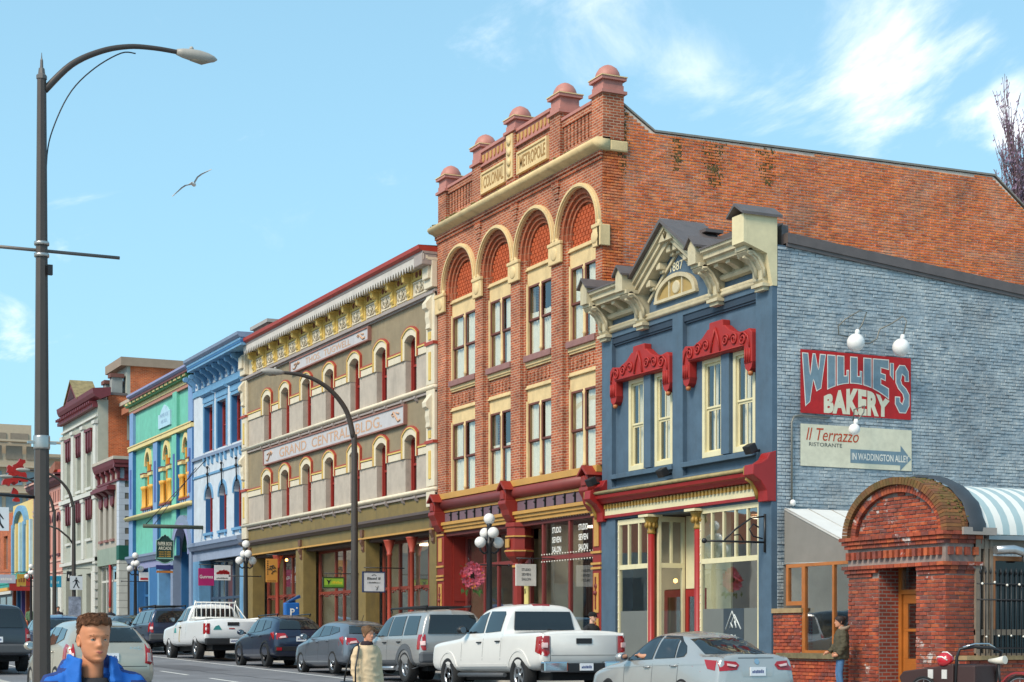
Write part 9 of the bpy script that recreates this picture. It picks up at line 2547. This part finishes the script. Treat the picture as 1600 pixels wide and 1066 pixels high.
t,p,X=blade('hanging_sign','white square hanging sign with three grey lines under the middle column',-42.84,20.58,21.2,2.82,3.42,mat('sign_offwhite','d2cdc4',rough=.6))
for k,s in enumerate(('STUDIO','SEVEN','SALON')):stxt(p,X,20.75,3.23-k*.13,.28,.075,s,ink,.02)
t,p,X=blade('hanging_sign','white hanging sign with thin script and a dark blue frame',-54.03,20.33,21.07,2.93,3.56,mat('sign_paper','d6d5d6',rough=.5),mat('navy_frame','2a3358',rough=.5))
stxt(p,X,20.45,3.32,.5,.09,'',ink,shear=.2);stxt(p,X,20.47,3.2,.46,.05,'',ink,shear=.2);mb=MB();mb.tube([(X,20.75,3.1),(X,20.83,3.02),(X,20.78,2.97),(X,20.85,3.12)],.008,4);mb.tube([(X,20.62,3.46),(X,20.7,3.5),(X,20.78,3.46)],.01,4);mb.obj('flourish',ink,p)
t,p,X=blade('hanging_sign','lime green hanging sign with a black hummingbird',-58.01,20.33,21.07,3.17,3.5,mat('sign_lime','93b53a',rough=.5),mat('green_frame','2c3b28',rough=.5))
stxt(p,X,20.62,3.3,.4,.1,'',mat('sign_yellow','d8c12f',rough=.5),.02);MB().add([(X,20.34,3.18),(X,21.05,3.18),(X,21.05,3.25),(X,20.34,3.25)],[(0,1,2,3)]).obj('stripe',mat('sign_green_dark','5d8a2c',rough=.5),p)
MB().add([(X+.003,a,b)for a,b in((20.42,3.46),(20.52,3.4),(20.62,3.46),(20.56,3.38),(20.53,3.3),(20.5,3.25),(20.48,3.36))],[tuple(range(7))]).obj('bird',black_m,p)
t,p,X=blade('hanging_sign','tall orange hanging sign with a black bonsai tree',-65.81,20.66,21.14,3.57,4.5,mat('sign_orange','c98a3c',rough=.6,var=.06))
mb=MB();mb.tube([(X,20.88,3.9),(X,20.95,4.0),(X,20.86,4.08),(X,20.94,4.18)],.018,4)
for(a,b)in((20.82,4.1),(21.0,4.14),(20.94,4.22),(20.86,4.2),(21.02,4.02)):mb.tube([(X,a-.06,b-.02),(X,a,b+.02),(X,a+.06,b-.01)],.022,4)
mb.obj('tree_emblem',black_m,p)
for k in range(7):stxt(p,X,20.7,4.38-k*.085,.06,.06,'',black_m)
stxt(p,X,20.7,3.61,.38,.04,'',mat('sign_brown','7a4a22',rough=.6))
t,p,X=blade('projecting_sign','magenta square projecting sign with white lettering',-74.24,20.24,20.94,3.66,4.42,mat('sign_magenta','a81e63',rough=.45));stxt(p,X,20.29,3.98,.6,.15,'Gunross',white_m,.015)
t,p,X=blade('projecting_sign','white projecting sign with a red splash emblem',-71.68,20.24,20.94,3.82,4.46,mat('sign_paper','d6d5d6'));rr=random.Random(4);mb=MB()
for k in range(16):a=20.32+.56*k/16;h=.07+.1*sin(pi*k/16)+rr.uniform(-.02,.03);mb.add([(X,a,4.08),(X,a+.05,4.08+rr.uniform(-.02,.02)),(X,a+.04,4.1+h),(X,a-.01,4.1+h*.7)],[(0,1,2,3)])
mb.obj('emblem',mat('sign_red','b02026',rough=.5),p,kind='stuff');stxt(p,X,20.32,3.88,.52,.06,'',ink)
t=thing('projecting_sign','dark green arcade sign with gold border hanging from a timber beam','sign',(-78.8,19.9,4.8))
outl=[(19.5,4.95),(19.62,4.9),(19.78,4.82),(19.9,4.8),(20.02,4.82),(20.18,4.9),(20.3,4.95),(20.3,5.85),(20.18,5.9),(20.05,6.05),(19.98,6.06),(19.9,6.14),(19.82,6.06),(19.75,6.05),(19.62,5.9),(19.5,5.85)]
mb=MB();mb.ext(outl,'x',-78.84,-78.76);p=mb.obj('sign_board',mat('sign_bottle','1c3a33',rough=.45),t,bevel=.01)
mb=MB();mb.tube([(-78.75,a,b)for a,b in outl+outl[:1]],.022,5);mb.obj('sign_frame',mat('frame_seafoam','7fae9f',rough=.5),t);X=-78.752
for s,z,w_,h in(('PAPER BOX',5.62,.66,.17),('ARCADE',5.42,.6,.15)):stxt(p,X,19.9-w_/2,z,w_,h,s,mat('sign_ivory','d9d3bd',rough=.5),.02)
for s,z in(('',5.3),('',5.2),('',5.1)):stxt(p,X,19.62,z,.56,.065,s,gold)
MB().box(-78.85,-78.75,19.48,20.32,5.0,5.06).obj('ledge',mat('frame_seafoam','7fae9f'),t)
MB().box(-78.83,-78.77,19.5,20.3,4.52,4.72).obj('lower_board',mat('sign_indigo','27306b',rough=.5),t);MB().box(-78.83,-78.77,19.52,20.28,4.36,4.46).obj('lower_board',mat('sign_amber','b5702c',rough=.5),t)
bmn=MB();bmn.tube([(-78.8,18.9,6.5),(-78.8,21.8,6.5)],.09,8);bmn.obj('beam',mat('timber_green','4b5246',rough=.8),t)
bmn=MB();bmn.tube([(-78.8,19.0,6.55),(-78.3,21.7,9.6)],.018,5);bmn.tube([(-78.8,19.4,6.55),(-80.0,21.7,9.4)],.018,5);bmn.tube([(-78.8,19.6,5.9),(-78.8,19.6,6.45)],.012,4);bmn.tube([(-78.8,20.2,5.9),(-78.8,20.2,6.45)],.012,4);bmn.obj('stay_rod',black_m,t)
t,p,X=blade('projecting_sign','turquoise blank looking sign outside the pink building',-107.8,20.0,20.8,4.45,5.15,mat('sign_turq','2b93b5',rough=.5));stxt(p,X,20.15,4.68,.5,.2,'',mat('sign_pale','a9cfd9',rough=.5))
t,p,X=blade('projecting_sign','small black bracket sign right of the turquoise sign',-103.6,20.3,20.75,4.7,5.3,black_m);stxt(p,X,20.38,4.9,.25,.2,'',white_m)
t,p,X=blade('parking_sign','small white and red sign on the lamp post by the turquoise building',-78.1,18.55,18.98,3.95,4.35,mat('sign_paper','d6d5d6'),bracket=False);MB().add([(X,18.6,4.0),(X,18.95,4.0),(X,18.95,4.1),(X,18.6,4.1)],[(0,1,2,3)]).obj('stripe',MATS['sign_red'],p)
MB().tube([(-78.12,18.4,4.2),(-78.12,18.6,4.2)],.012,5).obj('mount',black_m,t)
t,p,X=blade('projecting_sign','tall mustard sign before the yellow building',-119.5,20.1,20.7,4.8,5.65,mat('sign_mustard','a98a35',rough=.6,var=.2,scale=6));stxt(p,X,20.2,5.1,.4,.3,'',mat('sign_brown','7a4a22'))
t,p,X=blade('projecting_sign','long pale sign at the left edge of the photo',-122.4,19.4,20.5,5.1,5.7,mat('sign_paleblue','aab3c4',rough=.6));stxt(p,X,19.5,5.3,.9,.2,'',mat('sign_white','d5dad8'))
rs=thing('red_sculpture','jagged red sculptural sign jutting out above the far shops','sign',(-121,20.2,11))
mb=MB();rr=random.Random(9)
for(y,z,r)in((20.0,12.2,.55),(20.35,12.9,.5),(20.7,12.3,.45),(19.7,12.0,.4),(20.2,11.3,.35),(20.3,10.8,.25),(20.6,13.3,.3),(19.9,12.8,.3)):
 pts=[]
 for k in range(10):a=2*pi*k/10;q=r*rr.uniform(.55,1.15);pts.append((y+q*cos(a),z+q*sin(a)))
 mb.ext(pts,'x',-121.1-rr.uniform(0,.2),-120.9+rr.uniform(0,.2))
mb.obj('sculpture_body',mat('lobster_red','a5231c',rough=.4),rs,kind='stuff');MB().tube([(-121,20.5,12),(-121,21.8,12.4)],.06,6).obj('bracket',black_m,rs)
# pay station
ps_=thing('pay_station','blue parking pay station with a white P and tilted lid','pay station',(-56.35,18.6,G(-56.35)+.13))
z0_=G(-56.35)+.13;pb=mat('meter_blue','1b5fa8',rough=.4,var=.05)
mb=MB();mb.box(-56.5,-56.2,18.34,18.84,z0_,2.58);mb.obj('cabinet',pb,ps_,bevel=.04);mb=MB();mb.ext([(18.42,2.6),(18.86,2.84),(18.88,2.74),(18.5,2.6)],'x',-56.48,-56.22);mb.box(-56.4,-56.3,18.5,18.7,2.56,2.66);mb.obj('lid',mat('meter_blue_dark','17447a',rough=.4),ps_)
mb=MB();put_text(mb,'P',(-56.195,18.5,2.14),(0,1,0),(0,0,1),.16,.24,.03);mb.add([(-56.195,18.74+.03*cos(k*pi/4),2.4+.03*sin(k*pi/4))for k in range(8)],[tuple(range(8))]);mb.obj('lettering',white_m,ps_)
# ------------------------------------------------------------------ cargo tricycle
tr=thing('cargo_tricycle','brown box cargo tricycle with black hoop handlebar and white saddle by the low wall','tricycle',(-23.9,20.1,G(-24)+.13),0,world=False)
brn=mat('box_brown','3d2826',rough=.55,var=.08)
mb=MB();mb.ext([(-.95,.28),(.1,.24),(.12,.84),(-.98,.7),(-1.08,.6)],'y',-.33,.33);mb.obj('cargo_box',brn,tr,bevel=.02);mb=MB();mb.box(.15,.55,-.3,.3,.3,.82);mb.obj('rear_box',brn,tr,bevel=.02)
for x in(-.42,-.12):MB().box(x,x+.11,-.345,-.33,.58,.74).obj('sticker',mat('sticker_white','c9c6c2',rough=.5),tr)
def bwheel(x,y,r):
 mb=MB()
 for k in range(28):
  a,b=2*pi*k/28,2*pi*(k+1)/28;mb.tube([(x+r*cos(a),y,r+r*sin(a)),(x+r*cos(b),y,r+r*sin(b))],.024,6,cap=False)
 w_=mb.obj('wheel',tyre_m,tr);mb=MB()
 for k in range(12):a=2*pi*k/12;mb.tube([(x,y,r),(x+r*.93*cos(a),y,r+r*.93*sin(a))],.004,4)
 mb.lathe([(.03,-.05),(.03,.05)],(x,y,r),8,'y')
 for k in range(24):
  a,b=2*pi*k/24,2*pi*(k+1)/24;mb.tube([(x+r*.92*cos(a),y,r+r*.92*sin(a)),(x+r*.92*cos(b),y,r+r*.92*sin(b))],.012,5,cap=False)
 mb.obj('rim',rim_m,w_)
bwheel(-.45,-.42,.3);bwheel(-.45,.42,.3);bwheel(1.25,0,.32)
mb=MB();mb.tube([(.14,-.3,.25),(.17,-.3,.95),(.22,-.28,1.1),(.4,-.1,1.14),(.6,.1,1.12),(.68,.26,1.06),(.6,.28,.8),(.5,.28,.3)],.028,8);mb.tube([(.1,0,.35),(.8,0,.42),(1.25,0,.32)],.03,7);mb.tube([(.85,0,.35),(.82,0,.86)],.02,7);mb.obj('frame',black_m,tr)
mb=MB();mb.tube([(.3,-.3,1.13),(.42,-.12,1.19),(.52,.12,1.19),(.5,.32,1.12)],.016,6);mb.obj('handlebar',chrome,tr)
mb=MB().smooth();mb.tube([(.62,0,.9),(.78,0,.9),(.95,0,.92)],[.03,.055,.075],10);mb.obj('saddle',mat('saddle_cream','cfc8ba',rough=.5),tr)
mb=MB();mb.strip(arc(1.25,.32,.4,190,30,12),arc(1.25,.32,.37,190,30,12),'y',-.06,.06);mb.obj('mudguard',mat('mudguard_red','8d2a2e',rough=.4),tr)
tr.rotation_euler=(0,0,radians(12))
he=thing('helmet','red and white cycle helmet hanging on the cargo tricycle handlebar','helmet',(-23.95,19.85,.98),0,world=False)
mb=MB().smooth();mb.lathe([(.13,0),(.14,.03),(.13,.09),(.09,.15),(.03,.175),(.005,.18)],(0,0,0),16);M=Matrix.Rotation(radians(35),4,'X')@Matrix.Diagonal((1.25,1,1,1));mb.xf(M);h0=mb.obj('helmet_shell',mat('helmet_red','b5202c',rough=.25,coat=.5),he)
for k in(-1,0,1):
 mb=MB();mb.tube([(-.14,k*.06,.08),(-.06,k*.07,.155),(.06,k*.07,.155),(.14,k*.06,.08)],.014,5);mb.xf(Matrix.Rotation(radians(35),4,'X'));mb.obj('vent',white_m,h0)
 # ------------------------------------------------------------------ bare tree behind the brick building
bt=thing('bare_tree','tall leafless poplar with purple buds rising behind the brick wall at the right','tree',(-69.6,63.05,0),0,world=False)
rr=random.Random(21);tm=MB();tw_=MB();bd=MB()
def twig(p,d,L,r,lv):
 q=p;pts=[p]
 for k in range(4):
  d=(d+Vector((rr.uniform(-.12,.12),rr.uniform(-.12,.12),.1+rr.uniform(-.05,.1)))).normalized();q=q+d*L/4;pts.append(q)
 (tm if lv<2 else tw_).tube(pts,[max(.016,r*(1-.75*k/4))for k in range(5)],5 if lv<2 else 3,cap=False)
 if lv>=3:
  for k in range(3):c_=pts[1+k]+Vector((rr.uniform(-.1,.1),rr.uniform(-.1,.1),0));s_=rr.uniform(.05,.1);bd.add([c_,c_+Vector((s_,0,s_)),c_+Vector((0,s_,2*s_)),c_+Vector((-s_,0,s_))],[(0,1,2,3)])
  return
 for k in range((0,9,7)[lv]):
  i=rr.randint(1,4)if lv else rr.choice((2,3,4));a=rr.uniform(0,2*pi);o_=rr.uniform(.18,.36)
  twig(pts[i],(d+Vector((cos(a)*o_,sin(a)*o_,.1))).normalized(),L*rr.uniform(.42,.62),r*.42,lv+1)
tm.tube([(0,0,0),(.1,0,7),(0,.1,14),(.1,0,21),(0,0,26)],[.36,.28,.18,.09,.02],8)
for k in range(26):a=2.4*k;q=k/26;twig(Vector((.1,0,6+15*q)),Vector((cos(a)*(.3-.12*q),sin(a)*(.3-.12*q),1)).normalized(),10-4.5*q,.1-.05*q,1)
tm.obj('trunk',mat('bark','6b5a52',rough=.9,var=.2),bt);tw_.obj('crown',mat('twig_purple','7a6268',rough=.9,var=.2),bt,kind='stuff');bd.obj('buds',mat('bud_purple','7d6a80',rough=.9,var=.3),bt,kind='stuff')
for o in list(bpy.data.objects):
 if 'board' in o.keys():del o['board']
